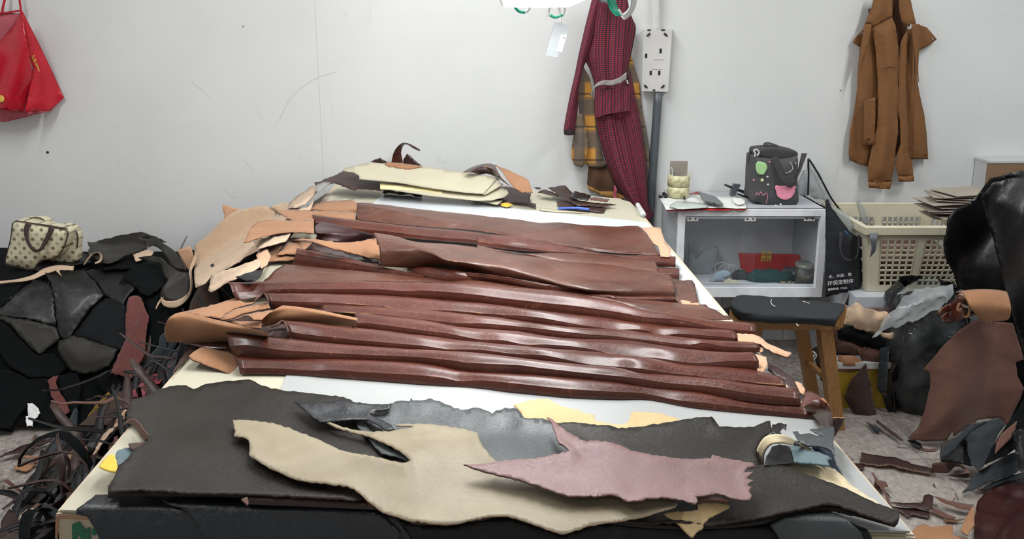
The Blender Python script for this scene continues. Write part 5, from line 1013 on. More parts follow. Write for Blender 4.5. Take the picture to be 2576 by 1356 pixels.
def mitre(a, b, c, d): return prism('frame_bar', [(p[0], CYF, p[1]) for p in (a, b, c, d)], (0, 0.024, 0), alu, cb)
mitre((CX0, CZ1), (CX1, CZ1), (CX1 - fw + .001, CZ1 - fw + .001), (CX0 + fw - .001, CZ1 - fw + .001)); mitre((CX0, CZ0), (CX0 + fw - .001, CZ0 + fw + .012), (CX1 - fw + .001, CZ0 + fw + .012), (CX1, CZ0))
mitre((CX0, CZ0 + .001), (CX0, CZ1 - .001), (CX0 + fw, CZ1 - fw), (CX0 + fw, CZ0 + fw + .013)); mitre((CX1, CZ1 - .001), (CX1, CZ0 + .001), (CX1 - fw, CZ0 + fw + .013), (CX1 - fw, CZ1 - fw))
box('inner_track', (CX0 + fw, CYF + 0.008, CZ1 - fw - 0.012), (CX1 - fw, CYF + 0.03, CZ1 - fw), greyside, cb, bev=0.001)
box('inner_track', (CX0 + fw, CYF + 0.008, CZ0 + fw + 0.012), (CX1 - fw, CYF + 0.03, CZ0 + fw + 0.02), greyside, cb, bev=0.001)
xm0, xm1 = 0.972, 1.03
g_a = box('glass_door', (CX0 + fw, CYF + 0.011, CZ0 + fw + 0.02), (xm1, CYF + 0.015, CZ1 - fw - 0.012), pane, cb, bev=0.0008, seg=1)
g_b = box('glass_door', (xm0, CYF + 0.022, CZ0 + fw + 0.02), (CX1 - fw, CYF + 0.026, CZ1 - fw - 0.012), pane, cb, bev=0.0008, seg=1)
for gx_, yy in ((0.735, 0.005), (0.975, 0.003), (1.225, 0.008)):
    c_ = box('clip', (gx_, CYF + yy, CZ1 - fw - 0.022), (gx_ + 0.046, CYF + yy + 0.006, CZ1 - fw - 0.006), off_pl, cb, bev=0.001)
    for k in (0.010, 0.034): lathe('screw', [(0, -0.003), (0.0035, -0.003), (0.0035, 0.0), (0.0, 0.0)], (gx_ + k, CYF + yy - 0.0005, CZ1 - fw - 0.011), dbrown, c_, n=8, axis=Matrix.Rotation(math.radians(-90), 3, 'X'))
BZ = CZ0 + 0.0225
G5 = lambda *c: F('g5', *c)
def onc(label, nm, cat, pts, y, m, **kw):
    a = dict(step=6, wr=0.006, ws=16, jit=0.3, puff=0.01, pw=14); a.update(kw)
    return S(nm, pts, y if callable(y) else Ys(y), m, label=label, cat=cat, **a)
def sitz(y0, k=0.3): return Hs(lambda x, y: BZ + k * np.maximum(0, y - y0))
rp = onc('red card packet with yellow characters lying in the glazed cabinet', 'card_packet', 'packet', G5(785, 562, 900, 563, 1115, 570, 1130, 600, 1145, 638, 1040, 640, 1005, 668, 960, 645, 900, 655, 830, 672, 795, 645), Ys(3.22), redp, wr=0.001, puff=0, th=0.006)
pr = aty(G5(898, 598), 3.206)[0]
text('printed_characters', '囍', 0.055, goldp, aty(G5(900, 603), 3.214)[0], Matrix.Rotation(math.radians(90), 3, 'X').to_euler(), rp, 0.0008)
onc('dark green cloth bundle under the red packet in the cabinet', 'cloth_bundle', 'cloth', G5(830, 680, 870, 655, 930, 660, 950, 645, 1000, 648, 1030, 665, 1070, 670, 1100, 690, 1095, 740, 1050, 765, 980, 755, 900, 765, 840, 740), Ys(3.14), plain('bottle_green_cloth', (0.012, 0.06, 0.06), 0.9, sc=40, bump=0.6), wr=0.02, ws=30, puff=0.03)
onc('grey cord hank lying beside the green cloth in the cabinet', 'cord_hank', 'cord', G5(730, 680, 770, 650, 810, 655, 850, 690, 900, 700, 920, 740, 860, 750, 800, 720, 750, 710), Ys(3.16), plain('dark_wool', (0.06, 0.065, 0.07), 0.95, sc=60, bump=1), wr=0.02, ws=40, puff=0.02)
onc('teal cloth strip at the front of the cabinet floor', 'cloth_strip', 'cloth', G5(900, 745, 960, 738, 1015, 736, 1005, 765, 930, 768), Ys(3.08), plain('teal_cloth', (0.01, 0.16, 0.16), 0.9), wr=0.004)
onc('pale blue face mask crumpled in the left of the cabinet', 'face_mask', 'face mask', G5(640, 690, 660, 668, 700, 655, 735, 662, 740, 690, 700, 705, 660, 712, 645, 712), Ys(3.12), plain('mask_fabric', (0.4, 0.52, 0.62), 0.8), wr=0.01)
onc('cream cloth wad beside the face mask in the cabinet', 'cloth_wad', 'cloth', G5(690, 730, 730, 702, 780, 715, 795, 740, 770, 750, 720, 748), Ys(3.10), plain('cream_cotton', (0.62, 0.58, 0.46), 0.9), wr=0.01)
onc('dark red cloth lying at the left front of the cabinet floor', 'cloth', 'cloth', G5(605, 760, 640, 745, 700, 745, 740, 752, 700, 775, 640, 778), Ys(3.06), plain('dark_red_cloth', (0.2, 0.02, 0.03), 0.8), wr=0.006)
onc('small white wrapped roll on the dark red cloth in the cabinet', 'wrapped_roll', 'roll', G5(632, 755, 650, 748, 680, 758, 672, 775, 645, 772), Ys(3.05), white_pl, wr=0.004, puff=0.012)
onc('clear carrier bag standing in the left of the cabinet', 'plastic_bag', 'plastic bag', G5(505, 515, 530, 540, 545, 590, 580, 560, 620, 530, 665, 525, 675, 560, 660, 610, 640, 640, 640, 700, 560, 720, 510, 700), Ys(3.24), polyw, wr=0.02, ws=25)
for i, (x_, y_, r_) in enumerate(((690, 640, 28), (715, 655, 30), (740, 648, 24))):
    pts = [(1500 + (x_ + r_ * 1.4 * math.cos(t)) / 2.187, 380 + (y_ + r_ * math.sin(t)) / 2.187) for t in np.linspace(0, 6.28, 16)]
    tube('cord_loop', aty(pts, 3.15 + 0.01 * i), 0.0016, whitet, n=5, label=('leftmost', 'middle', 'rightmost')[i] + ' thin white cord loop above the face mask in the cabinet', cat='cord')
jc = aty([(2022, 735)], 3.09)[0]; jr = 0.044
jar = thing('glass_jar', (jc[0], 3.09, BZ), 'clear glass jar half full of small beige beads in the cabinet', 'jar')
lathe('jar_body', [(0, 0), (jr, 0), (jr, 0.07), (jr * 0.93, 0.078), (jr * 0.93, 0.084)], (jc[0], 3.09, BZ), glass('jar_glass', (0.93, 0.95, 0.94), 0.12, 0.03, 0.3), jar)
lathe('lid', [(0, 0.10), (jr * 0.98, 0.10), (jr * 1.02, 0.096), (jr * 1.02, 0.083), (0, 0.083)], (jc[0], 3.09, BZ), plain('lid_tin', (0.42, 0.42, 0.38), 0.35, 0.5), jar)
bm = bmesh.new(); rr = random.Random(4)
for i in range(110):
    a_, q_ = rr.uniform(0, 6.28), jr * 0.85 * rr.random() ** 0.5
    bmesh.ops.create_icosphere(bm, subdivisions=1, radius=0.0055, matrix=Matrix.Translation((q_ * math.cos(a_), q_ * math.sin(a_), 0.008 + rr.uniform(0, 0.035))))
me = bpy.data.meshes.new('bead_fill'); bm.to_mesh(me); bm.free(); me.materials.append(plain('beige_beads', (0.42, 0.32, 0.24), 0.5)); link('bead_fill', me, jar, kind='stuff')
vt = thing('small_bottle', (jc[0] + 0.03, 3.05, BZ), 'small white bottle with orange cap in front of the glass jar', 'bottle')
lathe('body', [(0, 0), (0.009, 0), (0.009, 0.045), (0, 0.045)], (jc[0] + 0.03, 3.045, BZ), white_pl, vt, n=14); lathe('cap', [(0.0095, 0.045), (0.0095, 0.058), (0, 0.058)], (jc[0] + 0.03, 3.045, BZ), plain('orange_plastic', (0.6, 0.12, 0.03), 0.4), vt, n=14)
for i in range(22):
    x_ = rr.uniform(jc[0] - 0.11, jc[0] + 0.06); y_ = rr.uniform(3.04, 3.14)
    if abs(x_ - jc[0]) < jr + 0.006 and y_ > 3.03: x_ -= 0.1
    s_ = rr.uniform(0.004, 0.008); box('loose_bead', (x_ - s_, y_ - s_, BZ), (x_ + s_, y_ + s_, BZ + s_ * 1.4), MATS['beige_beads'], bev=s_ * 0.5, smooth=True, label='small beige bead loose on the cabinet floor beside the jar', cat='bead', group='loose beads on the cabinet floor')
# --- on the cabinet
TZ = CZ1 + 0.0005
H4 = lambda *c: F('h4', *c)
nb = onc('open notebook with crumpled pages and a red cover edge on the cabinet', 'notebook', 'notebook', H4(95, 735, 200, 690, 400, 675, 540, 655, 700, 690, 860, 700, 985, 690, 1000, 720, 1080, 760, 1092, 845, 880, 842, 640, 835, 400, 850, 165, 858), Hs(lambda x, y: TZ + 0.010 + 0 * x), paper, wr=0.004, ws=25, puff=0, step=8)
S('cover', H4(165, 858, 400, 852, 640, 838, 880, 845, 1092, 848, 1095, 858, 800, 868, 600, 862, 400, 872, 170, 872), Hs(lambda x, y: TZ + 0.003 + 0 * x), redp, nb, step=6)
S('cover', H4(430, 672, 540, 652, 580, 662, 640, 690, 580, 672, 500, 668), Hs(lambda x, y: TZ + 0.016 + 0 * x), redp, nb, step=5)
onc('white plastic packet lying on the open notebook', 'plastic_packet', 'packet', H4(200, 830, 215, 800, 290, 765, 420, 770, 600, 785, 660, 800, 640, 830, 500, 848, 300, 850), Hs(lambda x, y: TZ + 0.016 + 0 * x), plain('frosted_packet', (0.5, 0.56, 0.54), 0.3), wr=0.004, puff=0.008, step=6)
ph = thing('smartphone', tuple(atz(H4(680, 750), TZ + 0.02)[0]), 'dark grey smartphone lying across the notebook on the cabinet', 'phone')
flatp = atz(H4(535, 672, 640, 690, 740, 720, 825, 805, 815, 822, 700, 790, 610, 770), TZ + 0.026)
phb = prism('phone_body', flatp + np.array([[0, 0, 0.008]] + [[0, 0, 0.004]] * 6), (0, 0, -0.007), plain('graphite_phone', (0.1, 0.11, 0.115), 0.3), ph)
lathe('camera_lens', [(0, 0.0015), (0.005, 0.0015), (0.006, 0)], atz(H4(715, 785), TZ + 0.030)[0], blackpl, phb, n=12)
onc('crumpled white tissue ball on the cabinet beside the grey phone', 'tissue', 'tissue', H4(930, 730, 960, 715, 985, 730, 1040, 725, 1080, 755, 1070, 790, 1000, 800, 955, 780), Hs(lambda x, y: TZ + 0.02 + 0 * x), tissue, step=4, wr=0.006, ws=40, puff=0.02)
hm = thing('claw_hammer', tuple(atz(H4(960, 690), TZ)[0]), 'small black hammer propped on its head beside the canvas bag', 'hammer')
hy = 3.2
tube('handle', aty(H4(840, 572, 920, 605, 1040, 650, 1150, 690), hy), [0.004, 0.006, 0.0065, 0.008], blackpl, hm)
prism('head', aty(H4(938, 555, 1015, 565, 985, 615, 950, 690, 892, 690, 905, 630), hy + 0.01), (0, -0.02, 0), pipe, hm)
tube('tool_handle', aty(H4(985, 680, 1060, 705, 1150, 735), 3.13), [0.004, 0.005, 0.006], blackpl, label='thin black tool shaft lying beside the hammer on the cabinet', cat='tool')
tc_ = aty([(1706, 489)], 3.19)[0]; tR = 0.047
for k, lab in ((0, 'lower of the two stacked rolls of printed yellow tape on the cabinet'), (1, 'upper of the two stacked rolls of printed yellow tape on the cabinet')):
    t = thing('tape_roll', (tc_[0], 3.19, TZ + 0.012 + k * 0.05), lab, 'tape roll')
    lathe('tape', [(tR * 0.82, 0), (tR * (1 + 0.02 * k), 0.001), (tR * (1 + 0.02 * k), 0.048), (tR * 0.82, 0.049)], (tc_[0], 3.19, TZ + 0.012 + k * 0.05), tapep, t)
    lathe('core', [(tR * 0.82, 0.0), (tR * 0.82, 0.049), (tR * 0.76, 0.049), (tR * 0.76, 0.0)], (tc_[0], 3.19, TZ + 0.012 + k * 0.05), cardb, t)
p_ = aty(H4(210, 298, 413, 300), 3.21)
box('card', (p_[0][0], 3.205, TZ + 0.02), (p_[1][0], 3.208, p_[0][2]), cardb, bev=0.0005, label='grey card standing inside the stacked tape rolls', cat='card')
for i, (a_, b_) in enumerate(((( 225, 372), (255, 470)), ((245, 425), (260, 480)))):
    q0, q1 = aty(H4(*a_, *b_), 3.165); tube('pen', [q0, (q0 + q1) / 2, q1 + [0, 0.0, -0.05]], [0.002, 0.0035, 0.0035], (whitet, blackpl)[i], label=('white pen tip', 'stubby black pen')[i] + ' sticking out of the tape rolls', cat='pen')
for i, c_ in enumerate(((100, 690), (160, 668))):
    q_ = aty(H4(*c_), 3.17)[0]; cl = thing('binder_clip', (q_[0], 3.17, TZ + 0.01), ('left', 'right')[i] + ' one of two black binder clips beside the tape rolls', 'clip')
    box('clip_body', (q_[0] - 0.008, 3.162, TZ + 0.010), (q_[0] + 0.008, 3.178, TZ + 0.022), blackpl, cl, bev=0.003); tube('clip_wire', [q_ + [-0.006, 0, 0], q_ + [-0.004, 0, 0.012], q_ + [0.004, 0, 0.012], q_ + [0.006, 0, 0]], 0.0012, steel, cl, n=6)
q0, q1 = atz(H4(372, 690, 375, 735), TZ + 0.02); tube('pen', [q0, q1], [0.004, 0.005], blackpl, label='black pen end pointing at the viewer on the notebook', cat='pen')
# --- canvas lunch bag with round prints
by = 3.085
bg = thing('canvas_bag', (aty([(1952, 515)], by)[0][0], by + .06, TZ), 'charcoal canvas bag with pink and green round prints on the cabinet', 'bag')
fr_ = H4(1165, 440, 1175, 300, 1190, 240, 1300, 262, 1480, 272, 1600, 262, 1690, 240, 1702, 330, 1696, 480, 1700, 640, 1712, 760, 1690, 800, 1620, 815, 1450, 822, 1310, 822, 1240, 790, 1170, 775, 1145, 740, 1158, 640)
bgb = solid_bag('bag_body', fr_, 0.12, bagcloth, bg, by, 0.012, 1)
solid_bag('gathered_top', H4(1195, 245, 1190, 180, 1220, 160, 1300, 150, 1420, 145, 1560, 160, 1620, 170, 1680, 190, 1700, 230, 1660, 275, 1500, 285, 1300, 270), 0.09, webbing, bg, by + 0.012, 0.004, 1)
def dec(name, pts, m, e=0.004): return S(name, pts, Ys(by - 0.014 - e), m, bgb, step=4, jit=0, wr=0, th=0.0006, smooth=True)
def circ(cx, cy, r, n=14, ax=1.0): return [v for t in np.linspace(0, 2 * math.pi, n + 1)[:-1] for v in (cx + r * ax * math.cos(t), cy + r * math.sin(t))]
dec('pink_print', H4(1425, 610, 1440, 580, 1500, 590, 1640, 575, 1658, 610, 1650, 670, 1610, 725, 1550, 750, 1490, 735, 1450, 700, 1438, 650), pinkp); dec('green_print', H4(1202, 345, 1225, 305, 1270, 310, 1320, 330, 1335, 380, 1315, 430, 1280, 462, 1225, 445, 1205, 400), greenp)
for (x_, y_, r_, m_) in ((1362, 312, 10, pinkp), (1338, 482, 12, printw), (1276, 522, 19, limep), (1344, 573, 12, printw), (1180, 520, 12, pinkp), (1490, 802, 12, printw), (1435, 812, 9, printw), (1665, 325, 8, printw), (1668, 605, 8, printw)):
    dec('dot_print', F('h4', *circ(x_, y_, r_)), m_)
def outl(name, pts, m, r=0.0012): tube(name, aty(pts, by - 0.017), r, m, bgb, n=5, res=40)
outl('line_print', H4(1600, 315, 1622, 350, 1628, 390, 1600, 420, 1545, 442), printw)
outl('line_print', H4(1205, 700, 1215, 665, 1240, 690, 1260, 655, 1290, 700, 1320, 668, 1338, 700, 1330, 760, 1318, 790), pinkp)
ribbon('strap', aty(H4(1425, 250, 1450, 350, 1490, 450, 1540, 530, 1590, 565, 1650, 555, 1690, 480, 1725, 350, 1762, 210), np.array([by - .02, by - .025, by - .03, by - .035, by - .035, by - .03, by - .02, by + .01, by + .03])), [(0.022, 0, 0.0), (0.024, 0, 0.006), (0.02, 0, 0.012), (0.014, 0, 0.02), (0.004, 0, 0.026), (0.014, 0, 0.02), (0.022, 0, 0.006), (0.024, 0, 0.0), (0.024, 0, 0.0)], webbing, bg, th=0.003)
ribbon('strap', aty(H4(1150, 430, 1140, 350, 1142, 260, 1165, 185, 1210, 165), np.array([by + .06, by + .06, by + .055, by + .05, by + .04])), (0.017, 0.006, 0.003), webbing, bg, th=0.003)
ribbon('top_loop', aty(H4(1300, 150, 1300, 110, 1340, 92, 1400, 105, 1470, 130, 1510, 150), by + 0.05), (0.0, 0.022, 0.007), webbing, bg, th=0.002)
tube('drawstring', aty(H4(1190, 250, 1195, 210, 1180, 180, 1215, 168, 1240, 205, 1215, 240), by - 0.005), 0.004, whitet, bg, n=6)
# --- sheer bag and black tote beside the cabinet
sb = thing('sheer_bag', tuple(aty([(2060, 560)], 3.28)[0]), 'clear plastic bag with black edging hanging behind the canvas bag', 'bag')
S('bag_film', G5(1110, 190, 1150, 100, 1168, 45, 1200, 75, 1245, 160, 1290, 260, 1330, 330, 1420, 410, 1425, 480, 1380, 470, 1300, 380, 1262, 270, 1170, 240, 1110, 240), Ys(3.27), polyw, sb, step=7, wr=0.03, ws=25, puff=0.02)
for pts in (G5(1166, 42, 1168, 120, 1165, 240), G5(1168, 42, 1200, 90, 1240, 160), G5(1240, 160, 1300, 270, 1380, 370, 1440, 440)):
    tube('edging', aty(pts, 3.245), 0.004, blackpl, sb, n=6)
tt = thing('tote_bag', tuple(aty([(2120, 760)], 2.94)[0]), 'black non-woven tote bag with white Chinese lettering beside the cabinet', 'bag')
tb_f = G5(1262, 270, 1275, 262, 1290, 300, 1340, 370, 1390, 440, 1440, 470, 1446, 560, 1448, 650, 1442, 740, 1405, 770, 1380, 780, 1260, 806)
ty = lambda p: aty(p, 2.93 + 0.00003 * (p[:, 0] - 2080))
S('bag_body', tb_f, ty, totecl, tt, step=8, wr=0.010, ws=12, puff=0.03, pw=22, th=0.003)
S('bag_side', G5(1440, 470, 1500, 480, 1490, 600, 1480, 700, 1450, 760, 1420, 790, 1385, 850, 1370, 840, 1400, 770, 1442, 740), lambda p: aty(p, 2.94 + 0.001 * (p[:, 0] - 2155)), totecl, tt, step=8, wr=0.01, puff=0.01)
ribbon('strap', aty(G5(1348, 450, 1345, 540, 1365, 590, 1400, 600, 1432, 580, 1442, 530, 1444, 460), 2.89), [(0.012, 0, 0), (0.012, 0, 0.002), (0.008, 0, 0.010), (0.0, 0, 0.013), (0.008, 0, -0.010), (0.012, 0, 0), (0.012, 0, 0)], webbing, tt)
S('plastic_liner', G5(1255, 270, 1290, 275, 1370, 350, 1415, 420, 1425, 478, 1390, 470, 1345, 430, 1300, 360), Ys(2.955), polyw, tt, step=7, wr=0.02, ws=30)
S('blue_cloth', G5(1328, 438, 1350, 432, 1380, 448, 1395, 470, 1388, 482, 1350, 460), Ys(2.925), plain('blue_cloth', (0.03, 0.2, 0.5), 0.6), tt, step=4)
tw = Matrix.Rotation(math.radians(90), 3, 'X'); tilt = (Matrix.Rotation(math.radians(-7), 3, 'Y') @ tw).to_euler()
def tote_text(s, x, y, size): text('printed_text', s, size, printw, aty(G5(x, y), 2.888)[0], tilt, tt, 0.0005)
tote_text('木、木皮、软', 1278, 700, 0.0158); tote_text('环保定制体', 1272, 740, 0.0215); tote_text('服务热线: 173.52', 1275, 768, 0.0108)
# --- stool with a quilt roll
st = thing('wooden_stool', tuple(atz([(1980, 1040)], 0)[0]), 'pine bench stool with splayed legs, topped by a rolled black quilt', 'stool')
sz = 0.455
seat0, seat1 = atz([(1845, 800), (2118, 815)], sz); 
sx0, sx1 = seat0[0], seat1[0] + 0.01; sy0 = 2.47; sy1 = 2.62
prism('seat', [(sx0, sy0, sz), (sx1, sy0, sz), (sx1 + 0.02, sy1, sz), (sx0 + 0.02, sy1, sz)], (0, 0, -0.035), stoolw, st)
def leg(a, b, w, dpt):
    a, b = np.array(a), np.array(b); o = np.array([[-w / 2, -dpt / 2, 0], [w / 2, -dpt / 2, 0], [w / 2, dpt / 2, 0], [-w / 2, dpt / 2, 0]])
    V = np.vstack([a + o, b + o]); f = [(0, 1, 2, 3), (7, 6, 5, 4)] + [(i, 4 + i, 4 + (i + 1) % 4, (i + 1) % 4) for i in range(4)]
    return finish('leg', V, f, stoolw, st, smooth=False)
fl_pt = atz([(2104, 1075), (2045, 1000), (1905, 1010), (1985, 960)], 0)
leg((sx1 - 0.045, sy0 + 0.03, sz - 0.03), fl_pt[0], 0.046, 0.046)
leg((sx1 - 0.10, sy1 - 0.03, sz - 0.03), (fl_pt[1][0], fl_pt[1][1], 0), 0.042, 0.04)
leg((sx0 + 0.07, sy0 + 0.03, sz - 0.03), (sx0 - 0.0, sy0 - 0.05, 0), 0.044, 0.046)
leg((sx0 + 0.13, sy1 - 0.02, sz - 0.03), (sx0 + 0.10, sy1 + 0.1, 0), 0.042, 0.04)
tube('stretcher', [((sx1 - 0.045 + fl_pt[0][0]) / 2, (sy0 + fl_pt[0][1]) / 2, 0.2), ((sx1 - 0.1 + fl_pt[1][0]) / 2, (sy1 + fl_pt[1][1]) / 2, 0.2)], 0.012, stoolw, st)
CC = lambda *c: F('c', *c)
qr = thing('quilt_roll', ((sx0 + sx1) / 2, 2.54, sz), 'black quilted cloth rolled up on the wooden stool', 'cushion')
zq = sz + 0.002
loft('rolled_cloth', [atz(CC(1060, 215, 1180, 305, 1300, 325, 1600, 340, 1800, 352, 1995, 372), zq), atz(CC(1045, 195, 1180, 285, 1300, 310, 1600, 325, 1800, 335, 2000, 350), zq + 0.035), atz(CC(1055, 170, 1180, 230, 1300, 240, 1600, 260, 1800, 285, 2020, 290), zq + 0.062),
     atz(CC(1075, 120, 1150, 110, 1250, 120, 1600, 150, 1850, 175, 2080, 200), zq + 0.078), atz(CC(1110, 92, 1180, 84, 1300, 90, 1600, 118, 1850, 138, 2092, 165), zq + 0.07),
     atz(CC(1112, 95, 1180, 87, 1300, 93, 1600, 121, 1850, 141, 2092, 168), zq + 0.01)], clothb, qr, N=60, wr=0.010, ws=(14, 14), th=0.004)
for pts in (CC(1430, 120, 1425, 145, 1440, 170, 1465, 182), CC(1710, 135, 1740, 145, 1770, 155), CC(1655, 335, 1665, 355, 1675, 350)):
    tube('stray_thread', ath(pts, lambda x, y: x * 0 + zq + 0.08), 0.0015, whitet, qr, n=5)
S('end_layer', CC(1990, 368, 2095, 170, 2105, 172, 2108, 210, 2070, 378, 2040, 380), Ys(2.455), stoolw, st, step=7, jit=0.1, wr=0, th=0.02)
S('cloth_tail', CC(965, 195, 1055, 195, 1060, 260, 1040, 290, 985, 262), Ys(2.6), clothb, qr, step=7, wr=0.01)
# --- basket on a grey box
gb = box('storage_box', (1.40, 2.86, 0), (2.3, 3.32, 0.40), greyside, bev=0.004, label='grey box under the cream plastic basket, mostly hidden by leather', cat='box')
bk = thing('laundry_basket', (1.70, 3.05, 0.401), 'cream plastic basket with square holes, on the grey box by the wall', 'basket')
bx0, bx1, byf, byb, bz0, bz1 = 1.425, 1.90, 2.87, 3.27, 0.402, 0.69
tp_ = 0.045
def corner(ix, iy, t):  # taper to the bottom
    x = (bx0 + tp_ * (1 - t)) if ix == 0 else (bx1 - tp_ * (1 - t)); y = (byf + tp_ * (1 - t)) if iy == 0 else (byb - tp_ * (1 - t)); return np.array([x, y, bz0 + (bz1 - bz0) * t])
def side(c0, c1, nm, cols, rows_):
    V, f = [], []
    def P(u, v): return (corner(*c0, v) * (1 - u) + corner(*c1, v) * u)
    nrm = np.cross(P(1, 0) - P(0, 0), P(0, 1) - P(0, 0)); nrm /= np.linalg.norm(nrm); t_ = nrm * 0.004
    def bar(u0, u1, v0, v1):
        b = len(V); q = [P(u0, v0), P(u1, v0), P(u1, v1), P(u0, v1)]; V.extend([p - t_ / 2 for p in q] + [p + t_ / 2 for p in q])
        f.extend([(b, b + 1, b + 2, b + 3), (b + 7, b + 6, b + 5, b + 4)] + [(b + i, b + 4 + i, b + 4 + (i + 1) % 4, b + (i + 1) % 4) for i in range(4)])
    bar(0, 1, 0.80, 1); bar(0, 1, 0, 0.10)
    gu = cols
    for (a, b_, n_) in gu:
        w = (b_ - a) / n_
        for i in range(n_ + 1): bar(a + i * w - 0.12 * w, a + i * w + 0.12 * w, 0.10, 0.80)
        for j in range(1, rows_): v = 0.10 + 0.70 * j / rows_; bar(a, b_, v - 0.012, v + 0.012)
    prev = 0
    for (a, b_, n_) in gu + [(1, 1, 1)]:
        if a - prev > 0.01: bar(prev, a, 0.10, 0.80)
        prev = b_
    finish(nm, V, f, bbasket, bk, smooth=False)
side((0, 0), (1, 0), 'lattice_side', [(0.12, 0.44, 5), (0.52, 0.92, 7)], 9)
side((0, 1), (0, 0), 'lattice_side', [(0.1, 0.9, 9)], 4)
side((1, 1), (0, 1), 'lattice_side', [(0.08, 0.46, 7), (0.54, 0.92, 7)], 8); side((1, 0), (1, 1), 'lattice_side', [(0.1, 0.9, 9)], 4)
prism('basket_floor', [corner(0, 0, 0), corner(1, 0, 0), corner(1, 1, 0), corner(0, 1, 0)], (0, 0, 0.004), bbasket, bk)
rimp = [corner(0, 0, 1), corner(1, 0, 1), corner(1, 1, 1), corner(0, 1, 1)]
V, f = [], []
for (e, z) in ((0.0, -0.03), (0.014, -0.03), (0.016, 0.0), (0.004, 0.006), (-0.003, 0.0)):
    for k, c_ in enumerate(rimp):
        sxn = -1 if k in (0, 3) else 1; syn = -1 if k in (0, 1) else 1; V.append(c_ + np.array([sxn * e, syn * e, z]))
for i in range(4):
    for k in range(4): f.append((i * 4 + k, i * 4 + (k + 1) % 4, (i + 1) * 4 + (k + 1) % 4, (i + 1) * 4 + k))
finish('rim', V, f, bbasket, bk, smooth=False)
gx, gy = np.meshgrid(np.linspace(bx0 + 0.05, bx1 - 0.05, 22), np.linspace(byf + 0.05, byb - 0.05, 18)); gz = 0.53 + 0.06 * fbm(gx * 14, gy * 14) + 0.06 * (gx - bx0)
V = np.stack([gx, gy, gz], 2).reshape(-1, 3)
finish('basket_filling', V, [(i * 22 + j, i * 22 + j + 1, (i + 1) * 22 + j + 1, (i + 1) * 22 + j) for i in range(17) for j in range(21)], umber, label='mixed brown and red scraps filling the cream basket', cat='scraps', kind='stuff')
solid(bpy.data.objects['basket_filling'], 0.08, -1)
for k in range(14):
    x_ = rr.uniform(bx0 + 0.09, bx1 - 0.06); z_ = rr.uniform(0.44, 0.58)
    o_ = scatter('tan' if k % 2 else 'brown', x_, byf + 0.055, z_, rr.uniform(0, 3.1), 1.57, rr.uniform(-0.5, 0.5), 0.5, kinds={'tan': (0, 'tan scrap seen through the holes of the cream basket', 'scraps inside the basket'), 'brown': (0, 'brown scrap seen through the holes of the cream basket', 'dark scraps inside the basket')})
G6 = lambda *c: F('g6', *c)
loft('cloth_strip', [aty(G6(260, 270, 262, 300, 268, 340, 262, 372), np.array([2.92, 2.83, 2.835, 2.85])), aty(G6(290, 262, 288, 300, 284, 330, 280, 352), np.array([2.92, 2.83, 2.835, 2.85]))], plain('grey_blue_cloth', (0.13, 0.15, 0.17), 0.9, sc=60, bump=0.4), N=20, M=5, label='grey-blue cloth strip hanging over the left front corner of the basket', cat='cloth')
S('plastic_bag', G6(215, 180, 225, 172, 245, 210, 262, 250, 240, 252, 225, 215), Ys(3.2), polyw, step=5, label='wisp of clear plastic bag sticking up behind the basket rim', cat='plastic bag')
ST = plain('grey_brown_card', (0.36, 0.31, 0.26), 0.8, sc=12)
for k in range(12):
    z_ = 0.700 + k * 0.0095; r_ = random.Random(k); y0 = 2.93 + r_.uniform(-0.015, 0.015); x0 = 1.735 + 0.016 * (k > 7) * (k - 7) + r_.uniform(-0.02, 0.02) - 0.002 * k
    rot = Matrix.Rotation(r_.uniform(-0.35, 0.25), 3, 'Z') @ Matrix.Rotation(r_.uniform(-0.05, 0.03), 3, 'Y')
    me_ = box('cardboard_piece', (x0, y0, z_), (x0 + 0.20, y0 + 0.15, z_ + 0.004), ST, bev=0.001, seg=1, rot=rot, label='%s piece of grey-brown card in the stack on the basket' % ('lowest', 'second lowest', 'third lowest', 'fourth lowest', 'fifth lowest', 'sixth lowest', 'sixth from the top', 'fifth from the top', 'fourth from the top', 'third from the top', 'second from the top', 'topmost')[k], cat='card', group='stack of grey-brown card on the basket')
# ------------------------------------------------------------------ right: the draped leathers, sack and scraps
cratew = wood('brown_plywood', (0.2, 0.12, 0.065), (0.32, 0.2, 0.12), (1.5, 12, 12))
ct = thing('wooden_crate', tuple(aty([(2540, 500)], 3.24)[0]), 'shallow wooden crate with white edges against the wall behind the black leather', 'crate')
cx0, cx1, cy0, cy1, cz1 = 2.126, 2.8, 3.24, 3.345, 0.882
box('front_board', (cx0, cy0, 0.0), (cx1, cy0 + 0.018, cz1), cratew, ct, bev=0.002); box('side_board', (cx0, cy0 + 0.018, 0.0), (cx0 + 0.018, cy1, cz1), whitelam, ct, bev=0.002); box('side_board', (cx1 - 0.018, cy0 + 0.018, 0.0), (cx1, cy1, cz1), craft, ct, bev=0.002)
box('lid', (cx0 - 0.003, cy0 - 0.003, cz1), (cx1 + 0.003, cy1, cz1 + 0.012), whitelam, ct, bev=0.002)
nx, ny = 30, 40
gu, gv = np.meshgrid(np.linspace(0, 1, nx), np.linspace(0, 1, ny))
V = np.stack([1.86 + 0.96 * gu - 0.0 * gv, 2.55 + 0.35 * gv + 0.12 * fbm(gu * 6, gv * 6) , 0.02 + 0.88 * gv * (1 - 0.3 * (1 - gu) ** 2)], 2).reshape(-1, 3)
core = finish('leather_pile', V, [(i * nx + j, i * nx + j + 1, (i + 1) * nx + j + 1, (i + 1) * nx + j) for i in range(ny - 1) for j in range(nx - 1)], blacks, label='pile of black leather stacked against the crate at the right edge', cat='heap', kind='stuff')
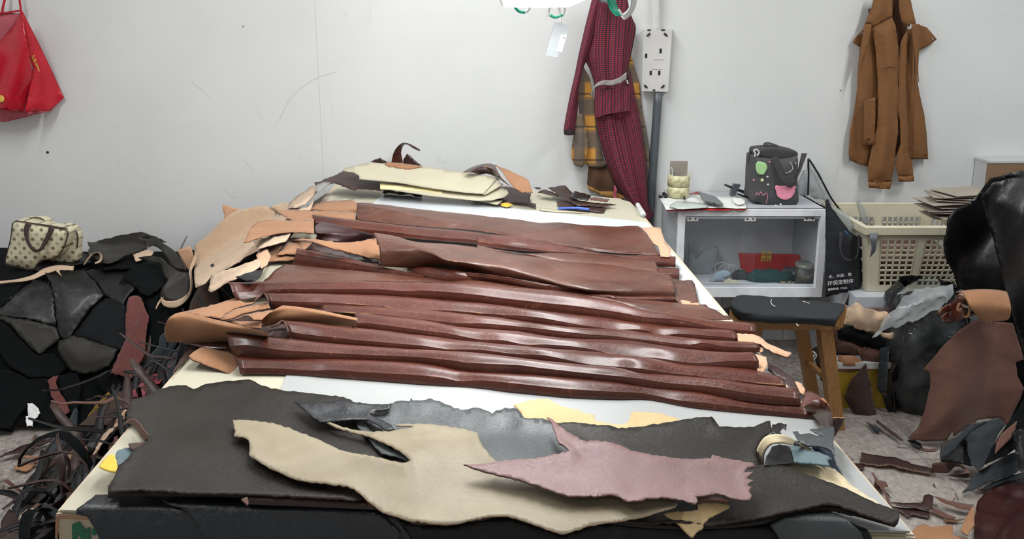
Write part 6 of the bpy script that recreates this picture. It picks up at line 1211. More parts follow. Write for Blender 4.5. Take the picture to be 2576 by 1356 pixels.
def dk(label, pts, y, m, nm='leather_hide', cat='leather hide', **kw):
    a = dict(step=10, wr=0.010, ws=8, jit=0.5, puff=0.05, pw=45, mo=1); a.update(kw)
    f_ = y if callable(y) else Ys(y)
    return S(nm, pts, f_, m, label=label, cat=cat, **a)
dk('crinkled glossy black leather draped over the pile at the right', G6(560, 200, 600, 190, 640, 152, 680, 98, 740, 82, 820, 66, 900, 60, 990, 90, 1040, 200, 1050, 520, 900, 560, 760, 560, 740, 490, 640, 488, 570, 480, 560, 440, 540, 400, 525, 370, 520, 315, 530, 280, 535, 235), lambda p: aty(p, 2.62 + 0.10 * np.sin((p[:, 0] - 2380) / 42 + 0.8 * np.sin(p[:, 1] / 50)) * 0.5), [blackg, blacks], wr=0.012, ws=6, puff=0.03)
dk('long black leather fold sweeping down the right edge of the picture', G6(650, 165, 690, 110, 760, 90, 850, 80, 950, 85, 1040, 140, 1060, 600, 1040, 1000, 960, 1060, 850, 1000, 810, 860, 800, 720, 785, 660, 765, 590, 740, 500, 715, 400, 690, 300, 665, 220), lambda p: aty(p, 2.50 + 0.04 * np.sin(p[:, 0] / 35 + p[:, 1] / 90)), [blackg, blacks], puff=0.05, pw=60)
dk('large umber suede hide hanging from the tan roll to the floor', G6(625, 592, 640, 590, 700, 597, 760, 600, 775, 640, 790, 690, 800, 730, 770, 742, 778, 790, 800, 830, 785, 870, 740, 957, 716, 930, 640, 940, 555, 1000, 550, 982, 528, 1016, 460, 1018, 400, 1010, 400, 1002, 430, 970, 455, 900, 472, 820, 470, 775, 447, 766, 470, 740, 520, 680, 570, 630), lambda p: aty(p, 2.44 - 0.00022 * (p[:, 1] - 900) + 0.02 * np.sin(p[:, 0] / 30)), [umber, black], puff=0.03, wr=0.008)
t = thing('leather_roll', tuple(aty([(2500, 800)], 2.4)[0]), 'tan suede roll with curled brown ends stuck in the black pile', 'leather roll')
loft('roll_body', [aty(G6(560, 492, 600, 486, 640, 482, 700, 484, 740, 490), 2.44), aty(G6(590, 500, 640, 492, 700, 495, 748, 510), 2.38), aty(G6(610, 540, 640, 540, 700, 545, 755, 550), 2.34), aty(G6(640, 585, 660, 592, 700, 592, 750, 582), 2.37), aty(G6(640, 592, 660, 596, 700, 596, 740, 592), 2.42)], [tan, brown], t, N=30, mo=1, wr=0.004)
for pts in (G6(560, 505, 600, 505, 640, 545, 635, 560, 600, 540, 560, 530), G6(485, 575, 530, 540, 570, 510, 580, 530, 540, 560, 510, 572), G6(520, 600, 510, 580, 560, 545, 610, 550, 640, 570, 600, 580, 560, 600)):
    S('curled_end', pts, lambda p: aty(p, 2.38 + 0.02 * np.sin(p[:, 0] / 9)), [brown, tan], t, step=6, wr=0.006, puff=0.015, pw=8, mo=1)
tube('roll_edge', aty(G6(575, 500, 600, 520, 610, 550, 600, 580, 570, 560, 575, 530, 590, 545), 2.36), 0.004, tan, t, n=6)
# sack of offcuts in clear polythene
sc_x, sc_y = 1.60, 2.72
sk_ = thing('offcut_sack', (sc_x, sc_y, 0), 'clear polythene sack packed with dark leather, standing behind the umber hide', 'sack')
def bag_of(name, k, m, zt, nz, parent, dr=0.0):
    V, f = [], []; n = 40; R = [0.10, 0.135, 0.142, 0.14, 0.145, 0.138, 0.13, 0.10]
    for i in range(26):
        v = i / 25; r = np.interp(v, np.linspace(0, 1, 8), R) * k
        for j in range(n):
            a = 2 * math.pi * j / n; rr_ = r + nz * (vnoise(j * 0.35 + 9 * dr, v * 9) - 0.5) + nz * 0.6 * (vnoise(j * 0.9, v * 22 + 4) - 0.5); V.append((sc_x + rr_ * math.cos(a) * (1 if j else 1), sc_y + rr_ * math.sin(a), 0.004 + zt * v))
    for i in range(25):
        for j in range(n): f.append((i * n + j, i * n + (j + 1) % n, (i + 1) * n + (j + 1) % n, (i + 1) * n + j))
    return finish(name, V, f, m, parent)
bag_of('dark_filling', 0.84, navyb, 0.44, 0.03, sk_); bag_of('plastic_film', 1.0, polyb, 0.50, 0.035, sk_, 1)
dk('hazy clear plastic sheet spreading from the sack towards the basket', G6(268, 652, 300, 610, 335, 560, 380, 510, 410, 490, 480, 475, 552, 467, 556, 500, 530, 525, 480, 560, 420, 595, 370, 615, 330, 622, 300, 640), lambda p: aty(p, 2.56 + 0.0004 * (2400 - p[:, 0])), [polyh, polyh], 'plastic_sheet', 'plastic sheet', wr=0.022, ws=42, th=0.0, puff=0.02, mo=0, step=6)
# leathers at the foot
H7 = lambda *c: F('h7', *c)
def hr(x, y): return 0.0 + 0.42 * sstep(2.12, 2.6, y + 0.25 * (x - 1.5)) * sstep(1.22, 1.5, x + 0.0 * y) + 0.03 * fbm(x * 7, y * 7) * sstep(1.3, 1.5, x)
rl = lambda dz: Hs(lambda x, y: np.maximum(hr(x, y), 0) + dz)
def fo(label, pts, dz, m, nm='leather_hide', cat='leather hide', **kw):
    a = dict(step=8, wr=0.005, ws=10, jit=0.5, mo=1); a.update(kw); return S(nm, pts, rl(dz), m, label=label, cat=cat, **a)
fo('black inner hollow of the leather curl below the umber hide', H7(915, 640, 1000, 600, 1030, 590, 1110, 600, 1115, 720, 1150, 815, 1040, 790, 915, 775, 905, 740), 0.02, [black, black])
fo('slate grey leather panel curling below the umber hide', H7(1030, 590, 1100, 520, 1170, 490, 1270, 465, 1350, 445, 1395, 500, 1340, 570, 1300, 680, 1255, 790, 1195, 852, 1140, 790, 1110, 700, 1115, 620), 0.06, [greysu, black], puff=0.04, pw=40)
fo('thin slate rim of leather curving round the black hollow', H7(912, 745, 940, 690, 1000, 610, 1080, 540, 1170, 488, 1260, 468, 1180, 520, 1090, 590, 1020, 680, 960, 730), 0.07, [greysu, black])
fo('black leather triangle between the slate panels at the right', H7(1240, 800, 1290, 680, 1390, 520, 1480, 400, 1540, 300, 1560, 480, 1480, 680, 1380, 740), 0.09, [blacks, black])
fo('narrow pinkish umber leaf on the black leather at the right', H7(1315, 725, 1325, 640, 1360, 570, 1420, 520, 1482, 470, 1470, 540, 1430, 610, 1370, 670), 0.11, [umber, black], 'leather_scrap', 'scrap')
fo('slate grey leather tapering to a point on the right floor', H7(1070, 1012, 1120, 950, 1200, 850, 1300, 790, 1400, 730, 1480, 700, 1560, 700, 1560, 800, 1460, 870, 1350, 900, 1260, 940, 1160, 985), 0.03, [greysu, black], puff=0.02)
fo('black leather tube standing at the right edge above the burgundy hide', H7(1445, 560, 1480, 530, 1560, 530, 1560, 880, 1500, 840, 1465, 680), 0.14, [black, black], puff=0.05, pw=18)
fo('grey-green leather strip under the pointed slate leather', H7(1210, 990, 1300, 930, 1400, 890, 1500, 860, 1560, 850, 1560, 900, 1400, 920, 1260, 985), 0.015, [greysu, black])
def hb2(x, y): return 0.02 + 0.30 * (1 - np.clip(((x - 1.75) / 0.42) ** 2 + ((y - 1.72) / 0.33) ** 2, 0, 1)) + 0.02 * fbm(x * 12, y * 12)
S('leather_hide', H7(1165, 1400, 1160, 1300, 1165, 1180, 1190, 1060, 1240, 1000, 1320, 950, 1440, 915, 1530, 890, 1640, 900, 1780, 960, 1860, 1080, 1880, 1440, 1165, 1440), Hs(hb2), [bburg, tan], step=10, wr=0.02, ws=9, jit=0.4, mo=1, label='glossy dark burgundy leather mound at the bottom right corner', cat='leather hide')
# wall side scraps: between stool and sack
def dkr(label, pts, y, m, nm='leather_scrap', cat='scrap', **kw): return dk(label, pts, y, m, nm, cat, **dict(dict(puff=0.02, pw=14, step=7), **kw))
yb_ = thing('plastic_tub', (1.42, 2.74, 0), 'yellow tub with a white rim on the floor right of the stool', 'tub')
tub_b = prism('tub_body', [(1.29, 2.69, 0.0), (1.52, 2.69, 0.0), (1.54, 2.69, 0.17), (1.27, 2.69, 0.17)], (0, 0.14, 0), plain('yellow_tub_plastic', (0.42, 0.27, 0.03), 0.5), yb_); prism('tub_rim', [(1.26, 2.68, 0.17), (1.55, 2.68, 0.17), (1.55, 2.68, 0.195), (1.26, 2.68, 0.195)], (0, 0.16, 0), white_pl, yb_)
for j in range(3): box('label_line', (1.475, 2.688, 0.04 + j * 0.02), (1.51, 2.690, 0.044 + j * 0.02), dbrown, tub_b, bev=0)
bx = box('scrap_box', (1.24, 2.74, 0.2), (1.56, 2.86, 0.36), umber, bev=0.02, label='brown leather-covered bundle on the yellow tub under the scraps', cat='bundle')
dkr('crumpled pale tan suede on top of the scrap bundle right of the stool', G6(180, 545, 215, 530, 260, 550, 320, 570, 335, 590, 300, 625, 290, 640, 365, 640, 362, 672, 330, 665, 270, 635, 230, 630, 170, 605), lambda p: aty(p, 2.70 + 0.02 * np.sin(p[:, 0] / 12)), [cream, umber], wr=0.02, ws=20)
dkr('black leather band wrapped over the scrap bundle', G6(150, 615, 200, 612, 270, 640, 330, 665, 372, 690, 330, 720, 270, 700, 200, 670, 150, 655), 2.70, [blacks, black])
dkr('brown suede fold under the black band on the scrap bundle', G6(145, 650, 200, 650, 235, 672, 250, 700, 210, 715, 150, 700), 2.71, [umber, dumber]); dkr('tan suede fold hanging right of the brown one on the bundle', G6(215, 695, 260, 680, 330, 690, 375, 690, 368, 740, 340, 780, 330, 820, 290, 770, 240, 740), 2.70, [umber, tan])
dkr('wood-brown offcut lying on the white rim of the yellow tub', G6(150, 712, 205, 715, 238, 735, 230, 765, 190, 770, 150, 768), 2.69, [tan, umber])
dkr('long slate strip hanging down over the yellow tub', G6(296, 690, 330, 682, 325, 760, 320, 840, 300, 848, 288, 830), 2.66, [greysu, black], 'leather_strip', 'leather strip'); dkr('dark umber triangular hide dropping in front of the yellow tub', G6(248, 740, 262, 800, 275, 870, 290, 945, 262, 955, 200, 915, 172, 865, 195, 800, 230, 760), 2.64, [dumber, umber])
dkr('black square flap hanging right of the slate strip', G6(305, 850, 345, 848, 350, 920, 330, 932, 318, 900), 2.66, [black, black]); dkr('black strip with a tan edge hanging beside the polythene sack', G6(335, 780, 372, 700, 385, 620, 378, 720, 365, 800, 362, 900, 348, 920, 345, 850), 2.65, [blacks, tan], 'leather_strip', 'leather strip')
dkr('dark strips tangled between the stool legs and the tub', G6(60, 690, 110, 660, 145, 680, 150, 760, 130, 850, 90, 800), 2.88, [dumber, black]); box('plank', (1.03, 3.2, 0.01), (1.09, 3.23, 0.34), dwood, bev=0.002, label='dark plank standing behind the stool against the tiles', cat='plank')
tube('cord', aty(G6(45, 735, 60, 720, 70, 712, 62, 700, 75, 715, 60, 735), 2.7), 0.003, whitet, n=6, label='knotted white cord hanging behind the stool legs', cat='cord')
# floor scraps on the right
def fs(label, pts, z, m, **kw):
    return S('leather_scrap', pts, Hs(lambda x, y: z + 0.012 * vnoise(x * 14, y * 14)), m, label=label, cat='scrap', **dict(dict(step=6, jit=0.4, wr=0.002, mo=1), **kw))
fs('long dark brown strip lying across the floor tiles at the right', H7(315, 705, 400, 720, 500, 738, 560, 742, 640, 770, 720, 798, 848, 825, 855, 865, 780, 858, 680, 838, 580, 815, 545, 800, 450, 808, 340, 790, 305, 775, 320, 750), 0.012, [dbrown, tan])
loft('leather_scrap', [ath(H7(848, 795, 920, 785, 1000, 785, 1080, 810, 1135, 860), lambda x, y: x * 0 + 0.055), ath(H7(848, 858, 900, 862, 970, 860, 1010, 820, 1050, 815, 1100, 850, 1120, 890, 1060, 892, 960, 878), lambda x, y: x * 0 + 0.012)], [umber, dbrown], N=40, M=5, mo=1, label='umber end of the long floor strip rolled over itself', cat='scrap')
fs('small dark brown shard at the left end of the long floor strip', H7(225, 785, 300, 790, 345, 785, 335, 835, 300, 830, 260, 820), 0.006, [dbrown, dbrown])
fs('thin forked tan strip standing near the table on the right floor', H7(392, 855, 410, 860, 445, 918, 500, 925, 520, 962, 490, 965, 480, 985, 530, 1050, 535, 1110, 520, 1105, 500, 1040, 465, 970, 425, 930), 0.02, [umber, tan])
fs('dark pointed shard below the forked tan strip', H7(415, 920, 440, 935, 478, 1015, 450, 1000, 412, 985), 0.006, [dbrown, dbrown])
fs('dark brown angular offcut bent upward on the right floor', H7(540, 1078, 640, 1085, 770, 1082, 785, 1030, 820, 1018, 858, 1035, 845, 1135, 700, 1118, 600, 1105), 0.02, [dbrown, umber], puff=0.01)
fs('tan strip running right from the angular floor offcut', H7(862, 1035, 920, 1050, 980, 1070, 1080, 1090, 1160, 1100, 1150, 1145, 1060, 1128, 960, 1095, 900, 1065), 0.02, [umber, tan])
fs('flat dark brown strip with a notch under the angular offcut', H7(545, 1112, 640, 1118, 740, 1128, 830, 1155, 828, 1200, 700, 1170, 665, 1195, 620, 1155), 0.008, [dbrown, umber])
fs('short tan curl on the floor near the burgundy mound', H7(845, 1120, 900, 1130, 960, 1165, 1030, 1190, 1010, 1200, 950, 1195, 860, 1160), 0.012, [umber, tan]); fs('tan chip on the floor left of the burgundy mound', H7(935, 1200, 1060, 1205, 1095, 1200, 1020, 1225, 940, 1222), 0.008, [umber, tan])
fs('tan suede strip leaning against the burgundy mound', H7(1060, 1280, 1100, 1190, 1150, 1110, 1165, 1120, 1165, 1250, 1110, 1330, 1065, 1300), 0.05, [tan, umber]); fs('broad tan suede piece at the bottom edge beside the table', H7(690, 1310, 730, 1260, 780, 1238, 850, 1262, 1000, 1245, 1002, 1330, 1110, 1345, 1165, 1400, 700, 1400), 0.03, [tan, umber])
fs('thin grey-green strip on the floor near the sack', H7(350, 480, 400, 500, 460, 530, 470, 550, 420, 548, 380, 510), 0.006, [greysu, greysu]); fs('long thin umber strip running from the tub across the floor', H7(430, 460, 500, 510, 570, 560, 635, 618, 615, 618, 540, 570, 470, 510, 425, 475), 0.012, [dumber, umber])
fs('black curled scrap at the foot of the umber hide', H7(660, 615, 720, 620, 760, 640, 775, 672, 740, 672, 690, 645), 0.01, [black, black]); fs('thin tan scrap below the foot of the umber hide', H7(760, 672, 820, 680, 890, 672, 870, 690, 800, 694), 0.004, [umber, tan])
for i in range(26):
    x = rnd.uniform(0.95, 1.75); y = rnd.uniform(1.75, 2.75)
    if x < 0.62: continue
    o = scatter('brown' if i % 3 else 'tan', x, y, 0.003, rnd.uniform(0, 6.28), s=rnd.uniform(0.12, 0.3), kinds={'brown': (0, 'tiny dark trimming on the floor tiles right of the table', 'trimmings on the right floor'), 'tan': (0, 'tiny tan trimming on the floor tiles right of the table', 'tan trimmings on the right floor')}, nm='leather_trimming')
# ------------------------------------------------------------------ on the wall: coats, socket plate, bags, lamp
H1 = lambda *c: F('h1', *c); H2 = lambda *c: F('h2', *c); H3 = lambda *c: F('h3', *c)
def wl(dy, amp=0.008, fq=0.12): return lambda p: aty(p, WY - dy - amp * np.sin(p[:, 0] * fq + 1.5 * np.sin(p[:, 1] * 0.013)))
def gar(nm, pts, dy, m, par, amp=0.006, fq=0.14, puff=0.025, pw=14, **kw):
    return S(nm, pts, wl(dy, amp, fq), m, par, **dict(dict(step=8, jit=0.15, wr=0.0025, ws=9, puff=puff * 0.55, pw=pw * 1.6, th=0.003), **kw))
fs_ = thing('flannel_coat', tuple(aty(H1(750, 1200), WY - 0.03)[0]), 'mustard plaid coat with brown plush lining hanging behind the gingham smock', 'coat')
gar('plush_lining', H1(630, 1015, 680, 1000, 780, 1000, 860, 1100, 870, 1190, 835, 1215, 760, 1195, 690, 1172, 640, 1150, 622, 1120), 0.03, plush, fs_, puff=0.03)
gar('coat_hem', H1(622, 1130, 700, 1165, 780, 1165, 850, 1195, 870, 1210, 800, 1212, 700, 1185, 630, 1155), 0.06, plain('ochre_cord', (0.3, 0.15, 0.04), 0.9), fs_, puff=0.01)
gar('coat_back', H1(840, 330, 890, 335, 915, 420, 940, 500, 955, 640, 975, 760, 1000, 930, 1003, 1030, 985, 1100, 960, 1000, 860, 700), 0.03, flannel, fs_)
gar('coat_front', H1(600, 405, 640, 480, 660, 600, 680, 800, 720, 960, 742, 1015, 700, 1022, 640, 1018, 600, 985, 590, 850, 575, 700, 562, 560, 562, 445), 0.05, flannel, fs_)
gar('coat_sleeve', H1(560, 700, 595, 690, 625, 800, 632, 900, 610, 1000, 590, 1022, 545, 1005, 525, 960, 530, 880, 545, 800), 0.08, flannel, fs_, puff=0.035)
sm = thing('gingham_smock', tuple(aty(H1(980, 1330), WY - 0.05)[0]), 'red and black gingham smock hanging crookedly on the wall beside the conduit', 'coat')
def gl(nm, cols, dy, uv, **kw):
    rows = []
    for k, (pts, d) in enumerate(cols): rows.append(aty(pts, WY - dy - d))
    return loft(nm, rows, gingham, sm, N=70, M=(len(cols) - 1) * 9 + 1, wr=0.012, ws=(22, 4), th=0.003, uvs=uv, **kw)
gl('sleeve', [(H1(655, -20, 600, 200, 555, 420, 515, 600, 485, 760, 480, 800), 0.0), (H1(690, -20, 620, 250, 575, 450, 535, 620, 500, 810), 0.035), (H1(740, 60, 650, 300, 600, 420, 570, 560, 565, 680, 545, 822), 0.0)], 0.08, (3.4, 0.55))
lathe('cuff', [(0.020, -0.012), (0.024, 0), (0.020, 0.012)], aty(H1(512, 805), WY - 0.11)[0], plain('dark_ribbing', (0.03, 0.015, 0.02), 0.95), sm, n=20)
gl('smock_body', [(H1(655, -20, 640, 120, 635, 250, 605, 345, 640, 430, 668, 560, 668, 720), 0.0), (H1(720, -20, 690, 200, 690, 400, 712, 560, 715, 720), 0.05), (H1(780, -20, 770, 200, 760, 400, 770, 560, 770, 720), 0.035), (H1(860, -20, 840, 200, 830, 400, 830, 560, 825, 715), 0.055), (H1(880, 90, 918, 160, 905, 260, 888, 350, 870, 450, 885, 560, 885, 700), 0.0)], 0.07, (3.0, 1.1))
gl('pocket_panel', [(H1(668, 560, 665, 640, 668, 722), 0.0), (H1(740, 545, 735, 625, 735, 700), 0.01), (H1(820, 530, 825, 610, 820, 685), 0.008), (H1(885, 520, 888, 600, 885, 675), 0.0)], 0.135, (0.7, 0.95))
gl('smock_skirt', [(H1(668, 700, 690, 820, 735, 980, 790, 1110, 860, 1210, 930, 1300, 965, 1345), 0.0), (H1(740, 700, 760, 850, 800, 1000, 850, 1130, 900, 1220, 960, 1335), 0.05), (H1(810, 690, 850, 850, 880, 1000, 910, 1130, 940, 1230, 975, 1345), 0.03), (H1(860, 600, 900, 750, 930, 900, 950, 1050, 970, 1200, 1000, 1345), 0.05), (H1(885, 420, 920, 600, 950, 760, 975, 950, 988, 1120, 1000, 1240, 1033, 1310), 0.0)], 0.07, (3.4, 1.25))
gar('collar_lining', H1(690, -20, 700, 10, 760, 30, 790, 25, 800, -20), 0.17, plain('grey_lining', (0.16, 0.16, 0.17), 0.9), sm)
ribbon('tie_strip', aty(H1(650, 575, 670, 525, 710, 505, 770, 505, 820, 490, 862, 462), np.array([3.2, 3.18, 3.17, 3.17, 3.17, 3.18])), [(0.012, 0, 0.012), (0.01, 0, 0.016), (0.004, 0, 0.018), (0.0, 0, 0.02), (0.004, 0, 0.026), (0.0, 0, 0.03)], rope, sm, th=0.004, wr=0.01, ws=(60, 60))
tube('tie_end', aty(H1(865, 488, 868, 500, 871, 512), 3.17), 0.003, whitet, sm, n=6)
tube('red_tassel', aty(H1(790, 1130, 795, 1160, 790, 1200, 800, 1215), 3.18), [0.003, 0.008, 0.006, 0.009], plain('red_tassel_thread', (0.35, 0.06, 0.1), 0.8), sm, n=7)
# caramel jacket
jk = thing('caramel_jacket', tuple(aty(H2(420, 1285), WY - 0.05)[0]), 'caramel brown hooded jacket hanging on the wall at the right', 'jacket')
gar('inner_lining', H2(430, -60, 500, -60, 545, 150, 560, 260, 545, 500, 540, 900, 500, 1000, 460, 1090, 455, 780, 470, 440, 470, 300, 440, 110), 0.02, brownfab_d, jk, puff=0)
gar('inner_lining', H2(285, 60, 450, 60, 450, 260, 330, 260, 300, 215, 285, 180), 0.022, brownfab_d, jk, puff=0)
gar('left_front', H2(262, 160, 300, 160, 345, 210, 360, 500, 350, 800, 320, 1000, 292, 1138, 200, 1112, 162, 1095, 150, 1062, 160, 900, 185, 760, 208, 600, 215, 450, 230, 322), 0.035, brownfab, jk, puff=0.03)
gar('right_front', H2(545, 205, 580, 190, 600, 380, 612, 500, 632, 640, 665, 780, 680, 900, 692, 1085, 620, 1086, 555, 1082, 540, 900, 530, 700, 520, 450), 0.035, brownfab, jk, puff=0.03)
gar('sleeve', H2(300, 195, 380, 150, 445, 118, 468, 170, 478, 240, 490, 330, 492, 440, 485, 560, 492, 640, 482, 760, 488, 900, 470, 1010, 462, 1120, 440, 1240, 360, 1250, 285, 1240, 282, 1140, 310, 1000, 342, 860, 350, 700, 348, 520, 335, 340, 315, 225), 0.065, brownfab, jk, puff=0.05, amp=0.005)
gar('sleeve', H2(500, 300, 520, 250, 545, 210, 560, 205, 548, 300, 540, 500, 545, 700, 556, 900, 558, 1040, 585, 1120, 590, 1200, 540, 1208, 488, 1202, 466, 1130, 480, 1050, 505, 980, 500, 820, 482, 760, 492, 600, 490, 440, 498, 360), 0.06, brownfab, jk, puff=0.04, amp=0.005)
gar('hood', H2(330, -60, 445, -60, 448, 60, 445, 110, 380, 145, 305, 190, 300, 162, 262, 160, 285, 100, 305, 50), 0.07, brownfab, jk, puff=0.04)
gar('hood', H2(490, -60, 560, -60, 585, 60, 608, 155, 600, 165, 575, 160, 560, 185, 512, 152, 498, 80), 0.07, brownfab, jk, puff=0.04)
gar('collar_flap', H2(262, 162, 250, 200, 205, 245, 175, 290, 232, 322, 248, 270, 258, 210), 0.03, brownfab, jk, puff=0.01)
gar('collar_flap', H2(605, 160, 680, 185, 715, 225, 750, 270, 700, 310, 640, 340, 590, 365, 580, 250), 0.03, brownfab, jk, puff=0.01)
gar('strap', H2(258, 168, 305, 165, 300, 215, 285, 290, 262, 380, 235, 470, 215, 580, 225, 420, 240, 290), 0.085, brownfab, jk, puff=0.006); gar('strap', H2(580, 160, 634, 165, 636, 260, 628, 380, 624, 480, 628, 560, 612, 480, 605, 400, 590, 300), 0.085, brownfab, jk, puff=0.006)
pkf = gar('pocket_flap', H2(252, 690, 290, 675, 330, 664, 332, 800, 325, 985, 290, 992, 246, 988, 248, 840), 0.075, brownfab, jk, puff=0.004)
for pts in (H2(200, 708, 225, 692, 255, 682, 325, 662), H2(345, 475, 400, 462, 460, 455, 485, 468), H2(600, 380, 596, 640, 588, 860, 585, 1080), H2(252, 690, 248, 840, 246, 985)):
    tube('seam', aty(pts, WY - 0.085 if pts[0][0] < 2250 else WY - 0.068), 0.0012, brownfab_d, jk, n=5, res=24)
for cuff in (H2(285, 1238, 360, 1248, 442, 1240, 432, 1290, 360, 1288, 284, 1280), H2(487, 1202, 540, 1206, 592, 1196, 597, 1236, 545, 1240, 490, 1240)):
    gar('cuff', cuff, 0.10, brownfab, jk, amp=0.004, fq=0.75, puff=0.03)
for (x_, y_, r_, m_) in ((280, 957, 0.0085, brownfab), (668, 1063, 0.007, brownfab), (240, 228, 0.0045, steel), (722, 265, 0.0055, steel)):
    q_ = aty(H2(x_, y_), WY - (0.086 if m_ is brownfab and x_ < 400 else 0.072))[0]; lathe('button', [(0, -0.003), (r_ * 0.8, -0.003), (r_, -0.001), (r_, 0.004)], q_, m_, pkf if x_ == 280 else jk, n=18, axis=Matrix.Rotation(math.radians(-90), 3, 'X') @ Matrix.Scale(-1, 3))
tube('zip_pull', aty(H2(150, 1060, 153, 1080, 151, 1108), WY - 0.07), [0.004, 0.002, 0.002], steel, jk, n=6)
# socket plate, conduit
plx = aty(H1(965, 180, 1140, 180, 955, 555, 1115, 560), WY - 0.045)
sp_ = thing('socket_plate', tuple((plx[2] + plx[3]) / 2), 'white socket back box with slots, fixed on the wall over the conduit', 'socket')
plt_ = prism('plate', [plx[0], plx[1], plx[3], plx[2]], (0.012, 0.04, 0.002), off_pl, sp_)
yf_ = WY - 0.0465
for (x_, y_, w_, h_) in ((982, 340, 12, 26), (1070, 310, 12, 28), (1010, 445, 12, 26), (1062, 445, 12, 26), (1085, 183, 22, 8), (1000, 183, 20, 8), (1030, 549, 16, 8)):
    a_, b_ = aty(H1(x_ - w_ / 2, y_ - h_ / 2, x_ + w_ / 2, y_ + h_ / 2), yf_); box('slot', (a_[0], yf_ - 0.0005, b_[2]), (b_[0], yf_ + 0.001, a_[2]), blackpl, plt_, bev=0.0003)
for (x_, y_, s_) in ((997, 211, 1), (1101, 211, -1), (980, 527, -1), (1084, 527, 1)):
    a_, b_ = aty(H1(x_ - 9, y_ + 9 * s_, x_ + 9, y_ - 9 * s_), yf_); tube('screw_hole', [a_, (a_ + b_) / 2, b_], [0.004, 0.005, 0.004], blackpl, plt_, n=8)
for (x_, y_, w_) in ((1056, 362, 60), (1047, 420, 60)): a_, b_ = aty(H1(x_ - w_ / 2, y_, x_ + w_ / 2, y_), yf_); box('rib', (a_[0], yf_ - 0.001, a_[2] - 0.001), (b_[0], yf_ + 0.001, a_[2] + 0.001), white_pl, plt_, bev=0.0003)
cw = tube('conduit', aty([(1656, 232), (1645, 395), (1634, 560), (1622, 740), (1614, 860)], WY - 0.03), 0.0195, pipe, n=20, label='dark grey conduit pipe leaning down the wall from the socket plate', cat='pipe')
tube('cable', aty([(1654, -40), (1654, 20), (1655, 76)], WY - 0.03), 0.011, off_pl, n=12, label='white cable trunking rising from the socket plate', cat='cable')
# red bag
rb = thing('red_bag', tuple(aty(H3(50, 1260), WY - 0.1)[0]), 'red non-woven carrier bag hanging at the top left of the wall', 'bag')
def rs(nm, pts, fy, m=redbag, **kw): return S(nm, pts, lambda p: aty(p, fy(p)), m, rb, **dict(dict(step=8, jit=0.05, wr=0.006, ws=9, puff=0.012, pw=14, th=0.002), **kw))
fy1 = lambda p: WY - 0.14 + 0.03 * np.sin(p[:, 0] / 22 + p[:, 1] / 60); edge_x = lambda p: 55 + 0.03 * (p[:, 1] - 30)
fy2 = lambda p: WY - 0.15 + 0.13 * np.clip((p[:, 0] - edge_x(p)) / 85, 0, 1)
rs('bag_lining', H3(-400, 60, 25, 130, 190, 140, 130, 275, 0, 440, -400, 600), lambda p: WY - 0.04 + 0 * p[:, 0], plain('faded_red_lining', (0.48, 0.1, 0.13), 0.7))
rs('bag_front', H3(-400, 600, 0, 435, 130, 270, 195, 125, 225, 110, 250, 300, 310, 600, 340, 780, 262, 1160, 100, 1148, 0, 1120, -400, 1060), fy1)
rs('bag_gusset', H3(205, 105, 230, 105, 400, 440, 560, 780, 660, 1010, 515, 1152, 262, 1162, 320, 850, 340, 700, 300, 560, 250, 300), fy2)
rs('bag_base', H3(-400, 1060, 0, 1118, 120, 1150, 262, 1162, 515, 1152, 60, 1266, -100, 1255, -400, 1240), lambda p: WY - 0.10 + 0.0005 * (p[:, 1] - 270), MATS['faded_red_lining'])
rs('bag_hem', H3(-400, 160, 25, 130, 205, 100, 210, 118, 30, 152, -400, 190), lambda p: WY - 0.05 + 0 * p[:, 0])
rs('inner_seam', H3(-400, 200, 25, 168, 28, 200, -400, 250), lambda p: WY - 0.045 + 0 * p[:, 0])
ribbon('handle', aty(H3(20, 130, 32, 60, 45, 0, 60, -200), WY - 0.06), (0.012, 0, 0.003), redbag, rb); ribbon('handle', aty(H3(215, 112, 208, 50, 200, 0, 170, -200), WY - 0.06), (0.009, 0, 0.002), redbag, rb)
for j, (x_, y_) in enumerate(((340, 590), (352, 580), (368, 575))):
    P = cr(aty(H3(x_, y_, x_ + 60 - 6 * j, y_ + 110 + 40 * j), WY - 0.115), 12)
    for k in range(0, 11): 
        if (k + j) % 3: 
            q_ = P[k]; box('gold_print', (q_[0] - 0.0022, WY - 0.127 + 0.0009 * k, q_[2] - 0.0028), (q_[0] + 0.0022, WY - 0.125 + 0.0009 * k, q_[2] + 0.0028), goldp, rb, bev=0)
S('gold_emblem', H3(-60, 990, 20, 985, 45, 1010, 40, 1050, 10, 1060, -60, 1050), lambda p: aty(p, WY - 0.185), goldp, rb, step=4, th=0.0005)
# work lamp above the table
lt = thing('work_lamp', (0.07, 1.72, 1.55), 'long white fluorescent lamp hanging low over the table at the top edge', 'lamp')
def capsule(r0, z0, r1, z1, name, m, y0=1.25, y1=2.17, cap=True):
    V, f = [], []; prof = []
    n = 24
    for (r, z) in ((r0, z0), (r1, z1)):
        for k in range(n):
            t = math.pi * k / (n - 1); V.append((0.07 + r * math.cos(t), y1 + 0.35 * r * math.sin(t), z))
        for k in range(n):
            t = math.pi * k / (n - 1); V.append((0.07 - r * math.cos(t), y0 - 0.35 * r * math.sin(t), z))
    N2 = 2 * n
    f.append(tuple(reversed(range(N2)))); f.append(tuple(range(N2, 2 * N2)))
    for k in range(N2): f.append((k, (k + 1) % N2, N2 + (k + 1) % N2, N2 + k))
    return finish(name, V, f, m, lt, smooth=False)
capsule(0.100, 1.532, 0.112, 1.569, 'housing', lampwhite); capsule(0.092, 1.5275, 0.092, 1.5318, 'diffuser', em)
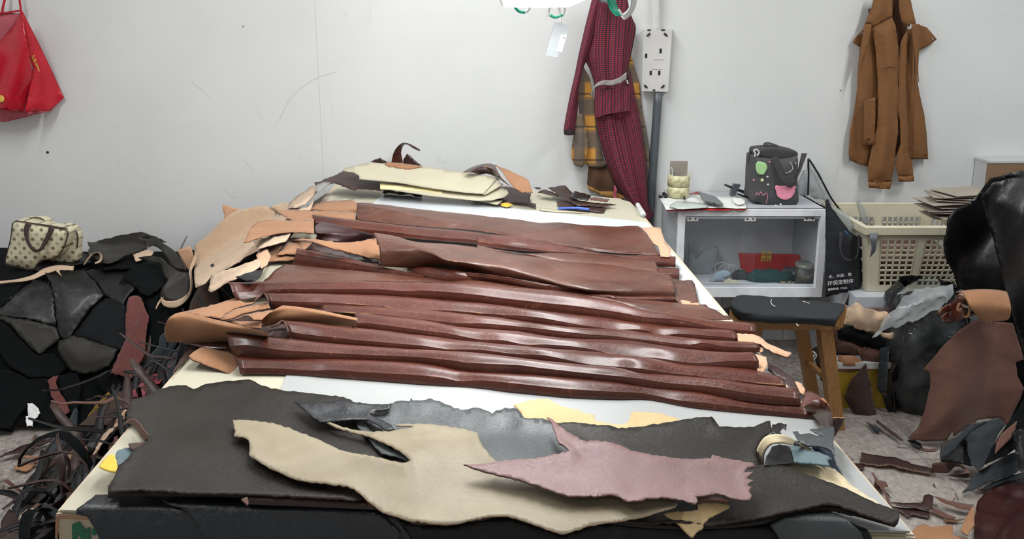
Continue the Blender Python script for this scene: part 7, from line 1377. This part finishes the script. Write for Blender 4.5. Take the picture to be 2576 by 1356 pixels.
for y_ in (1.45, 2.0):
    for x_ in (0.0, 0.14): tube('hanging_wire', [(x_, y_, 1.569), (x_, y_, ZC)], 0.002, steel, lt, n=6, res=2)
def loopx(pts, y, mats, nm, par, r=0.0045):
    P = aty(pts, y); a = tube(nm, P[:len(P) // 2 + 1], r, mats[0], par, n=8, res=16); tube(nm, P[len(P) // 2:], r, mats[1], par, n=8, res=16)
ly = 2.32
loopx(H1(180, 20, 185, 45, 210, 70, 245, 75, 265, 60, 275, 30, 280, 0), ly, (greent, whitet), 'cable_loop', lt)
loopx(H1(385, 100, 388, 60, 400, 20, 405, 0), ly, (whitet, whitet), 'cable_loop', lt); loopx(H1(398, 92, 420, 105, 450, 100, 475, 90, 485, 50, 480, 0), ly, (greent, whitet), 'cable_loop', lt)
sw = thing('pull_switch', tuple(aty(H1(430, 345), ly)[0]), 'small white box switch dangling on a cable from the lamp', 'switch')
tube('switch_cable', aty(H1(445, -40, 448, 20, 455, 80, 460, 140), ly), 0.004, whitet, sw, n=8)
sfr = aty(H1(428, 135, 516, 155, 440, 350, 368, 335), ly); swb = prism('switch_body', [sfr[0], sfr[1], sfr[2], sfr[3]], (0.0, 0.03, 0.0), plain('switch_white', (0.3, 0.32, 0.33), 0.45), sw)
prism('rocker', aty(H1(463, 210, 500, 212, 468, 318, 435, 312), ly - 0.002), (0, 0.004, 0), plain('rocker_grey', (0.5, 0.52, 0.54), 0.4), swb)
prism('rocker_mark', aty(H1(476, 228, 488, 229, 487, 233, 475, 232), ly - 0.003), (0, 0.001, 0), pipe, swb)
cl_ = thing('taped_cable_ring', tuple(aty(H1(830, 110), 1.8)[0]), 'large cable ring wrapped in green and white tape at the top edge', 'cable')
ribbon('green_tape', aty(H1(760, -60, 775, 10, 795, 60, 830, 95), 1.8), [(0.02, 0.01, 0.0)] * 2, greent, cl_, th=0.004); ribbon('white_tape', aty(H1(820, 80, 845, 105, 880, 80, 905, 30, 915, -60), 1.8), [(0.008, 0.01, -0.016), (0.010, 0.01, -0.01), (0.016, 0.01, 0.004), (0.018, 0.01, 0.0)], whitet, cl_, th=0.004)
